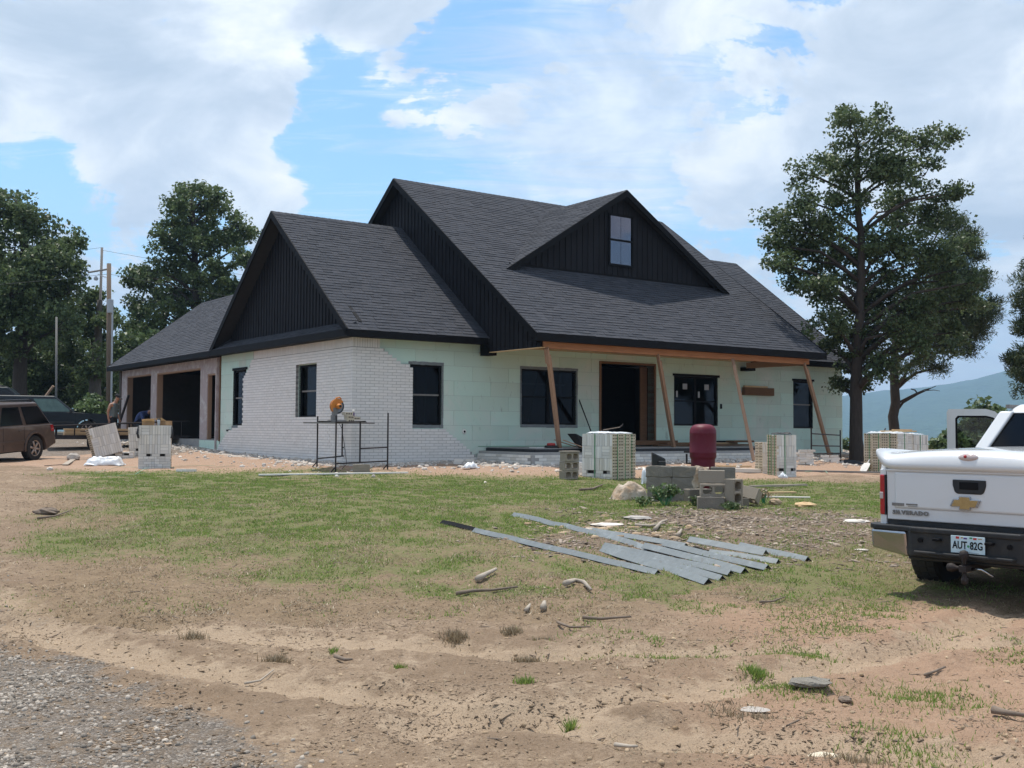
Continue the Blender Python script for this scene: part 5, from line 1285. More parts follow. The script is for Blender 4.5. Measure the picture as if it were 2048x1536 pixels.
def cable(a, b, sag, r=.008):
    w.tube([Vector(a).lerp(Vector(b), i / 10) - Vector((0, 0, sag * (1 - (2 * i / 10 - 1) ** 2))) for i in range(11)], r, 4)
cable(t2 + Vector((0, 0, -.15)), (20, 110, 12), .8); cable(t1 + Vector((0, 0, -.5)), (16, 100, 9), .8); cable(t1 + Vector((0, 0, -.5)), (-45, 52, 8.4), .6); cable(t2, (-48, 60, 10.5), .6)
ident(w.build('overhead_wires', MT['wire']), 'thin overhead wires running from the utility poles', 'wire', kind='stuff')
# ------------------------------------------------------------------ air
hz_m = bpy.data.materials.new('haze'); hz_m.use_nodes = True
HN, HL = hz_m.node_tree.nodes, hz_m.node_tree.links
HN.clear()
pv = HN.new('ShaderNodeVolumePrincipled'); pv.inputs['Color'].default_value = (0.44, 0.69, 1.0, 1); pv.inputs['Density'].default_value = 0.00024; pv.inputs['Anisotropy'].default_value = 0.25
ho = HN.new('ShaderNodeOutputMaterial'); HL.new(pv.outputs[0], ho.inputs['Volume'])
ident(MB().bx(-5300, 5300, -5300, 5300, -75, 480).build('haze', hz_m), kind='stuff')
# ------------------------------------------------------------------ vehicles
def arc_pts(cy, cz, r, a0, a1, n=10):
    return [(cy + r * math.cos(math.radians(a0 + (a1 - a0) * i / n)), cz + r * math.sin(math.radians(a0 + (a1 - a0) * i / n))) for i in range(n + 1)]
def wheel(parent, x, y, r, w, side, rim='alloy', spokes=6, rot=0.3):
    """tyre with a spoked rim; side = +1/-1 is the outer face along local x"""
    Mx = Matrix.Translation((x, y, r)) @ Matrix.Rotation(side * math.pi / 2, 4, 'Y')
    rr = r * .63
    t = MB().lathe([(rr * .92, -w * .42), (rr, -w * .5), (r * .93, -w * .5), (r * .985, -w * .38), (r, -w * .2), (r, w * .2), (r * .985, w * .38), (r * .93, w * .5), (rr, w * .5), (rr * .92, w * .42)], 40, Mx, False)
    # tread blocks
    for k in range(36):
        a = 2 * math.pi * k / 36
        for zo in (-.3, 0, .3):
            R = Mx.to_3x3() @ Rz(a)
            t.box(Mx @ Vector((math.cos(a) * r * (1.0 if zo == 0 else .992), math.sin(a) * r * (1.0 if zo == 0 else .992), zo * w)), (.012, r * .115, w * .24), R)
    o = t.build('wheel', MT['rubber'], parent, False)
    m = MB().lathe([(rr * .99, w * .46), (rr * .95, w * .40), (rr * .86, w * .32), (rr * .30, w * .28), (rr * .22, w * .36), (.01, w * .36)], 32, Mx, False)
    m.build('rim', MT['black_plastic'], o, True)
    sp = MB()
    for k in range(spokes):
        a = 2 * math.pi * k / spokes + rot
        c = Mx @ Vector((math.cos(a) * rr * .56, math.sin(a) * rr * .56, w * .40))
        sp.box(c, (rr * .78, rr * .24, w * .10), Mx.to_3x3() @ Rz(a))
    sp.lathe([(rr * .98, w * .44), (rr * 1.02, w * .47), (rr * .97, w * .49), (rr * .90, w * .42)], 36, Mx, False)
    sp.lathe([(rr * .2, w * .38), (rr * .16, w * .46), (.004, w * .47)], 18, Mx, False)
    sp.build('wheel_face', MT[rim], o, True)
    return o

# ---- white pickup: local x to the right, y forward, origin under the rear bumper
TA = math.radians(-47)
tz = float(land(4.2, 10.0)) + .0
truck = empty('pickup_truck', (4.105, 9.58, -0.015), TA, 'white pickup truck seen from behind with its driver door open', 'pickup truck')
def tp(mb, name, mat, parent=truck, **k): return mb.build(name, MT[mat] if isinstance(mat, str) else mat, parent, **k)
HWD = .90
# bed sides (outer skin), wheel arch cut out
def side_panel(sx):
    prof = [(.12, .62), (.10, 1.20), (.14, 1.33), (2.12, 1.37), (2.12, .50)] + arc_pts(1.24, .40, .46, 12, 168, 12)[0:] + [(.30, .56)]
    m = MB().prism(prof, lambda u, v, w: (sx * w, u, v), HWD - .06, HWD)
    tp(m, 'bed_side', 'white_paint', bevel=.02)
    tp(MB().prism([(1.24 + .49 * math.cos(math.radians(a)), .40 + .49 * math.sin(math.radians(a))) for a in range(10, 171, 16)] + [(1.24 + .42 * math.cos(math.radians(a)), .40 + .42 * math.sin(math.radians(a))) for a in range(170, 9, -16)], lambda u, v, w: (sx * w, u, v), HWD - .02, HWD + .05), 'wheel_arch', 'white_paint', bevel=.012)
for sx in (-1, 1): side_panel(sx)
tp(MB().bx(-.80, .80, .2, 2.1, .62, .68).bx(-.84, .84, 2.06, 2.12, .5, 1.36), 'bed_floor', 'black_plastic')
# rear corner posts beside the tailgate
for sx in (-1, 1):
    tp(MB().prism([(.805, .03), (.875, .05), (HWD, .12), (HWD, .2), (.805, .2)], lambda u, v, w: (sx * u, v, w), .63, 1.21), 'corner_post', 'white_paint', bevel=.012)
# tailgate with pressed centre panel
tg = tp(MB().prism([(-.795, .735), (.795, .735), (.80, 1.20), (-.80, 1.20)], lambda u, v, w: (u, w, v), .03, .10), 'tailgate', 'white_paint', bevel=.012, seg=3)
tp(MB().hexa([(-.70, .012, .86), (.70, .012, .86), (.72, .03, .84), (-.72, .03, .84), (-.70, .018, 1.17), (.70, .018, 1.17), (.72, .03, 1.19), (-.72, .03, 1.19)]), 'tailgate_panel', 'white_paint', tg, bevel=.010, seg=3)
tp(MB().bx(-.795, .795, .05, .12, .685, .735), 'tailgate_gap', 'black_plastic')
# hard bed cover with a rounded rear lip, highest in the middle
def cover():
    xs = [-.895, -.87, -.80, -.66, -.45, -.22, 0, .22, .45, .66, .80, .87, .895]
    def crown(x): return 1.340 + .075 * (1 - (abs(x) / .895) ** 2.2) ** .8
    rows = []
    for x in xs:
        k = 1 - (abs(x) / .895) ** 8
        zc = crown(x); lowz = 1.205 + (0 if abs(x) < .81 else (abs(x) - .81) * 1.35)
        rows.append([(x, .035 - .02 * k, lowz), (x, .010 - .035 * k, lowz + .025), (x, .012 - .035 * k, lowz + .07), (x * .998, .035 - .03 * k, max(zc - .055, lowz + .08)), (x * .995, .085, max(zc - .018, lowz + .085)), (x * .99, .20, max(zc, lowz + .088)), (x * .985, 1.2, zc + .015), (x * .98, 2.10, zc + .012), (x, 2.10, 1.30)])
    n = len(rows[0]); vs = [p for r in rows for p in r]
    fs = [(i * n + k, (i + 1) * n + k, (i + 1) * n + k + 1, i * n + k + 1) for i in range(len(rows) - 1) for k in range(n - 1)]
    m = MB().add(vs, fs)
    o = tp(m, 'bed_cover', 'white_paint', smooth=True)
    s = o.modifiers.new('sub', 'SUBSURF'); s.levels = s.render_levels = 2
    so = o.modifiers.new('solid', 'SOLIDIFY'); so.thickness = .01
    return o
cv = cover()
tp(MB().bx(-.80, .80, .012, .05, 1.193, 1.212), 'cover_lip', 'white_paint', cv, bevel=.006)
tp(MB().lathe([(.002, 0), (.056, .0), (.058, .012), (.045, .026), (.002, .03)], 28, Matrix.Translation((0, .012, 1.335)) @ Matrix.Rotation(math.radians(72), 4, 'X') @ Matrix.Diagonal((1.55, .62, 1, 1))), 'cover_lock', 'clear_lens', cv, smooth=True)
tp(MB().lathe([(.002, 0), (.016, .0), (.012, .012), (.002, .014)], 14, Matrix.Translation((-.02, -.014, 1.345)) @ Matrix.Rotation(math.radians(72), 4, 'X')), 'keyhole', 'red_lens', cv, smooth=True)
# handle
hd = tp(MB().prism([(-.150, 1.135), (.150, 1.135), (.150, 1.085), (.132, 1.025), (.11, 1.008), (-.11, 1.008), (-.132, 1.025), (-.150, 1.085)], lambda u, v, w: (u, w, v), .004, .03), 'tailgate_handle', 'black_plastic', bevel=.008)
tp(MB().bx(-.085, .085, -.004, .006, 1.05, 1.115), 'handle_lever', 'black', hd, bevel=.006)
# cross shaped badge
def badge(sc, dx=0, dz=0): return [(dx + sc * a, dz + sc * b) for a, b in ((-.055, .062), (.042, .062), (.05, .032), (.135, .032), (.105, -.036), (.050, -.036), (.042, -.062), (-.060, -.062), (-.054, -.032), (-.142, -.032), (-.112, .034), (-.063, .034))]
bd = tp(MB().prism(badge(1.0, -.03, .925), lambda u, v, w: (u, w, v), -.008, .014), 'badge', 'chrome', bevel=.003)
tp(MB().prism(badge(.86, -.03, .925), lambda u, v, w: (u, w, v), -.011, -.004), 'badge_face', 'gold', bd, bevel=.002)
def text(s, size, loc, mat, parent, name='lettering', depth=.002, bold=0.0, rot=None, spacing=1.0, align='CENTER', sx=1.0):
    cu = bpy.data.curves.new(name, 'FONT'); cu.body = s; cu.size = size; cu.extrude = depth; cu.align_x = align; cu.align_y = 'CENTER'; cu.offset = bold; cu.space_character = spacing; cu.resolution_u = 3
    tmp = bpy.data.objects.new('tmp', cu); COL.objects.link(tmp)
    dg_ = bpy.context.evaluated_depsgraph_get(); me = bpy.data.meshes.new_from_object(tmp.evaluated_get(dg_))
    bpy.data.objects.remove(tmp); me.materials.clear(); me.materials.append(MT[mat] if isinstance(mat, str) else mat)
    return link_mesh(name, me, parent, loc, rot or (math.pi / 2, 0, 0), (sx, 1, 1))
text('SILVERADO', .052, (-.735, .020, .805), 'pole_grey', tg, 'lettering', .004, .0022, spacing=1.22, align='LEFT', sx=1.12)
tp(MB().bx(-.735, -.615, .006, .018, .868, .895), 'trim_badge', 'pole_grey', tg, bevel=.003)
tp(MB().bx(-.595, -.485, .006, .016, .880, .893).bx(-.575, -.485, .006, .016, .868, .872), 'trim_script', 'pole_grey', tg)
# tail lamps wrap the corner
for sx in (-1, 1):
    lamp = tp(MB().prism([(.812, .022), (.865, .028), (.905, .10), (.905, .21), (.812, .19)], lambda u, v, w: (sx * u, v, w), .775, 1.155), 'tail_lamp', 'red_lens', bevel=.012, seg=3)
    tp(MB().prism([(.83, .018), (.868, .024), (.909, .10), (.909, .18), (.83, .16)], lambda u, v, w: (sx * u, v, w), .925, .99), 'reverse_lens', 'clear_lens', lamp, bevel=.006)
    tp(MB().bx(sx * .803, sx * .813, .016, .05, .775, 1.155), 'lamp_edge', 'black_plastic', lamp)
# bumper
bp_ = tp(MB().prism([(-.56, -.06), (-.50, -.105), (.50, -.105), (.56, -.06), (.56, .10), (-.56, .10)], lambda u, v, w: (u, v, w), .42, .655), 'bumper', 'black_plastic', bevel=.015)
tp(MB().prism([(-.985, .16), (-.965, .02), (-.90, -.045), (-.52, -.085), (-.49, -.125), (.49, -.125), (.52, -.085), (.90, -.045), (.965, .02), (.985, .16)], lambda u, v, w: (u, v, w), .640, .690), 'bumper_step', 'black_plastic', bp_, bevel=.012)
for sx in (-1, 1):
    tp(MB().hexa([(sx * .545, -.070, .405), (sx * .93, -.015, .46), (sx * .955, .30, .46), (sx * .545, .05, .405), (sx * .555, -.088, .640), (sx * .925, -.045, .640), (sx * .985, .20, .640), (sx * .555, .05, .640)]), 'bumper_corner', 'chrome', bp_, bevel=.022, seg=3)
    tp(MB().lathe([(.002, 0), (.022, 0), (.022, .02), (.002, .022)], 14, Matrix.Translation((sx * .40, -.105, .575)) @ Matrix.Rotation(math.pi / 2, 4, 'X')), 'bumper_bolt', 'black', bp_)
    tp(MB().bx(sx * .20, sx * .27, -.16, -.10, .580, .605), 'plate_light', 'black', bp_, bevel=.006)
tp(MB().prism([(-.46, -.108), (-.44, -.165), (.44, -.165), (.46, -.108)], lambda u, v, w: (u, v, w), .455, .480), 'step_lip', 'black_plastic', bp_, bevel=.008)
tp(MB().bx(-.55, .55, -.06, .02, .385, .425), 'bumper_valance', 'black_plastic', bp_, bevel=.02)
# licence plate
pm = M('plate_base', (0.42, 0.60, 0.68), (0.62, 0.72, 0.76), 12, .35, spec=.5)
pl = tp(MB().bx(-.152, .152, -.135, -.128, .492, .644), 'licence_plate', pm, bp_, bevel=.003)
text('AUT', .094, (-.070, -.137, .560), 'black', pl, 'lettering', .0015, .0018, sx=.70)
text('82G', .094, (.078, -.137, .560), 'black', pl, 'lettering', .0015, .0018, sx=.70)
scn = MB()
for i, (cx, cw) in enumerate(((-.09, .03), (-.05, .02), (-.02, .03), (.03, .025), (.065, .03), (.11, .035))): scn.mat(i % 4).bx(cx - cw / 2, cx + cw / 2, -.1365, -.134, .617 + .006 * (i % 2), .638 - .004 * (i % 3))
scn.build('plate_scenery', [MT['red'], MT['gold'], MT['purple'], MT['strap']], pl)
tp(MB().prism([(.006 + .012 * math.cos(a * math.pi / 3), .556 + .012 * math.sin(a * math.pi / 3)) for a in range(6)], lambda u, v, w: (u, w, v), -.1365, -.134), 'plate_emblem', 'strap', pl)
tp(MB().bx(-.09, .10, -.1362, -.134, .500, .503), 'plate_small_print', 'pole_grey', pl)
pl.location.x = .045
# hitch
ht = tp(MB().bx(-.032, .032, -.24, .3, .335, .395), 'hitch_bar', 'rust', bevel=.006)
tp(MB().lathe([(.012, .0), (.018, .03), (.02, .05), (.036, .075), (.042, .10), (.034, .13), (.012, .142)], 18, Matrix.Translation((-.0, -.20, .385))), 'hitch_ball', 'rust', ht, smooth=True)
tp(MB().lathe([(.012, .0), (.018, .03), (.02, .045), (.034, .065), (.040, .09), (.032, .12), (.012, .13)], 18, Matrix.Translation((-.03, -.19, .365)) @ Matrix.Rotation(-math.pi / 2, 4, 'Y')), 'hitch_ball', 'rust', ht, smooth=True)
tp(MB().lathe([(.012, .0), (.016, .03), (.018, .045), (.03, .065), (.034, .085), (.027, .11), (.012, .12)], 18, Matrix.Translation((0, -.19, .345)) @ Matrix.Rotation(math.pi, 4, 'Y')), 'hitch_ball', 'rust', ht, smooth=True)
tp(MB().tube([(.03, -.12, .36), (.12, -.12, .36), (.15, -.10, .34), (.20, -.08, .30)], .012, 8), 'hitch_pin', 'chrome', ht, smooth=True)
ht.location.x = .04
# underside
tp(MB().bx(-.62, -.50, .1, 4.9, .42, .55).bx(.50, .62, .1, 4.9, .42, .55).bx(-.75, .75, .25, .5, .42, .60), 'chassis_rail', 'rust')
tp(MB().tube([(-.72, 1.24, .37), (.72, 1.24, .37)], .055, 12).lathe([(.02, -.14), (.13, -.1), (.16, 0), (.13, .1), (.02, .14)], 14, Matrix.Translation((0, 1.24, .37)) @ Matrix.Rotation(math.pi / 2, 4, 'X')).bx(-.56, -.50, .5, 2.0, .36, .40).bx(.50, .56, .5, 2.0, .36, .40), 'rear_axle', 'rust', smooth=False)
tp(MB().tube([(.62, .18, .44), (.60, .8, .44), (.45, 2.5, .42)], .04, 10).tube([(.62, .16, .44), (.62, .24, .44)], .046, 12, False), 'exhaust_pipe', 'rust')
tp(MB().lathe([(.36, -.10), (.36, .10)], 24, Matrix.Translation((.15, .62, .60))), 'spare_tyre', 'rubber')
for sx in (-1, 1):
    wheel(truck, sx * .83, 1.17, .385, .27, sx, 'alloy', 6)
    wheel(truck, sx * .76, 4.90, .385, .27, sx, 'alloy', 6)
# cab
cabp = [(2.16, .50), (2.16, 1.36), (3.05, 1.36), (3.95, 1.34), (4.50, 1.30), (5.75, 1.20), (5.92, 1.05), (5.95, .62), (5.85, .48)] + arc_pts(4.90, .38, .46, 8, 172, 12) + [(4.3, .46)]
cab = tp(MB().prism(cabp, lambda u, v, w: (w, u, v), -.93, .93), 'cab_body', 'white_paint', bevel=.05, seg=3)
def greenhouse():
    # rear wall, roof and pillars; glass between
    zb, zt = 1.36, 1.86
    yb0, yt0, yt1, yb1 = 2.16, 2.50, 3.75, 4.50
    wb, wt = .84, .64
    C8 = [(-wb, yb0, zb), (wb, yb0, zb), (wb, yb1, zb), (-wb, yb1, zb), (-wt, yt0, zt - .06), (wt, yt0, zt - .06), (wt, yt1, zt - .06), (-wt, yt1, zt - .06)]
    roof = [(-wt - .045, yt0 - .07, zt - .085), (wt + .045, yt0 - .07, zt - .085), (wt + .045, yt1 + .1, zt - .085), (-wt - .045, yt1 + .1, zt - .085), (-wt + .06, yt0 + .10, zt + .015), (wt - .06, yt0 + .10, zt + .015), (wt - .06, yt1 - .1, zt + .01), (-wt + .06, yt1 - .1, zt + .01)]
    tp(MB().hexa(roof), 'cab_roof', 'white_paint', cab, bevel=.04, seg=4)
    def bar(p, q_, w, nm='pillar'):
        p, q_ = Vector(p), Vector(q_); d = Vector(w)
        tp(MB().hexa([p - d, p + Vector((d.x, -d.y, 0)), p + d, p + Vector((-d.x, d.y, 0)), q_ - d, q_ + Vector((d.x, -d.y, 0)), q_ + d, q_ + Vector((-d.x, d.y, 0))]), nm, 'white_paint', cab, bevel=.02, seg=3)
    for s_ in (-1, 1):
        bar((s_ * wb, yb0 + .04, zb - .03), (s_ * wt, yt0, zt - .06), (.075, .075, 0))
        bar((s_ * (wb - .01), 3.35, zb - .03), (s_ * wt, 3.25, zt - .06), (.03, .05, 0))
        bar((s_ * (wb - .01), yb1, zb - .03), (s_ * wt, yt1, zt - .06), (.03, .04, 0))
        tp(MB().prism([(s_ * (wt + .012), yt0 - .062), (s_ * (wt - .022), yt0 - .062), (s_ * (wt - .022), yt1), (s_ * (wt + .012), yt1)], lambda u, v, w: (u, v, w), zt - .03, zt + .012), 'roof_ditch', 'pole_grey', cab)
    q = lambda a, b, c, d, mat: tp(MB().poly([a, b, c, d]), 'window', mat, cab)
    rg = tp(MB().hexa([(-wb + .07, yb0 + .020, zb), (wb - .07, yb0 + .020, zb), (wb - .07, yb0 + .03, zb), (-wb + .07, yb0 + .03, zb), (-wt + .06, yt0 - .035, zt - .075), (wt - .06, yt0 - .035, zt - .075), (wt - .06, yt0 - .025, zt - .075), (-wt + .06, yt0 - .025, zt - .075)]), 'rear_window', 'glass_car', cab)
    tp(MB().bx(-.18, .18, yt0 - .10, yt0 - .02, zt - .055, zt - .025), 'brake_light', 'red_lens', cab)
    q((wb, yb0 + .1, zb), (wb, 3.3, zb), (wt + .01, 3.22, zt - .07), (wt + .01, yt0 + .08, zt - .07), 'glass_car')
    q((wb, 3.4, zb), (wb, yb1 - .05, zb), (wt + .01, yt1 - .05, zt - .07), (wt + .01, 3.3, zt - .07), 'glass_car')
    q((-wb, yb0 + .1, zb), (-wb, 3.3, zb), (-wt - .01, 3.22, zt - .07), (-wt - .01, yt0 + .08, zt - .07), 'glass_car')
    q((-wb + .05, yb1, zb), (wb - .05, yb1, zb), (wt - .05, yt1 + .04, zt - .07), (-wt + .05, yt1 + .04, zt - .07), 'glass_car')
    tp(MB().bx(-.62, -.18, 3.0, 3.15, 1.2, 1.62).bx(.18, .62, 3.0, 3.15, 1.2, 1.62).bx(-.8, .8, 4.2, 4.5, 1.2, 1.4), 'seat', 'black_plastic', cab)
greenhouse()
# driver door swung open: hinge at the front pillar on the left
HG = Vector((-.93, 4.42, 0)); OA = math.radians(66)
door = empty('door', HG, 0); door.parent = truck; door.rotation_euler = (0, 0, -OA)
L_ = 1.18   # runs back (-y) from the hinge when shut
dm = MB().prism([(0, .52), (0, 1.33), (-L_, 1.35), (-L_, .55)], lambda u, v, w: (w, u, v), -.06, .05)
dm.build('door_panel', MT['white_paint'], door, bevel=.02)
oy = [(-.02, 1.33), (-.62, 1.83), (-.72, 1.86), (-L_ + .02, 1.86), (-L_, 1.82), (-L_, 1.33)]
iy = [(-.16, 1.36), (-.64, 1.755), (-.72, 1.775), (-L_ + .13, 1.775), (-L_ + .10, 1.74), (-L_ + .10, 1.36)]
fr_ = MB(); n = len(oy)
dxw = lambda z: .11 * (z - 1.33) / .5
for k in range(n):
    a, b, c, d = oy[k], oy[(k + 1) % n], iy[(k + 1) % n], iy[k]
    if k == n - 1: continue
    fr_.hexa([(-.03 + dxw(p[1]), p[0], p[1]) for p in (a, b, c, d)] + [(.02 + dxw(p[1]), p[0], p[1]) for p in (a, b, c, d)])
fr_.build('window_surround', MT['white_paint'], door)
sl = MB()
iy2 = [(-.19, 1.36), (-.65, 1.735), (-.72, 1.752), (-L_ + .15, 1.752), (-L_ + .125, 1.73), (-L_ + .125, 1.36)]
for k in range(n - 1):
    a, b, c, d = iy[k], iy[(k + 1) % n], iy2[(k + 1) % n], iy2[k]
    sl.hexa([(-.025 + dxw(p[1]), p[0], p[1]) for p in (a, b, c, d)] + [(.015 + dxw(p[1]), p[0], p[1]) for p in (a, b, c, d)])
sl.build('window_seal', MT['black'], door)
MB().poly([(dxw(p[1]), p[0], p[1]) for p in iy2]).build('window', MT['glass_clear'], door)
mr_ = MB().box((-.22, -.08, 1.40), (.26, .12, .2)); mr_.build('mirror', MT['black_plastic'], door, bevel=.03)
MB().bx(.05, .075, -1.1, -.95, 1.1, 1.14).build('handle', MT['black_plastic'], door)

# ---- brown estate car at the left edge and the dark pickup-sized wagon behind it
def wagon(name, label, paint, loc, heading, pitch, Ln, Wd, Ht, wb, r, ro, roofx, belt, sill, rack=True, hood=.98, rim='alloy', glass='car_pane', frontglass=None, group=None, cat='car', roll=0):
    """local y forward, x right; y = 0 at the rear bumper"""
    root = empty(name, loc, heading, label, cat, group)
    root.rotation_euler = (pitch, roll, heading)
    hw = Wd / 2
    fa, ra = ro + wb, ro
    low = [(.06, sill + .10), (.0, sill + .32), (.05, belt - .16), (.10, belt)]
    low += [(roofx[3], belt + .0), (Ln - .42, hood), (Ln - .1, hood - .10), (Ln, hood - .32), (Ln - .03, sill + .16), (Ln - .12, sill + .02)]
    low += arc_pts(fa, r + .0, r * 1.19, -12, 192, 14) + [(fa - r * 1.3, sill), (ra + r * 1.3, sill)] + arc_pts(ra, r, r * 1.19, -12, 192, 14) + [(.16, sill + .06)]
    body = MB().prism(low, lambda u, v, w: (w, u, v), -hw, hw).build('body', MT[paint], root, bevel=.05, seg=3)
    # greenhouse
    y0, y1, y2, y3 = roofx    # belt rear, roof rear, roof front, belt front
    wt = hw * .80
    wbt = hw - .03
    def P(y, z, s, off=0.0):
        t = (z - belt) / (Ht - belt)
        return (s * (wbt + (wt - wbt) * t + off), y, z)
    MB().hexa([P(y0, belt - .03, -1), P(y0, belt - .03, 1), P(y3, belt - .03, 1), P(y3, belt - .03, -1), P(y1, Ht, -1), P(y1, Ht, 1), P(y2, Ht, 1), P(y2, Ht, -1)]).build('cabin', MT[paint], root, bevel=.06, seg=4)
    zt, zb = Ht - .13, belt + .035
    ylo = lambda t: y0 + (y1 - y0) * t; yhi = lambda t: y3 + (y2 - y3) * t
    tb, tt = (zb - belt) / (Ht - belt), (zt - belt) / (Ht - belt)
    span = [(0.0, .30), (.345, .62), (.655, 1.0)]
    for s_ in (-1, 1):
        for i, (a, b) in enumerate(span):
            A0, A1 = ylo(tb) + .10, yhi(tb) - .16; B0, B1 = ylo(tt) + .10, yhi(tt) - .10
            yb_ = [A0 + (A1 - A0) * a, A0 + (A1 - A0) * b]; yt_ = [B0 + (B1 - B0) * (a * 1.0), B0 + (B1 - B0) * b]
            pts = [P(yb_[0], zb, s_, .012), P(yb_[1], zb, s_, .012), P(yt_[1], zt, s_, .012), P(yt_[0], zt, s_, .012)]
            g = frontglass if (frontglass and i == 2) else 'tint'
            MB().poly(pts if s_ > 0 else pts[::-1]).build('window', MT[glass] if g == 'tint' else MT[g], root)
        # sill moulding, door gaps, handles
        MB().bx(s_ * (hw - .0), s_ * (hw + .022), ra + r * 1.35, fa - r * 1.35, sill + .22, sill + .31).build('side_moulding', MT['black_plastic' if paint == 'dark_car' else paint], root, bevel=.008)
        for yy in (ra + r * 1.3, (ra + fa) / 2 - .05, fa - r * 1.25):
            MB().bx(s_ * (hw - .01), s_ * (hw + .0015), yy, yy + .012, sill + .05, belt - .02).build('door_gap', MT['black'], root)
        for yy in ((ra + fa) / 2 + .08, ra + r * 1.55):
            MB().bx(s_ * hw, s_ * (hw + .03), yy, yy + .16, belt - .17, belt - .13).build('door_handle', MT[paint], root, bevel=.008)
        for yy in (ra, fa):
            ap = [(yy + r * 1.19 * math.cos(math.radians(a)), r + r * 1.19 * math.sin(math.radians(a))) for a in range(-8, 189, 14)] + [(yy + r * 1.36 * math.cos(math.radians(a)), r + r * 1.36 * math.sin(math.radians(a))) for a in range(188, -9, -14)]
            MB().prism(ap, lambda u, v, w: (s_ * w, u, v), hw - .02, hw + .035).build('arch_flare', MT[paint], root, bevel=.012)
        MB().hexa([(s_ * (hw - .08), -.012, sill + .50), (s_ * (hw + .012), .05, sill + .50), (s_ * (hw + .012), .20, sill + .50), (s_ * (hw - .08), .1, sill + .50), (s_ * (hw - .10), .03, belt - .02), (s_ * (hw + .008), .10, belt - .02), (s_ * (hw + .008), .24, belt - .02), (s_ * (hw - .10), .1, belt - .02)]).build('tail_lamp', MT['red_lens'], root)
        MB().box((s_ * (hw + .13), y3 - .22, belt + .06), (.22, .11, .16)).build('mirror', MT['black_plastic'], root, bevel=.03)
        if rack:
            MB().tube([(s_ * (wt - .10), y1 + .05, Ht), (s_ * (wt - .10), y1 + .22, Ht + .07), (s_ * (wt - .10), y2 - .3, Ht + .07), (s_ * (wt - .10), y2 - .1, Ht)], .022, 8).build('roof_rail', MT['black_plastic'], root, True)
        for yy in (ra, fa): wheel(root, s_ * (hw - .12), yy, r, .235, s_, rim, 6)
    MB().poly([P(y0 - .01, zb, -1, -.1), P(y0 - .01, zb, 1, -.1), P(y1 - .02, zt, 1, -.08), P(y1 - .02, zt, -1, -.08)]).build('rear_window', MT[glass], root)
    MB().poly([P(y3 + .01, zb, 1, -.08), P(y3 + .01, zb, -1, -.08), P(y2 + .03, zt, -1, -.08), P(y2 + .03, zt, 1, -.08)]).build('windscreen', MT[glass], root)
    MB().bx(-hw + .02, hw - .02, -.07, .2, sill + .10, sill + .34).build('rear_bumper', MT[paint], root, bevel=.04)
    MB().bx(-hw + .25, hw - .25, .3, Ln - .4, sill - .05, sill + .05).build('underbody', MT['black'], root)
    for s_ in (-1, 1): MB().bx(s_ * .45, s_ * (hw - .08), Ln - .06, Ln + .005, hood - .34, hood - .16).build('headlight', MT['clear_lens'], root, bevel=.02)
    return root
c = spot(66, 920)
ha = math.atan2(.22, -.975)      # heading: front towards the camera's left
fd = Vector((-.22, -.975, 0)); ld = Vector((.975, -.22, 0))
loc = c - fd * .92 - ld * .84; loc.z = float(land(c.x, c.y)) + .03
wagon('estate_car', 'dusty brown four wheel drive wagon cut by the left edge', 'brown_car', loc, ha, math.radians(-3.2), 4.87, 1.86, 1.75, 2.87, .375, .92, (.10, .62, 3.05, 3.95), 1.06, .34, group='vehicles parked at the left')
f2 = Vector((.93, .36, 0)); nose = aty(226, 850, 46.5)
loc = Vector((nose.x, nose.y, 0)) - f2 * 5.1; loc.z = float(land(loc.x, loc.y)) + .0
wagon('estate_car', 'dark teal wagon parked behind the trailer facing the garage', 'dark_car', loc, math.atan2(-.93, .36), 0.0, 5.1, 1.98, 1.80, 3.0, .38, 1.05, (.06, .16, 2.75, 3.62), 1.10, .42, rack=False, hood=1.06, frontglass='painted_reflection', group='vehicles parked at the left')
p3 = aty(-30, 850, 47)
loc = Vector((p3.x - 2.2, p3.y, float(land(p3.x, p3.y)) + .25))
wagon('estate_car', 'dark vehicle almost hidden beyond the brown wagon, only its roof showing', 'dark_car', loc, math.atan2(-.95, .30), 0.0, 4.8, 1.9, 1.95, 2.9, .38, 1.0, (.10, .5, 3.0, 3.9), 1.15, .40, rack=True, hood=1.1, group='vehicles parked at the left')

# ---- flat utility trailer with sheet goods on it
t0 = aty(96, 852, 36.5); t1_ = aty(378, 842, 38.5)
tl = (Vector((t1_.x, t1_.y, 0)) - Vector((t0.x, t0.y, 0))); TLn = tl.length
trl = empty('utility_trailer', (t0.x, t0.y, float(land(t0.x, t0.y)) - .02), math.atan2(tl.y, tl.x), 'long black flat trailer with a pipe rail parked before the garage', 'trailer')
sl_ = math.atan2(t1_.z - t0.z, TLn)
dz = t0.z - trl.location.z
rl_ = lambda x: dz + math.tan(sl_) * x
MB().tube([(0, 0, rl_(0)), (TLn, 0, rl_(TLn))], .035, 6).build('top_rail', MT['rust'], trl)
MB().tube([(0, 1.9, rl_(0)), (TLn, 1.9, rl_(TLn))], .035, 6).build('top_rail', MT['rust'], trl)
for k in range(8):
    x = .25 + k * (TLn - .5) / 7
    MB().tube([(x, 0, rl_(x)), (x, 0, .52)], .022, 5).build('rail_post', MT['rust'], trl)
MB().bx(0, TLn, -.03, .05, .42, .56).bx(0, TLn, 1.85, 1.93, .42, .56).build('side_beam', MT['rust'], trl)
MB().bx(0, TLn, .05, 1.85, .50, .54).build('deck', MT['wood_dark'], trl)
for yy in (-.14, 2.04):
    for xx in (TLn * .32, TLn * .47): wheel(trl, xx, yy, .33, .2, -1 if yy < 0 else 1, 'alloy', 5)
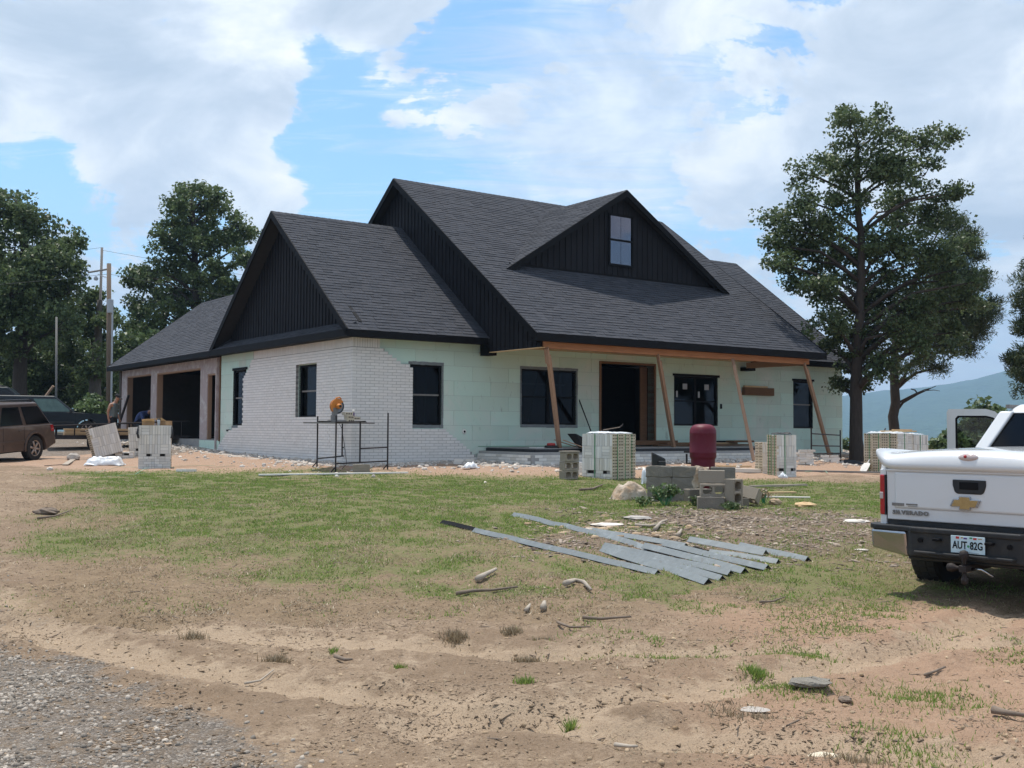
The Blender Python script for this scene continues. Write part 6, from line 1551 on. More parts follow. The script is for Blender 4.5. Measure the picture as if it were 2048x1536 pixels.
MB().bx(TLn * .22, TLn * .57, -.26, -.02, .68, .72).build('mudguard', MT['rust'], trl)
MB().tube([(TLn, .1, .48), (TLn + 1.3, .95, .46)], .04, 6).tube([(TLn, 1.8, .48), (TLn + 1.3, .95, .46)], .04, 6).build('drawbar', MT['rust'], trl)
for k in range(2):
    ps = empty('plywood_stack', HW(0, 0), 0)
    tm_ = Matrix.Translation(trl.location) @ Matrix.Rotation(trl.rotation_euler.z, 4, 'Z')
    ps.location = tm_ @ Vector((.55 + k * 1.45, .5, .55)); ps.rotation_euler = (0, 0, trl.rotation_euler.z + (.05 if k else 0))
    ident(ps, ('sunlit tan sheets of plywood lying on the trailer deck, nearer the brown wagon', 'second pile of tan sheets on the trailer deck beside the leaning pallet')[k], 'plywood')
    for i in range(7): MB().bx(random.uniform(0, .04), 1.25 + random.uniform(0, .05), random.uniform(0, .04), 1.2, i * .034, i * .034 + .030).build('sheet', MT['ply'], ps)
# ------------------------------------------------------------------ building materials and other things in the yard
white_unit = MB().bx(-.5, .5, -.5, .5, -.5, .5).mesh('brick', MT['brick_white'])
def cored():
    m = MB().bx(-.5, .5, -.5, .5, -.5, .5)
    m.mat(1)
    for cx in (-.27, 0, .27): m.bx(cx - .075, cx + .075, -.53, -.45, -.20, .20)  # raised dark blocks standing in for the shaded core holes
    return m.mesh('brick', [MT['brick_face'], MT['hole']])
cored_unit = cored()
def pallet(label, loc, rz, W, D, H, side=1, tilt=(0, 0), base=.22, forks=True, film=True, group='pallets of white brick', bars=True, missing=0.0, straps=True):
    """strapped cube of brick: white stretcher side on -y, cored tan side on +x (side=1) or -x (side=-1); origin at its foot"""
    root = empty('brick_pallet', loc, rz, label, 'brick pallet', group)
    root.rotation_euler = (tilt[0], tilt[1], rz)
    MB().bx(-W / 2 + .03, W / 2 - .03, -D / 2 + .03, D / 2 - .03, .01, H - .03).build('inner_bricks', MT['mortar'], root)
    # white side: bricks on end, in tiers, over a base course with fork holes
    n = max(4, round(W / .068)); p = W / n
    tiers = max(2, round((H - base) / .262)); th = (H - base) / tiers
    for t in range(tiers):
        k = 0
        while k < n:
            if random.random() < missing and t == tiers - 1: k += 1; continue
            x = -W / 2 + (k + .5) * p
            if random.random() < .10 and k < n - 3:      # a few laid flat
                q_ = 3
                for r in range(int(th / .066)):
                    link_mesh('brick', white_unit, root, (x + p * (q_ - 1) / 2, -D / 2 + .045 + random.uniform(-.004, .004), base + t * th + (r + .5) * th / int(th / .066)), None, (p * q_ - .006, .09, th / int(th / .066) - .005))
                k += q_; continue
            link_mesh('brick', white_unit, root, (x, -D / 2 + .045 + random.uniform(-.005, .005), base + (t + .5) * th + random.uniform(-.002, .002)), None, (p - random.uniform(.004, .009), .09, th - .006)); k += 1
    rows = max(2, round(base / .07))
    for r in range(rows):
        x = -W / 2; zc = (r + .5) * base / rows
        while x < W / 2 - .02:
            w = min(random.choice((.066, .13, .2)), W / 2 - x)
            hole = forks and r == rows - 1 and any(abs(x + w / 2 - c) < .09 for c in (-W * .22, W * .22))
            if not hole: link_mesh('brick', white_unit, root, (x + w / 2, -D / 2 + .045 + random.uniform(-.006, .004), zc), None, (w - .007, .09, base / rows - .006))
            x += w
    if forks:
        MB().bx(-W * .22 - .07, -W * .22 + .07, -D / 2 + .01, -D / 2 + .06, base * .70, base - .004).bx(W * .22 - .07, W * .22 + .07, -D / 2 + .01, -D / 2 + .06, base * .70, base - .004).build('fork_hole_shade', MT['hole'], root)  # dark blocks fill the fork openings as painted shade
    cols = max(1, round(D / .215)); nr = max(4, round(H / .068)); cw = D / cols; rh = H / nr
    for s in (side,):
        for c in range(cols):
            for r in range(nr):
                if random.random() < missing * (r > nr * .7): continue
                link_mesh('brick', cored_unit, root, (s * (W / 2 - .028 + random.uniform(-.004, .004)), -D / 2 + (c + .5) * cw, (r + .5) * rh), (0, 0, s * math.pi / 2), (cw - random.uniform(.005, .011), .06, rh - .006))
    rest = MB()
    for r in range(nr): rest.bx(-side * (W / 2 - .06), -side * W / 2, -D / 2 + .1, D / 2, r * rh, (r + 1) * rh - .006).bx(-W / 2 + .06, W / 2 - .06, D / 2 - .06, D / 2, r * rh, (r + 1) * rh - .006)
    for k in range(n): rest.bx(-W / 2 + k * p, -W / 2 + (k + 1) * p - .006, -D / 2 + .1, D / 2 - .07, H - .03, H - random.uniform(0, .006))
    ident(rest.build('hidden_bricks', MT['brick_white'], root), kind='stuff')
    if straps:
        s_ = MB()
        for f in (-.28, .05, .33): s_.bx(side * (W / 2 + .003), side * (W / 2 + .010), D * f - .008, D * f + .008, .02, H + .005)
        s_.bx(-.06, -.042, -D / 2 - .012, -D / 2 - .004, .02, H + .004)
        s_.build('strap', MT['strap'], root)
    if film: crumple('film', W * .96, D * .96, .05, MT['plastic'], root, (0, 0, H + .012), 16)
    return root
def crumple(name, w, d, h, mat, parent=None, loc=(0, 0, 0), n=18, rz=0.0, dome=0.0, ragged=.25, seed=None, thick=.006, freq=4.0):
    """a crumpled sheet with a ragged outline"""
    sd = random.random() * 90 if seed is None else seed
    u, v = np.meshgrid(np.linspace(-1, 1, n), np.linspace(-1, 1, n))
    edge = 1 - ragged * fbm(np.arctan2(v, u) * 1.6 + sd, sd + 0 * u, 3) * np.maximum(abs(u), abs(v)) ** 3
    x, y = u * w / 2 * edge, v * d / 2 * edge
    z = h * (fbm(u * freq + sd, v * freq + sd, 4) * 1.3 - .25 + abs(fbm(u * freq * .7 + 2 * sd, v * freq * .7, 2) - .5) * 1.2) * (1 - .75 * np.maximum(abs(u), abs(v)) ** 6) + dome * np.clip(1 - u * u - v * v, 0, 1) ** .7
    z = np.maximum(z, 0.003)
    ix = np.arange(n * n).reshape(n, n)
    q_ = np.stack([ix[:-1, :-1], ix[:-1, 1:], ix[1:, 1:], ix[1:, :-1]], -1).reshape(-1, 4)
    o = link_mesh(name, np_mesh(name, np.stack([x, y, z], -1).reshape(-1, 3), q_, mat, True), parent, loc, (0, 0, rz))
    s = o.modifiers.new('thickness', 'SOLIDIFY'); s.thickness = thick
    return o
# centre pallet: its near edge stands at this spot
p = on(1224, 960); a = math.radians(-41)
ax, ay = Vector((math.cos(a), math.sin(a), 0)), Vector((-math.sin(a), math.cos(a), 0))
pallet('large strapped pallet of white brick with tan cored ends beside the grey block stack', p - ax * .42 + ay * .46 - Vector((0, 0, .02)), a, .84, .92, 1.04, 1)
pc = p - ax * .42 + ay * .46
hm_ = empty('claw_tool', pc + Vector((.1, .1, 1.09)), .4, 'small long handled tool lying on the largest brick pallet', 'tool')
MB().tube([(-.25, 0, .02), (.22, .05, .09)], .012, 6).build('handle', MT['stick'], hm_)
MB().tube([(.20, .05, .085), (.27, .06, .12), (.30, .06, .17)], [.018, .016, .008], 6).build('head', MT['rust'], hm_)
p = on(308, 938)
pf = pallet('upright brick pallet with boxes on top, nearest on the left', p + Vector((-.12, .42, -.02)), math.radians(17), .80, .80, 1.13, 1, base=.40, film=False, straps=False)
bx_ = Matrix.Rotation(math.radians(17), 3, 'Z'); top = p + Vector((-.12, .42, 1.11))
for k, (dx, dy, s, rz, lb) in enumerate(((-.18, -.1, (.30, .26, .10), .3, 'flattened cardboard box open on the front left pallet'), (.24, .0, (.26, .22, .12), -.5, 'small torn cardboard box at the right of the front left pallet top'))):
    cb = empty('cardboard_box', top + bx_ @ Vector((dx, dy, 0)), rz, lb, 'box', 'boxes on the front left pallet')
    MB().bx(-s[0] / 2, s[0] / 2, -s[1] / 2, s[1] / 2, 0, .012).bx(-s[0] / 2, s[0] / 2, -s[1] / 2, -s[1] / 2 + .008, .012, s[2]).bx(-s[0] / 2, s[0] / 2, s[1] / 2 - .008, s[1] / 2, .012, s[2]).bx(-s[0] / 2, -s[0] / 2 + .008, -s[1] / 2 + .008, s[1] / 2 - .008, .012, s[2]).bx(s[0] / 2 - .008, s[0] / 2, -s[1] / 2 + .008, s[1] / 2 - .008, .012, s[2]).build('carton', MT['cardboard'], cb)
    MB().hexa([(-s[0] / 2, -s[1] / 2 - .16, s[2] + .05), (s[0] / 2, -s[1] / 2 - .14, s[2] + .07), (s[0] / 2, -s[1] / 2, s[2]), (-s[0] / 2, -s[1] / 2, s[2]), (-s[0] / 2, -s[1] / 2 - .16, s[2] + .056), (s[0] / 2, -s[1] / 2 - .14, s[2] + .076), (s[0] / 2, -s[1] / 2, s[2] + .006), (-s[0] / 2, -s[1] / 2, s[2] + .006)]).build('flap', MT['ply'], cb)
cp = empty('drink_cup', top + bx_ @ Vector((.08, -.22, 0)), 0, 'white cup standing between the boxes on the front left pallet', 'cup')
MB().lathe([(.002, 0), (.032, 0), (.042, .15), (.002, .15)], 14).build('cup_body', MT['conduit'], cp, True); MB().lathe([(.002, .15), (.045, .15), (.040, .175), (.002, .18)], 14).build('lid', MT['black_plastic'], cp, True)
for s_ in (-1, 1): MB().tube([(s_ * .41, -.41, 1.10), (s_ * .43, -.43, .92), (s_ * .40, -.42, .80)], [.02, .035, .03], 6).build('torn_film', MT['fabric_black'], pf, True)
p = on(210, 920)
pallet('brick pallet slumping to the left beside the white plastic sheet', p + Vector((-.10, .5, .12)), math.radians(28), .80, .85, .92, -1, tilt=(math.radians(-3), math.radians(-15)), base=.02, forks=False, film=False, straps=False)
pallet('half used brick pallet standing behind the slumped one', on(258, 916) + Vector((.0, 1.2, -.02)), math.radians(20), .78, .8, .98, -1, tilt=(0, math.radians(-4)), base=.30, missing=.25, film=False, straps=False)
pallet('low base course of white brick under the slumping pallet', on(228, 919) + Vector((.05, .35, -.02)), math.radians(22), .82, .5, .24, 1, base=.20, film=False, straps=False)
p = on(1568, 952)
pallet('narrow tall brick pallet in front of the right porch post', p + Vector((.02, .30, -.02)), math.radians(20), .56, .42, 1.03, -1, film=False)
crumple('black_film', .5, .45, .06, MT['fabric_black'], None, p + Vector((.02, .30, 1.02)), 14); ident(bpy.data.objects['black_film'], 'black film lying over the narrow brick pallet', 'plastic film')
pallet('waist high leftover stack of tan brick ends left of the narrow pallet', on(1526, 948) + Vector((.02, .2, -.02)), math.radians(15), .17, .40, .80, -1, base=.25, forks=False, film=False, straps=False, missing=.2)
p = on(1796, 946); a = math.radians(43)
ax, ay = Vector((math.cos(a), math.sin(a), 0)), Vector((-math.sin(a), math.cos(a), 0))
pr1 = p + ax * .42 + ay * .48
pallet('wide brick pallet under a plank, left of the white pickup', pr1, a, .84, .95, 1.02, -1)
pallet('brick pallet closest to the pickup bed, behind the wide one', pr1 + ax * .95 + Vector((0, .1, 0)), a, .84, .95, .98, -1, missing=.15)
plank = MB().box((0, 0, .02), (.9, .16, .035)).box((.12, .1, .055), (.5, .14, .03), Rz(.2)).build('scrap_plank', MT['ply'], loc=pr1 + Vector((.25, -.05, 1.06)), rot=(0, 0, -.1))
ident(plank, 'short weathered planks lying on the wide right pallet', 'plank')

# cinder blocks
def block_mesh(mat='block'):
    m = MB(); L, H, D = .40, .195, .195   # length x, hole axis y, height z
    w = .034
    m.bx(-L / 2, L / 2, -D / 2, D / 2, -H / 2, -H / 2 + w).bx(-L / 2, L / 2, -D / 2, D / 2, H / 2 - w, H / 2)
    for x in (-L / 2, -.018, L / 2 - .036): m.bx(x, x + .036, -D / 2 + .001, D / 2 - .001, -H / 2 + w, H / 2 - w)
    # rounded cores: corner fillets
    for cx in (-L / 4 + .009, L / 4 - .009):
        for sx in (-1, 1):
            for sz in (-1, 1):
                x0, z0 = cx + sx * (L / 4 - .027), sz * (H / 2 - w)
                m.prism([(x0, z0), (x0 - sx * .035, z0), (x0, z0 - sz * .035)], lambda u, v, q_: (u, q_, v), -D / 2 + .002, D / 2 - .002)
    me = m.mesh('cinder_block', MT[mat]); return me
cbm, cbg = block_mesh(), block_mesh('block_grey')
def cinder(label, loc, rz, rot=(0, 0), me=None, group='loose cinder blocks'):
    o = link_mesh('cinder_block', me or cbm, None, loc, (rot[0], rot[1], rz))
    b = o.modifiers.new('bevel', 'BEVEL'); b.width = .005; b.segments = 1
    return ident(o, label, 'block', group)
p = on(1129, 962)
r37 = math.radians(35); d1 = Vector((math.cos(r37), math.sin(r37), 0)); d2 = Vector((-math.sin(r37), math.cos(r37), 0))
for k, lb in enumerate(('bottom cinder block of the stack of three beside the large pallet', 'middle cinder block of the stack of three beside the large pallet', 'top cinder block of the stack of three, capped by a pale slab')):
    cinder(lb, p + d1 * (.20 + .008 * k) + d2 * .1 + Vector((0, 0, .10 + .2 * k)), r37 + (.03, -.04, .05)[k], group='blocks stacked beside the large pallet')
ident(link_mesh('cap_stone', MB().box((0, 0, 0), (.42, .22, .025)).mesh('cap_slab', MT['pale_wood']), None, p + d1 * .21 + d2 * .1 + Vector((0, 0, .615)), (0, 0, r37)), 'pale thin slab on top of the three stacked blocks', 'slab')
# broken lump of old block wall
p = on(1350, 1004); wa = math.radians(-6)
lump = empty('wall_fragment', p + Vector((-.02, .12, -.05)), wa, 'broken two course lump of grey block wall in front of the red tank', 'wall fragment')
for r, (xa, xb, zb, zt) in enumerate(((-.42, .30, .0, .24), (-.43, .38, .235, .445), (-.44, .42, .44, .625))):
    for k in range(2):
        a0 = xa + (xb - xa) * k / 2; b0 = xa + (xb - xa) * (k + 1) / 2
        V_, F_ = rough_box((b0 - a0 + .004, .20, zt - zb + .004), 12, .014, 7, r * 7.7 + k * 3.1)
        MB().add([(v[0] + (a0 + b0) / 2, v[1], v[2] + (zb + zt) / 2) for v in V_], F_).build('block', MT['block_grey'], lump)
V_, F_ = rough_box((.24, .22, .36), 10, .05, 6, 44)
MB().add([(v[0] + .44 + v[2] * .25, v[1], v[2] + .44) for v in V_], F_).build('mortar_lump', MT['stained'], lump, True)
for cx in (-.32, -.12): MB().bx(cx - .07, cx + .07, -.05, .05, .62, .632).build('core_shade', MT['hole'], lump)  # thin dark plates paint the shade of open cores on top
def pile(label, px, py, Y, rz, rot, me=None): return cinder(label, aty(px, py, Y), math.radians(rz), rot, me)
H_ = math.pi / 2
pile('solid faced block on top, right of the wall fragment', 1423, 953, 16.7, -12, (H_, 0))
pile('block with two dark cores under the solid faced one', 1426, 980, 16.6, -6, (0, 0))
pile('grey block sunk in the wood chips in front of the pile', 1421, 1006, 16.45, -4, (H_, 0), cbg)
pile('upright block with four dark slots leaning at the right of the pile', 1468, 984, 16.4, 14, (math.radians(-14), H_))
pile('tilted block lying at the far right of the pile', 1494, 988, 16.9, -35, (math.radians(62), math.radians(10)))
pile('grey block standing behind the pile, right of the red tank', 1446, 946, 17.6, -12, (H_, 0), cbg)
pile('block holding up the block right of the red tank', 1446, 972, 17.6, 8, (H_, 0), cbg)
pile('block hidden low in the gap beside the wall fragment', 1395, 990, 17.0, 20, (H_, 0), cbg)
pile('block supporting the upright block at the right', 1470, 1008, 16.8, 10, (H_, 0), cbg)
cinder('brown block on its side under the sawing frame', on(720, 944) + Vector((.02, .08, .09)), math.radians(8), (math.pi / 2, 0), cbm)
# red pressure tank
p = aty(1406, 937, 18.3); gz_ = float(ground_z(p.x, p.y)[0])
tank = empty('pressure_tank', (p.x, p.y, gz_ + .02), 0, 'burgundy red steel pressure tank standing behind the broken blocks', 'tank')
zt = 1.665 - gz_ - .02; R_ = .227
prof = [(.002, .0), (R_ * .88, .0), (R_ * .90, .02), (R_ * .90, zt - .62), (R_ * .91, zt - .60), (R_ * .985, zt - .575), (R_, zt - .56), (R_, zt - .50), (R_ * 1.008, zt - .495), (R_ * 1.008, zt - .485), (R_, zt - .48), (R_, zt - .17), (R_ * 1.006, zt - .165), (R_ * 1.006, zt - .155), (R_, zt - .15), (R_ * .985, zt - .115), (R_ * .93, zt - .075), (R_ * .80, zt - .035), (R_ * .55, zt - .010), (R_ * .25, zt - .002), (.002, zt)]
MB().lathe(prof, 48).build('tank_shell', MT['tank'], tank, True)
MB().tube([(-.22, -.12, .62), (-.30, -.12, .62), (-.30, -.12, .78)], .018, 8).lathe([(.002, 0), (.05, 0), (.05, .03), (.002, .03)], 12, Matrix.Translation((-.30, -.12, .80))).build('valve', MT['rust'], tank)
# black bin liner and stained roll beside the lump
p = on(1312, 985) + Vector((.52, 3.2, 0)); p.z = float(ground_z(p.x, p.y)[0])
bb = empty('black_bucket', p, 0, 'black folded plastic tub behind the broken wall fragment', 'tub')
MB().hexa([(-.16, -.12, 0), (.14, -.12, 0), (.14, .12, 0), (-.16, .12, 0), (-.19, -.15, .66), (.10, -.15, .52), (.12, .15, .52), (-.17, .15, .66)]).build('tub_shell', MT['fabric_black'], bb, bevel=.03)
MB().box((.02, -.17, .40), (.16, .05, .14)).build('handle_recess', MT['black_plastic'], bb, bevel=.02)
o = crumple('stained_sack', .72, .42, .10, MT['stained'], None, on(1262, 1000) + Vector((0, .15, -.02)), 26, .15, dome=.24, ragged=.2, seed=12.3); ident(o, 'stained white sack slumped left of the broken wall fragment', 'sack')
o = crumple('white_bag', .16, .14, .12, MT['plastic'], None, on(1290, 968) + Vector((0, .1, 0)), 14, 0, dome=.26, seed=3.3); ident(o, 'small white bag standing behind the stained sack', 'bag')

# sawing platform: two scaffold frames, boards, masonry saw, brick, bottle
fa, fb, fc, fd_ = on(671, 944), on(775, 940), on(634, 935), on(736, 922)
def zat(pt, py): return EYE + (aty(pt[0], py, pt[1].y).z - EYE)
scf = empty('scaffold_frame', fa, 0, 'rusty black bricklayer frame nearer the camera, under the saw', 'scaffold frame', 'scaffold frames at the house corner')
def sframe(root, A, B, hA, hB, shelf, mid, tin):
    A, B = Vector(A) - root.location, Vector(B) - root.location
    up = Vector((0, 0, 1)); low = .20
    E = A.lerp(B, tin)
    MB().tube([A + up * .0, A + up * hA], .019, 8).build('upright', MT['rust'], root); MB().tube([B, B + up * hB], .019, 8).build('upright', MT['rust'], root)
    MB().tube([A + up * low, B + up * low], .017, 8).build('bottom_rail', MT['rust'], root)
    MB().tube([A + up * shelf, E + up * shelf + (B - A) * .10], .018, 8).build('shelf_rail', MT['rust'], root)
    MB().tube([E + up * low, E + up * shelf], .02, 8).build('inner_post', MT['rust'], root)
    MB().tube([E + up * mid, B + up * mid], .017, 8).build('middle_rail', MT['rust'], root)
    for q_ in (A, B): MB().tube([q_ + up * .13, q_ + Vector((-.10, -.06, 0))], .015, 6).build('foot', MT['rust'], root)
sframe(scf, fa, fb, 1.33, 1.36, 1.17, .53, .46)
sc2 = empty('scaffold_frame', fc, 0, 'rusty black bricklayer frame at the wall side, under the saw', 'scaffold frame', 'scaffold frames at the house corner')
sframe(sc2, fc, fd_, 1.24, 1.44, 1.10, .42, .46)
c0 = (fa + fc) / 2; c1 = (fa.lerp(fb, .5) + fc.lerp(fd_, .5)) / 2
tz_ = EYE + (aty(650, 844, c0.y).z - EYE)
ux = (c1 - c0); ux.z = 0; uxl = ux.length; ang = math.atan2(ux.y, ux.x)
pb = empty('platform_boards', (c0.x, c0.y, tz_ - .035), ang, 'boards laid across the two scaffold frames', 'boards')
for k in range(4): MB().bx(-.28, uxl + .22, -.50 + k * .25, -.50 + k * .25 + .235, 0, .032).build('board', MT['pole_grey'], pb)
MB().tube([(-.42, -.1, .05), (uxl + .42, -.1, .05)], .012, 6).build('rod', MT['rust'], pb)
Tm = Matrix.Translation((c0.x, c0.y, tz_)) @ Matrix.Rotation(ang, 4, 'Z')
saw = empty('masonry_saw', Tm @ Vector((.16, -.15, 0)), ang - .45, 'orange guarded masonry chop saw on the scaffold platform', 'saw')
MB().bx(-.15, .20, -.16, .16, 0, .05).bx(-.12, .02, -.05, .05, .05, .17).build('saw_base', MT['pole_grey'], saw, bevel=.01)
MB().hexa([(-.10, -.04, .16), (.02, -.04, .16), (.02, .04, .16), (-.10, .04, .16), (-.10, -.045, .34), (.06, -.045, .36), (.06, .045, .36), (-.10, .045, .34)]).build('saw_arm', MT['pole_grey'], saw, bevel=.015)
Mg = Matrix.Translation((.03, 0, .38)) @ Matrix.Rotation(math.pi / 2, 4, 'X')
MB().lathe([(.002, -.004), (.175, -.004), (.18, 0), (.175, .004), (.002, .004)], 40, Mg).build('saw_blade', MT['blade'], saw)
MB().lathe([(.150, -.006), (.183, -.006), (.186, 0), (.183, .006), (.150, .006)], 40, Mg, False).build('blade_rim', MT['black_plastic'], saw)
gd = MB(); N_ = 22
for k in range(N_):
    a0, a1 = math.radians(38 + 205 * k / N_), math.radians(38 + 205 * (k + 1) / N_)
    P_ = lambda r, a, y: (.03 + r * math.cos(a), y, .38 + r * math.sin(a))
    gd.hexa([P_(.04, a0, -.035), P_(.04, a1, -.035), P_(.04, a1, .035), P_(.04, a0, .035), P_(.182, a0, -.04), P_(.182, a1, -.04), P_(.182, a1, .04), P_(.182, a0, .04)])
gd.build('saw_guard', MT['orange'], saw)
MB().lathe([(.002, 0), (.06, 0), (.065, .03), (.055, .11), (.03, .125), (.002, .125)], 20, Matrix.Translation((.03, -.04, .38)) @ Matrix.Rotation(math.pi / 2, 4, 'X')).build('saw_motor', MT['orange'], saw, True)
MB().lathe([(.02, 0), (.032, .0), (.032, .012), (.012, .014)], 16, Matrix.Translation((.03, -.165, .38)) @ Matrix.Rotation(math.pi / 2, 4, 'X')).build('motor_cap', MT['black_plastic'], saw)
MB().tube([(-.03, 0, .50), (.0, -.0, .58), (.09, 0, .60), (.14, 0, .55)], .018, 8).build('saw_handle', MT['orange'], saw, True)
pw_ = MB().tube([Tm @ Vector((.05, -.3, .02)), Tm @ Vector((.0, -.45, -.15)), Tm @ Vector((.06, -.5, -.6)), Tm @ Vector((.25, -.42, -1.0)), Tm @ Vector((.2, -.3, -1.14))], .007, 6).build('power_cord', MT['wire'], smooth=True); ident(pw_, 'thin dark cord hanging from the masonry saw', 'cord')
for (dx, dy, dz, lb) in ((.50, -.3, 0, 'lower cored brick on the platform beside the saw'), (.50, -.29, .082, 'middle cored brick on the platform under the purple bottle'), (.80, -.25, .055, 'cored brick at the right end of the platform'), (.46, -.27, .164, 'topmost white brick beside the purple bottle')):
    ident(link_mesh('brick', cored_unit, None, Tm @ Vector((dx, dy, dz + .040)), (0, 0, ang + random.uniform(-.1, .1)), (.30, .10, .078)), lb, 'brick', 'bricks on the sawing platform')
bt = empty('spray_bottle', Tm @ Vector((.70, -.27, .12)), 0, 'purple and white bottle standing on the brick by the saw', 'bottle')
MB().lathe([(.002, 0), (.026, 0), (.027, .10), (.024, .12), (.002, .12)], 16).build('bottle_body', MT['purple'], bt, True); MB().lathe([(.024, .12), (.03, .125), (.03, .185), (.002, .19)], 16).build('cap', MT['brick_white'], bt, True)

# leaning props under the porch beam
def lean(label, px, py, bx, wide=.10, deep=.045, split=False, nm='porch_prop'):
    b = on(px, py); t = HW(bx, -2.80, 3.02); d = t - b
    o = empty(nm, b, 0, label, 'post', 'timber props under the porch beam')
    R = d.to_track_quat('Z', 'Y').to_matrix() @ Rz(-.5)
    MB().box(d * .5, (wide, deep, d.length), R).box(d * .5 + R @ Vector((0, deep + .004, -.1)), (wide * .96, deep, d.length - .25), R).build('post', MT['wood'], o)
    if split: MB().box(d * .93 + R @ Vector((.0, -deep - .002, 0)), (wide * 1.3, .03, .42), R).build('cleat', MT['wood'], o)
lean('leftmost timber prop rising behind the stacked cinder blocks', 1121, 925, 4.10, split=True)
lean('timber prop between the porch doorway and the red tank', 1350, 918, 8.0)
lean('timber prop between the red tank and the narrow pallet', 1508, 924, 11.03)
lean('rightmost timber prop beside the scaffold frame', 1660, 918, 14.27)

# galvanised angle trims on the grass
def trim(label, pa, pb, w=.105, lift=(0, 0), dark=False):
    w *= .74
    a, b = on(*pa, lift[0]), on(*pb, lift[1]); d = b - a; L = d.length
    o = empty('metal_angle', a, 0, label, 'angle trim', 'galvanised angle trims on the grass')
    n = max(3, int(L / .35)); m = MB(); ax_ = Vector((d.x, d.y, 0)).normalized(); sd = Vector((-ax_.y, ax_.x, 0)); t = .0035
    rows = []
    for i in range(n + 1):
        q_ = a.lerp(b, i / n); gzz = float(ground_z(q_.x, q_.y)[0]); q_.z = max(gzz, q_.z) + .004 + random.uniform(-.004, .004)
        e = w * .72
        A1, Tp, B1 = q_ + sd * e, q_ + Vector((0, 0, w * .66)), q_ - sd * e
        rows.append([v - a for v in (A1, Tp, B1, B1 - Vector((0, 0, t * 1.2)), Tp - Vector((0, 0, t * 1.5)), A1 - Vector((0, 0, t * 1.2)))])
    vs = [v for r in rows for v in r]
    fs = [(i * 6 + k, i * 6 + (k + 1) % 6, i * 6 + 6 + (k + 1) % 6, i * 6 + 6 + k) for i in range(n) for k in range(6)] + [tuple(range(6))[::-1], tuple(n * 6 + k for k in range(6))]
    m.add(vs, fs).build('angle_sheet', MT['black'] if dark else MT['steel'], o)
trim('short black painted end piece at the far left of the trims', (885, 1048), (950, 1064), .085, dark=True)
trim('longest trim, nearest the camera, running left toward the black piece', (950, 1066), (1316, 1152), .10)
trim('trim pointing furthest toward the camera', (1207, 1104), (1417, 1168), .115)
trim('trim lying close behind the one pointing furthest forward', (1212, 1100), (1445, 1163), .105)
trim('trim beside the crossed pair with a bent near end', (1210, 1094), (1462, 1153), .10, (.0, .01))
trim('long trim starting at the far grass beyond the others', (1028, 1029), (1300, 1100), .105)
trim('trim overlapping the near end of the long far trim', (1290, 1098), (1490, 1148), .115, (.03, .0))
trim('trim crossing under the far pair, ending near the middle', (1180, 1062), (1372, 1097), .10)
trim('trim in the right bundle, left of its stacked pair', (1330, 1094), (1536, 1145), .105, (.02, .01))
trim('upper trim of the stacked pair in the right bundle', (1380, 1098), (1532, 1124), .115, (.07, .06))
trim('lower trim of the stacked pair in the right bundle', (1420, 1108), (1557, 1131), .10)
trim('separate short trim furthest to the right', (1481, 1094), (1616, 1125), .11)

# boards, bars and shovels
def plank_on(label, pa, pb, w, t, mat, dz=.0, name='plank', cat='plank', group=None):
    a, b = on(*pa, dz), on(*pb, dz); d = b - a
    R = Matrix((Vector((d.x, d.y, d.z)).normalized(), Vector((-d.y, d.x, 0)).normalized(), Vector((0, 0, 1)))).transposed()
    o = MB().box((0, 0, t / 2 + .01), (d.length, w, t), R).build(name, MT[mat], loc=(a + b) / 2)
    return ident(o, label, cat, group)
plank_on('long white board on the ground in front of the scaffold frames', (517, 953), (816, 949), .14, .03, 'brick_white')
plank_on('grey plank on the clay right of the narrow pallet', (1592, 944), (1880, 950), .12, .04, 'pole_grey')
plank_on('dark plank in the grass right of the cinder blocks', (1500, 975), (1612, 972), .10, .04, 'pale_wood')
plank_on('pale plank behind the tilted block', (1510, 988), (1590, 985), .10, .03, 'ply')
plank_on('white strip of board lying right of the block pile', (1525, 994), (1620, 997), .12, .02, 'brick_white')
plank_on('tan plank beside the leftover brick stack', (1435, 936), (1500, 934), .12, .04, 'ply')
plank_on('white board stack edge lying left of the narrow pallet', (1462, 945), (1532, 947), .25, .09, 'brick_white')
plank_on('thin brown lath in the grass left of the white sheet', (90, 934), (140, 929), .05, .02, 'stick')
plank_on('white scrap board left of the crumpled sheet', (130, 932), (146, 922), .14, .03, 'pale_wood')
def shovel(label, tip, handle, Yt, Yh, grip, mat, bl):
    a = on(*tip, .02) if Yt is None else aty(*tip, Yt); b = aty(*handle, (a.y if Yh is None else a.y + Yh)); d = b - a
    o = empty('shovel', a, 0, label, 'shovel', 'long handled shovels')
    MB().tube([d * .22, d], .016, 8).build('handle', MT[mat], o, True); MB().tube([d * .78, d], .02, 8).build('grip', MT[grip], o, True)
    R = d.to_track_quat('Z', 'Y').to_matrix()
    m = MB(); pr_ = [(-.10, .0), (-.115, .16), (-.09, .27), (-.02, .30), (.02, .30), (.09, .27), (.115, .16), (.10, .0), (.0, -.04)]
    m.prism(pr_, lambda u, v, w: tuple(R @ Vector((u, w + .25 * u * u * 6, v))), -.003, .003); m.build('blade', MT[bl], o)
    MB().tube([d * .12, d * .30], [.012, .022], 8).build('socket', MT[bl], o)
shovel('white bladed shovel with a blue handle leaning on the wide pallet', (1727, 944), (1771, 857), None, .7, 'fabric_black', 'blue_paint', 'brick_white')
pz = HW(7.6, -.5, .42)
sh = empty('shovel', pz, 0, 'dark shovel leaning against the mint wall left of the doorway', 'shovel', 'long handled shovels')
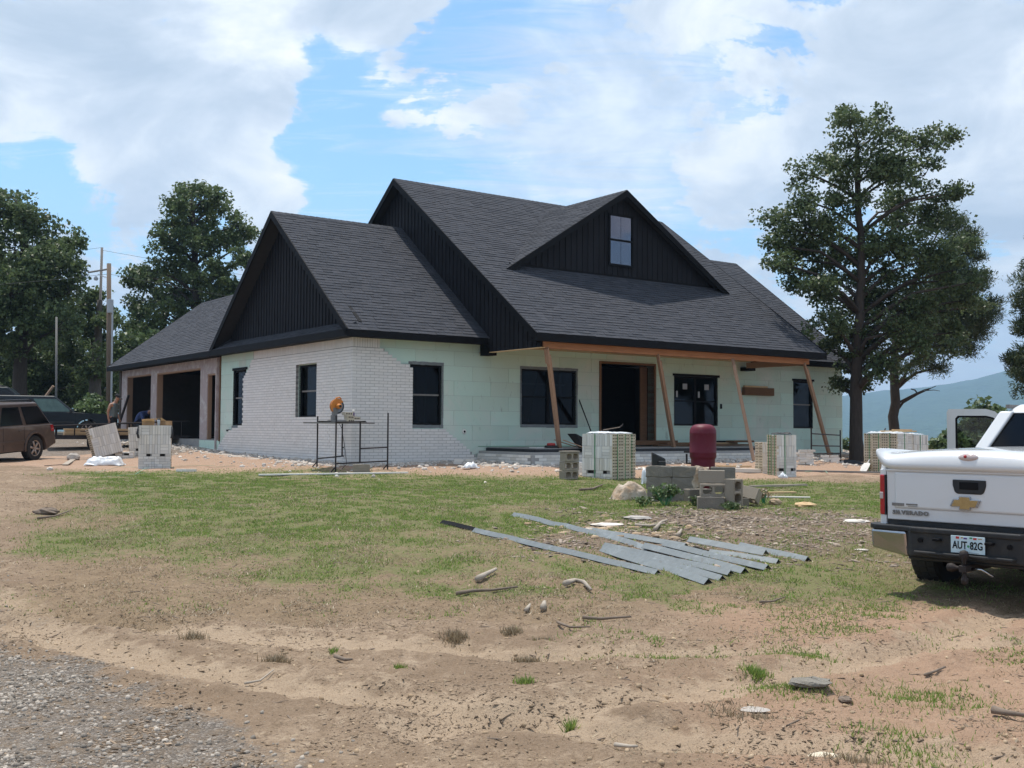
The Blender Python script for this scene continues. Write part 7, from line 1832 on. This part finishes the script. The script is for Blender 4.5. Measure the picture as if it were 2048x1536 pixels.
MB().tube([(0, 0, .25), (-.42, .36, 1.42)], .018, 8).build('handle', MT['black'], sh, True); MB().hexa([(-.09, -.03, 0), (.09, -.03, 0), (.09, .0, 0), (-.09, .0, 0), (-.11, .06, .28), (.09, .06, .28), (.09, .09, .28), (-.11, .09, .28)]).build('blade', MT['rust'], sh)
# wheelbarrow tipped up in front of the porch
p = on(1172, 926); 
wbz = empty('wheelbarrow', p, math.radians(20), 'grey wheelbarrow tipped up between the porch and the large pallet', 'wheelbarrow')
MB().add([(-.42, -.30, .78), (-.42, .30, .78), (.34, .30, .40), (.34, -.30, .40), (-.20, -.20, .46), (-.20, .20, .46), (.22, .20, .24), (.22, -.20, .24)], [(4, 5, 6, 7), (0, 1, 5, 4), (1, 2, 6, 5), (2, 3, 7, 6), (3, 0, 4, 7)]).build('tray', MT['black_plastic'], wbz).modifiers.new('t', 'SOLIDIFY').thickness = .012
MB().lathe([(.10, -.05), (.17, -.05), (.20, -.02), (.20, .02), (.17, .05), (.10, .05)], 22, Matrix.Translation((.46, 0, .20)) @ Matrix.Rotation(math.pi / 2, 4, 'X'), False).build('wheel', MT['rubber'], wbz)
for s_ in (-1, 1):
    MB().tube([(.46, s_ * .08, .20), (.1, s_ * .2, .34), (-.8, s_ * .3, .62)], .016, 6).build('handle', MT['wood'], wbz); MB().tube([(-.15, s_ * .2, .44), (-.25, s_ * .24, .02), (-.02, s_ * .22, .02), (.08, s_ * .2, .30)], .014, 6).build('leg', MT['conduit'], wbz)
# porch clutter
def on_porch(x, y): return HW(x, y, PZ + .012)
rr = empty('red_reel', on_porch(4.95, -1.9), 0, 'red and black cord reel lying on the left of the porch slab', 'reel')
MB().lathe([(.002, 0), (.17, 0), (.19, .03), (.17, .06), (.002, .06)], 24).build('reel_base', MT['black_plastic'], rr, True); MB().lathe([(.002, .06), (.12, .06), (.11, .12), (.002, .13)], 20).build('reel_cap', MT['red'], rr, True)
for k, (x, y, L, w, h, rz, m_) in enumerate(((10.9, -.62, 1.9, .25, .05, .02, 'wood_dark'), (12.6, -.70, 2.6, .24, .05, -.03, 'wood_dark'), (12.4, -.66, 2.2, .22, .05, .03, 'cardboard'), (11.2, -.50, 1.6, .3, .05, .06, 'wood_dark'), (12.9, -.5, 1.8, .28, .05, .0, 'black'), (13.6, -.75, 1.1, .3, .06, .1, 'wood_dark'))):
    o = MB().bx(-L / 2, L / 2, -w / 2, w / 2, 0, h).build('scrap_lumber', MT[m_], loc=on_porch(x, y) + Vector((0, 0, .055 * (k // 2) + .002)), rot=(0, 0, HA + rz))
    ident(o, ('dark plank on the porch right of the doorway', 'longest dark plank on the porch behind the red tank', 'brown cardboard strip on the porch planks', 'upper dark plank on the porch near the doorway prop', 'black strip on top of the porch planks', 'short dark board at the right end of the porch planks')[k], 'plank', 'scrap boards on the porch')
# scaffold frame and brick stacks at the right end of the porch
fA, fB = on(1623, 930), on(1681, 926)
s3 = empty('scaffold_frame', fA, 0, 'black scaffold frame at the right corner of the house', 'scaffold frame')
dB = fB - fA; up = Vector((0, 0, 1))
for q_, h in ((Vector((0, 0, 0)), 1.02), (dB, 1.02)): MB().tube([q_, q_ + up * h], .022, 8).build('upright', MT['rust'], s3)
for h in (.30, .52, .86): MB().tube([up * h, dB + up * h], .018, 8).build('rail', MT['rust'], s3)
def loose(label, px, py, nx, nz, rz, dz=0.0, side=True):
    c = on(px, py); root = empty('brick_stack', c, rz, label, 'brick stack', 'loose brick stacks')
    for r in range(nz):
        for k in range(nx):
            link_mesh('brick', white_unit, root, ((k - (nx - 1) / 2) * .25 + (.04 if r % 2 else 0) + random.uniform(-.02, .02), random.uniform(-.02, .02), .036 + r * .07 + dz), (0, 0, random.uniform(-.05, .05)), (.24, .10, .064))
loose('small stack of white brick right of the narrow pallet', 1610, 930, 2, 6, .3)
loose('low white brick pile by the right scaffold frame', 1660, 926, 2, 3, -.2)
loose('white brick stack beneath the right window', 1655, 905, 2, 5, .5)
loose('loose pile of white brick against the left porch wall', 1073, 925, 2, 6, -.5)
loose('pair of fallen white bricks near the mint wall', 925, 928, 2, 2, .2)
loose('three scattered bricks right of the front left pallet', 372, 944, 2, 1, .1)
loose('low white brick pile beside the stacked cinder blocks', 1162, 950, 1, 4, -.6)
o = crumple('tarpaulin', .9, .5, .08, MT['fabric_black'], None, on(1700, 928), 18, .2, dome=.08); ident(o, 'dark grey tarpaulin heap at the foot of the oak trunk', 'tarpaulin')
# plastic, rocks, sticks
o = crumple('plastic_sheet', 1.15, .75, .16, MT['plastic'], None, on(207, 932) + Vector((0, .15, 0)), 40, .1, dome=.14, ragged=.35, seed=5.1, freq=3.2); ident(o, 'crumpled white plastic sheet before the slumped pallet', 'plastic sheet')
o = crumple('paper_scrap', .42, .3, .12, MT['plastic'], None, on(942, 938), 16, .4, dome=.06, seed=8.7); ident(o, 'white crumpled scrap on the clay by the brick corner', 'scrap')
o = crumple('paper_scrap', .22, .16, .10, MT['plastic'], None, on(1566, 958), 12, .2, dome=.05); ident(o, 'small white scrap before the narrow pallet', 'scrap')
o = crumple('paper_scrap', .34, .2, .10, MT['plastic'], None, on(500, 905), 12, .2, dome=.05); ident(o, 'pale scrap standing at the foot of the left brick wall', 'scrap')
def rock(label, px, py, s, mat='rock', flat=.7, name='rock', cat='rock', n=9, seed=1, rz=0.0, el=1.0):
    c = on(px, py); m = MB(); rs = random.Random(seed)
    vs = []; R_, S_ = 7, 11
    for i in range(R_ + 1):
        ph = math.pi * i / R_
        for k in range(S_):
            th = 2 * math.pi * k / S_; q_ = 1 + rs.uniform(-.16, .16)
            vs.append((s * el * q_ * math.sin(ph) * math.cos(th), s * q_ * math.sin(ph) * math.sin(th), s * flat * q_ * math.cos(ph)))
    fs = [(i * S_ + k, (i + 1) * S_ + k, (i + 1) * S_ + (k + 1) % S_, i * S_ + (k + 1) % S_) for i in range(R_) for k in range(S_)]
    o = m.add(vs, fs).build(name, MT[mat], loc=c + Vector((0, 0, s * flat * .55)), rot=(0, 0, rz), smooth=False)
    return ident(o, label, cat, 'stones and lumps lying in the yard')
rock('rounded pale boulder beside the brown wagon', 147, 921, .19, seed=3)
rock('small white stone in the grass near the lath', 100, 941, .075, 'rubble', seed=5)
rock('thin pale flat stone lying in the dirt at the bottom right', 1507, 1424, .060, 'rock', .16, seed=6, el=1.5)
rock('half buried grey brown stone in the green patch', 1622, 1381, .090, 'block_grey', .30, seed=7, el=1.5)
rock('small brown stone at the edge of the green patch', 1690, 1398, .04, 'stick', .5, seed=8)
rock('orange tan lump in the wood chips right of the block pile', 1610, 1012, .12, 'ply', .45, seed=9, el=1.5)
rock('brown lump at the far left of the lawn', 92, 1030, .12, 'stick', .5, seed=10, el=1.5)
rock('pale flat rubble piece in front of the stained sack', 1275, 1040, .12, 'rubble', .25, seed=11, el=1.6)
rock('second pale rubble slab in front of the stained sack', 1215, 1050, .14, 'rubble', .2, seed=12, el=1.7)
rock('pale lump of rubble nearest the far trim end', 1180, 1062, .09, 'rubble', .35, seed=13)
rock('brown clod beside the weed at the block pile', 1550, 1010, .11, 'clod', .6, seed=14)
rock('flat white stone in the grass left of the pickup bumper', 1722, 1102, .05, 'rubble', .25, seed=15, el=1.6)
rock('grey slab of rubble right of the wood chips', 1712, 1045, .13, 'rubble', .2, seed=16, el=1.6)
rock('small red lump at the foot of the front brick wall', 838, 922, .07, 'red', .4, seed=17)
rock('orange clay lump at the bottom edge', 1648, 1520, .05, 'brick_face', .4, seed=18, el=1.4)
def stick(label, pts, r, mat='stick', dz=.01, name='stick'):
    P_ = [on(x, y, dz + r) for x, y in pts]; o = P_[0].copy()
    n = len(P_); rad = [r * (1 - .5 * i / (n - 1)) * random.uniform(.85, 1.15) for i in range(n)]
    return ident(MB().tube([p - o for p in P_], rad, 7).build(name, MT[mat], loc=o, smooth=True), label, 'stick', 'sticks lying on the ground')
stick('dark stick with a broken stub in the dry grass left of centre', [(912, 1191), (945, 1190), (985, 1187), (1035, 1181)], .022)
stick('straight thin stick in the dirt right of centre', [(1165, 1243), (1200, 1242), (1235, 1240), (1262, 1238)], .016)
stick('thick weathered branch end at the right edge of the dirt', [(1985, 1432), (2015, 1437), (2055, 1442)], .021)
stick('curved bleached branch lying in the dry grass', [(955, 1168), (972, 1158), (992, 1150)], .035, 'pale_wood')
stick('forked bleached root left of the trims', [(1130, 1180), (1150, 1172), (1168, 1175), (1182, 1186)], .028, 'pale_wood')
stick('pale wooden stub standing out of the dirt edge', [(1086, 1226), (1089, 1214)], .028, 'pale_wood')
stick('short pale stub beside the wooden stub', [(1052, 1228), (1060, 1218)], .022, 'pale_wood')
stick('dark twig in the dirt below the pale stub', [(1115, 1252), (1140, 1262), (1180, 1262)], .012)
stick('grey driftwood strip across the wood chips', [(1270, 1053), (1300, 1055), (1330, 1052)], .022, 'pale_wood')
stick('white bone like branch in the wood chips', [(1310, 1062), (1322, 1050), (1334, 1046)], .026, 'pale_wood')
stick('pale log piece in the chips above the trims', [(1356, 1076), (1363, 1064)], .03, 'pale_wood')
stick('brown branch in the grass below the large pallet', [(1160, 982), (1185, 979), (1205, 974)], .028)
stick('thin dark stick at the right of the far trim', [(1520, 1212), (1545, 1207), (1570, 1199)], .012)
stick('long dry stick beside the brown lump at the far left', [(75, 1040), (110, 1036), (140, 1026)], .016)
stick('pale twig lying across the tyre rut', [(490, 1363), (520, 1354), (548, 1345)], .008, 'pale_wood')
stick('small dark root at the edge of the ruts', [(670, 1320), (690, 1328), (705, 1329)], .016)
stick('weathered stick by the right green patch', [(1850, 1352), (1870, 1347), (1890, 1339)], .012)
stick('bleached root curled at the bottom centre', [(1230, 1492), (1260, 1500), (1275, 1502)], .012, 'pale_wood')
for k, (pts, lb) in enumerate((([(190, 948), (215, 940), (245, 936), (275, 937)], 'pale green strap curling left of the front left pallet'), ([(270, 950), (290, 940), (310, 935), (350, 938)], 'pale green strap looping in front of the front left pallet'), ([(205, 957), (250, 953), (290, 950)], 'bright green strap lying in the grass nearest the camera'), ([(345, 935), (390, 933), (430, 936), (470, 933)], 'green strap trailing right along the clay'), ([(1610, 946), (1650, 944), (1655, 952)], 'pale green strap right of the narrow pallet'))):
    P_ = [on(x, y, .025) for x, y in pts]; o = P_[0].copy(); m = MB()
    for i in range(len(P_) - 1):
        a_, b_ = P_[i] - o, P_[i + 1] - o; w = Vector((0, .02, 0)); up = Vector((0, 0, .03 * (i % 2)))
        m.hexa([a_ - w, b_ - w + up, b_ + w + up, a_ + w, a_ - w + Vector((0, 0, .004)), b_ - w + up + Vector((0, 0, .004)), b_ + w + up + Vector((0, 0, .004)), a_ + w + Vector((0, 0, .004))])
    ident(m.build('strap_offcut', MT['strap_pale' if k != 3 else 'strap'], loc=o), lb, 'strap', 'green strap offcuts')
def weed(label, px, py, n, h, spread, mat='leaf_light', size=.05):
    c = on(px, py); cs = []
    root = empty('weed_plant', c, 0, label, 'weed', 'weeds growing at the block pile'); st = MB()
    for i in range(n):
        t = Vector((random.gauss(0, spread), random.gauss(0, spread), h * random.uniform(.4, 1))); st.tube([(t.x * .2, t.y * .2, 0), t * .6, t], .004, 4); cs.append(tuple(t))
    st.build('stems', MT['strap'], root); ident(link_mesh('leaves', leaf_mesh('leaves', cs, [size * 1.2] * n, 16, size, MT[mat]), root), kind='stuff')
weed('leafy green weed growing against the broken wall fragment', 1330, 1012, 26, .30, .11, size=.06)
weed('smaller green weed left of the broken wall fragment', 1288, 1012, 12, .16, .08)
weed('green weed in the gap between wall fragment and sunken block', 1388, 1012, 12, .16, .06)
weed('low weed at the foot of the upright block', 1464, 1020, 10, .10, .06)
weed('dry yellowish weed right of the block pile', 1528, 1010, 16, .28, .06, 'straw', .03)

# ladder inside the garage
lp = HW(1.6, 12.6, .50)
ld_ = empty('step_ladder', lp, HA, 'blue step ladder with an orange top standing in the garage bay', 'ladder')
for s_ in (-1, 1):
    MB().tube([(0, s_ * .30, 0), (.42, s_ * .17, 2.05)], .03, 6).build('rail', MT['blue_paint'], ld_); MB().tube([(1.0, s_ * .30, 0), (.56, s_ * .17, 2.05)], .022, 6).build('rear_rail', MT['blue_paint'], ld_)
for k in range(6):
    f = (k + 1) / 7; MB().bx(.42 * f - .05, .42 * f + .05, -.29 + .12 * f, .29 - .12 * f, 2.05 * f, 2.05 * f + .03).build('tread', MT['conduit'], ld_)
MB().bx(.36, .62, -.20, .20, 2.05, 2.12).build('top_cap', MT['orange'], ld_)
pg = MB().tube([HW(-.35, 20.6, .45), HW(-.02, 19.9, 2.2)], .05, 6).build('leaning_plank', MT['rust'], smooth=False); ident(pg, 'dark bar leaning against the far garage corner post', 'bar')
rk = MB().tube([aty(88, 797, 47), aty(107, 772, 47)], .06, 5).build('leaning_board', MT['wood']); ident(rk, 'tan board sticking up behind the dark teal wagon', 'board')
# ------------------------------------------------------------------ people
def skin_body(name, joints, edges, parent, mats, pick, levels=2):
    """one continuous body grown round a skeleton; pick(v) -> material index for a face centre"""
    me = bpy.data.meshes.new(name); me.from_pydata([j[0] for j in joints], edges, [])
    o = link_mesh(name, me, parent)
    sk = o.modifiers.new('skin', 'SKIN'); sb = o.modifiers.new('sub', 'SUBSURF'); sb.levels = sb.render_levels = levels
    for v, jn in zip(me.skin_vertices[0].data, joints): v.radius = (jn[1], jn[2] if len(jn) > 2 else jn[1])
    me.skin_vertices[0].data[0].use_root = True
    dg_ = bpy.context.evaluated_depsgraph_get()
    me2 = bpy.data.meshes.new_from_object(o.evaluated_get(dg_))
    o.modifiers.clear(); o.data = me2; bpy.data.meshes.remove(me)
    for m in mats: me2.materials.append(MT[m])
    for p in me2.polygons: p.material_index = pick(p.center); p.use_smooth = True
    return o
def hand(js, ed, wrist, d, side, k):
    """palm and five curled fingers at the end of a forearm; d = direction the hand hangs"""
    w = Vector(wrist); d = Vector(d).normalized(); s = Vector(side).normalized(); f = d.cross(s)
    palm = len(js); js.append((tuple(w + d * .07), .036, .018)); ed.append((k, palm))
    for i in range(4):
        b = len(js); o_ = s * (.03 - .02 * i); L = (.035, .042, .038, .028)[i]
        js.append((tuple(w + d * .10 + o_), .0095)); js.append((tuple(w + d * (.10 + L) + o_ + f * .008), .0085)); js.append((tuple(w + d * (.10 + L * 1.6) + o_ + f * .03), .007))
        ed.extend([(palm, b), (b, b + 1), (b + 1, b + 2)])
    b = len(js); js.append((tuple(w + d * .05 + s * .04 + f * .01), .012)); js.append((tuple(w + d * .09 + s * .055 + f * .02), .009)); ed.extend([(palm, b), (b, b + 1)])
def head_parts(root, c, face, r=.105, cap=None, hair='hair', visor=True):
    c = Vector(c); face = Vector(face).normalized(); up = Vector((0, 0, 1)); sd = face.cross(up).normalized()
    R = Matrix((sd, face, up)).transposed()
    for s in (-1, 1):
        MB().box(c + face * .088 + sd * s * .034 + up * .012, (.022, .012, .010), R).build('eye', MT['hair'], root)
        MB().lathe([(.002, -.012), (.026, -.006), (.030, .004), (.016, .012), (.002, .012)], 10, Matrix.Translation(c + sd * s * .078) @ R.to_4x4() @ Matrix.Rotation(s * math.pi / 2, 4, 'Y')).build('ear', MT['skin'], root, True)
    MB().hexa([c + R @ Vector(v) for v in ((-.014, .088, -.03), (.014, .088, -.03), (.012, .115, -.034), (-.012, .115, -.034), (-.008, .09, .018), (.008, .09, .018), (.006, .096, .016), (-.006, .096, .016))]).build('nose', MT['skin'], root)
    MB().box(c + face * .094 - up * .052, (.045, .012, .008), R).build('mouth', MT['tank'], root)
    hm2 = MB(); n = 16; ring = []
    for i in range(6):
        ph = (i / 5) * math.pi * .5
        ring.append([c + R @ Vector((math.cos(2 * math.pi * k / n) * .092 * math.cos(ph), -.008 + math.sin(2 * math.pi * k / n) * .108 * math.cos(ph), .022 + (-.05 if (cap is None and math.sin(2 * math.pi * k / n) < .2 and i == 0) else 0) + .112 * math.sin(ph))) for k in range(n)])
    vs = [v for q_ in ring for v in q_]
    hm2.add(vs, [(i * n + k, i * n + (k + 1) % n, (i + 1) * n + (k + 1) % n, (i + 1) * n + k) for i in range(5) for k in range(n)])
    hm2.build('cap' if cap else 'hair', MT[cap or hair], root, True)
    if cap and visor: MB().prism([(-.08, .085), (-.075, .15), (-.04, .185), (.04, .185), (.075, .15), (.08, .085)], lambda u, v, w: tuple(c + R @ Vector((u, v, .03 + w - (v - .085) * .25))), -.004, .004).build('visor', MT[cap], root)
# man standing at the trailer, facing right, looking down
g = aty(226, 860, 39.5); g.z = float(land(g.x, g.y)); hz0 = aty(229, 790, 39.5).z - g.z
man = empty('person', g, 0, 'man in a grey sleeveless top and dark cap standing by the garage, looking down', 'person')
k = hz0 / 1.76
J = [((0, 0, .96), .15, .12), ((.01, 0, 1.14), .145, .105), ((.02, 0, 1.34), .175, .115), ((.06, 0, 1.47), .10, .09), ((.11, 0, 1.545), .055, .055), ((.155, 0, 1.63), .085, .075), ((.17, 0, 1.70), .085, .078)]
E_ = [(0, 1), (1, 2), (2, 3), (3, 4), (4, 5), (5, 6)]
for s in (-1, 1):
    b = len(J); J += [((.02, s * .20, 1.44), .062), ((-.05, s * .25, 1.17), .046), ((.02 + .05 * s, s * .24, .93), .032)]
    E_ += [(2, b), (b, b + 1), (b + 1, b + 2)]
    hand(J, E_, J[b + 2][0], (.25, 0, -1), (1, 0, .2), b + 2)
    b = len(J); J += [((0, s * .10, .88), .10), ((.03, s * .11, .50), .068), ((-.01, s * .115, .10), .045), ((.14, s * .12, .04), .045, .032)]
    E_ += [(0, b), (b, b + 1), (b + 1, b + 2), (b + 2, b + 3)]
J = [(tuple(c * k for c in j_[0]), *[r * k for r in j_[1:]]) for j_ in J]
def pick_m(c):
    z, y = c.z / k, abs(c.y / k)
    if z < .10: return 2
    if z < .98 and not (y > .19 and z > .70): return 2
    if z < 1.47 and y < .165: return 1
    return 0
skin_body('body', J, E_, man, ['skin', 'shirt', 'dark'], pick_m)
head_parts(man, Vector((.165, 0, 1.675)) * k, (1, 0, -.45), cap='dark')
man.rotation_euler = (0, 0, math.radians(-12))
# second man bending low behind the boxes, blue shirt
g = aty(290, 860, 41.5); g.z = float(land(g.x, g.y)); hz0 = aty(297, 815, 41.5).z - g.z
m2 = empty('person', g, 0, 'dark haired man in a blue shirt bending low behind the boxed pallet', 'person')
k2 = hz0 / 1.06
J = [((-.30, 0, .62), .15, .12), ((-.16, 0, .80), .16, .12), ((.0, 0, .90), .165, .12), ((.09, 0, .90), .08, .08), ((.15, 0, .92), .055, .055), ((.20, 0, .94), .082, .075), ((.24, 0, .985), .082, .075)]
E_ = [(0, 1), (1, 2), (2, 3), (3, 4), (4, 5), (5, 6)]
for s in (-1, 1):
    b = len(J); J += [((.02, s * .19, .88), .062), ((.12, s * .22, .62), .045), ((.30, s * .16, .46), .032)]
    E_ += [(2, b), (b, b + 1), (b + 1, b + 2)]
    hand(J, E_, J[b + 2][0], (.8, 0, -.6), (0, -s, .1), b + 2)
    b = len(J); J += [((-.28, s * .11, .56), .10), ((.06, s * .16, .42), .07), ((-.16, s * .15, .10), .045), ((-.02, s * .15, .04), .045, .03)]
    E_ += [(0, b), (b, b + 1), (b + 1, b + 2), (b + 2, b + 3)]
J = [(tuple(c * k2 for c in j_[0]), *[r * k2 for r in j_[1:]]) for j_ in J]
def pick_2(c):
    x, y, z = c.x / k2, abs(c.y / k2), c.z / k2
    if x > .13 and z > .80 and y < .13: return 0
    if z > .60 and x > -.36 and not (z < .66 and y > .17): return 1 if z > .62 else 2
    if y > .13 and x > .08 and z > .3: return 0
    return 2
skin_body('body', J, E_, m2, ['skin', 'blue', 'dark'], pick_2)
head_parts(m2, Vector((.225, 0, .97)) * k2, (1, 0, -.3))
m2.rotation_euler = (0, 0, math.radians(-20))
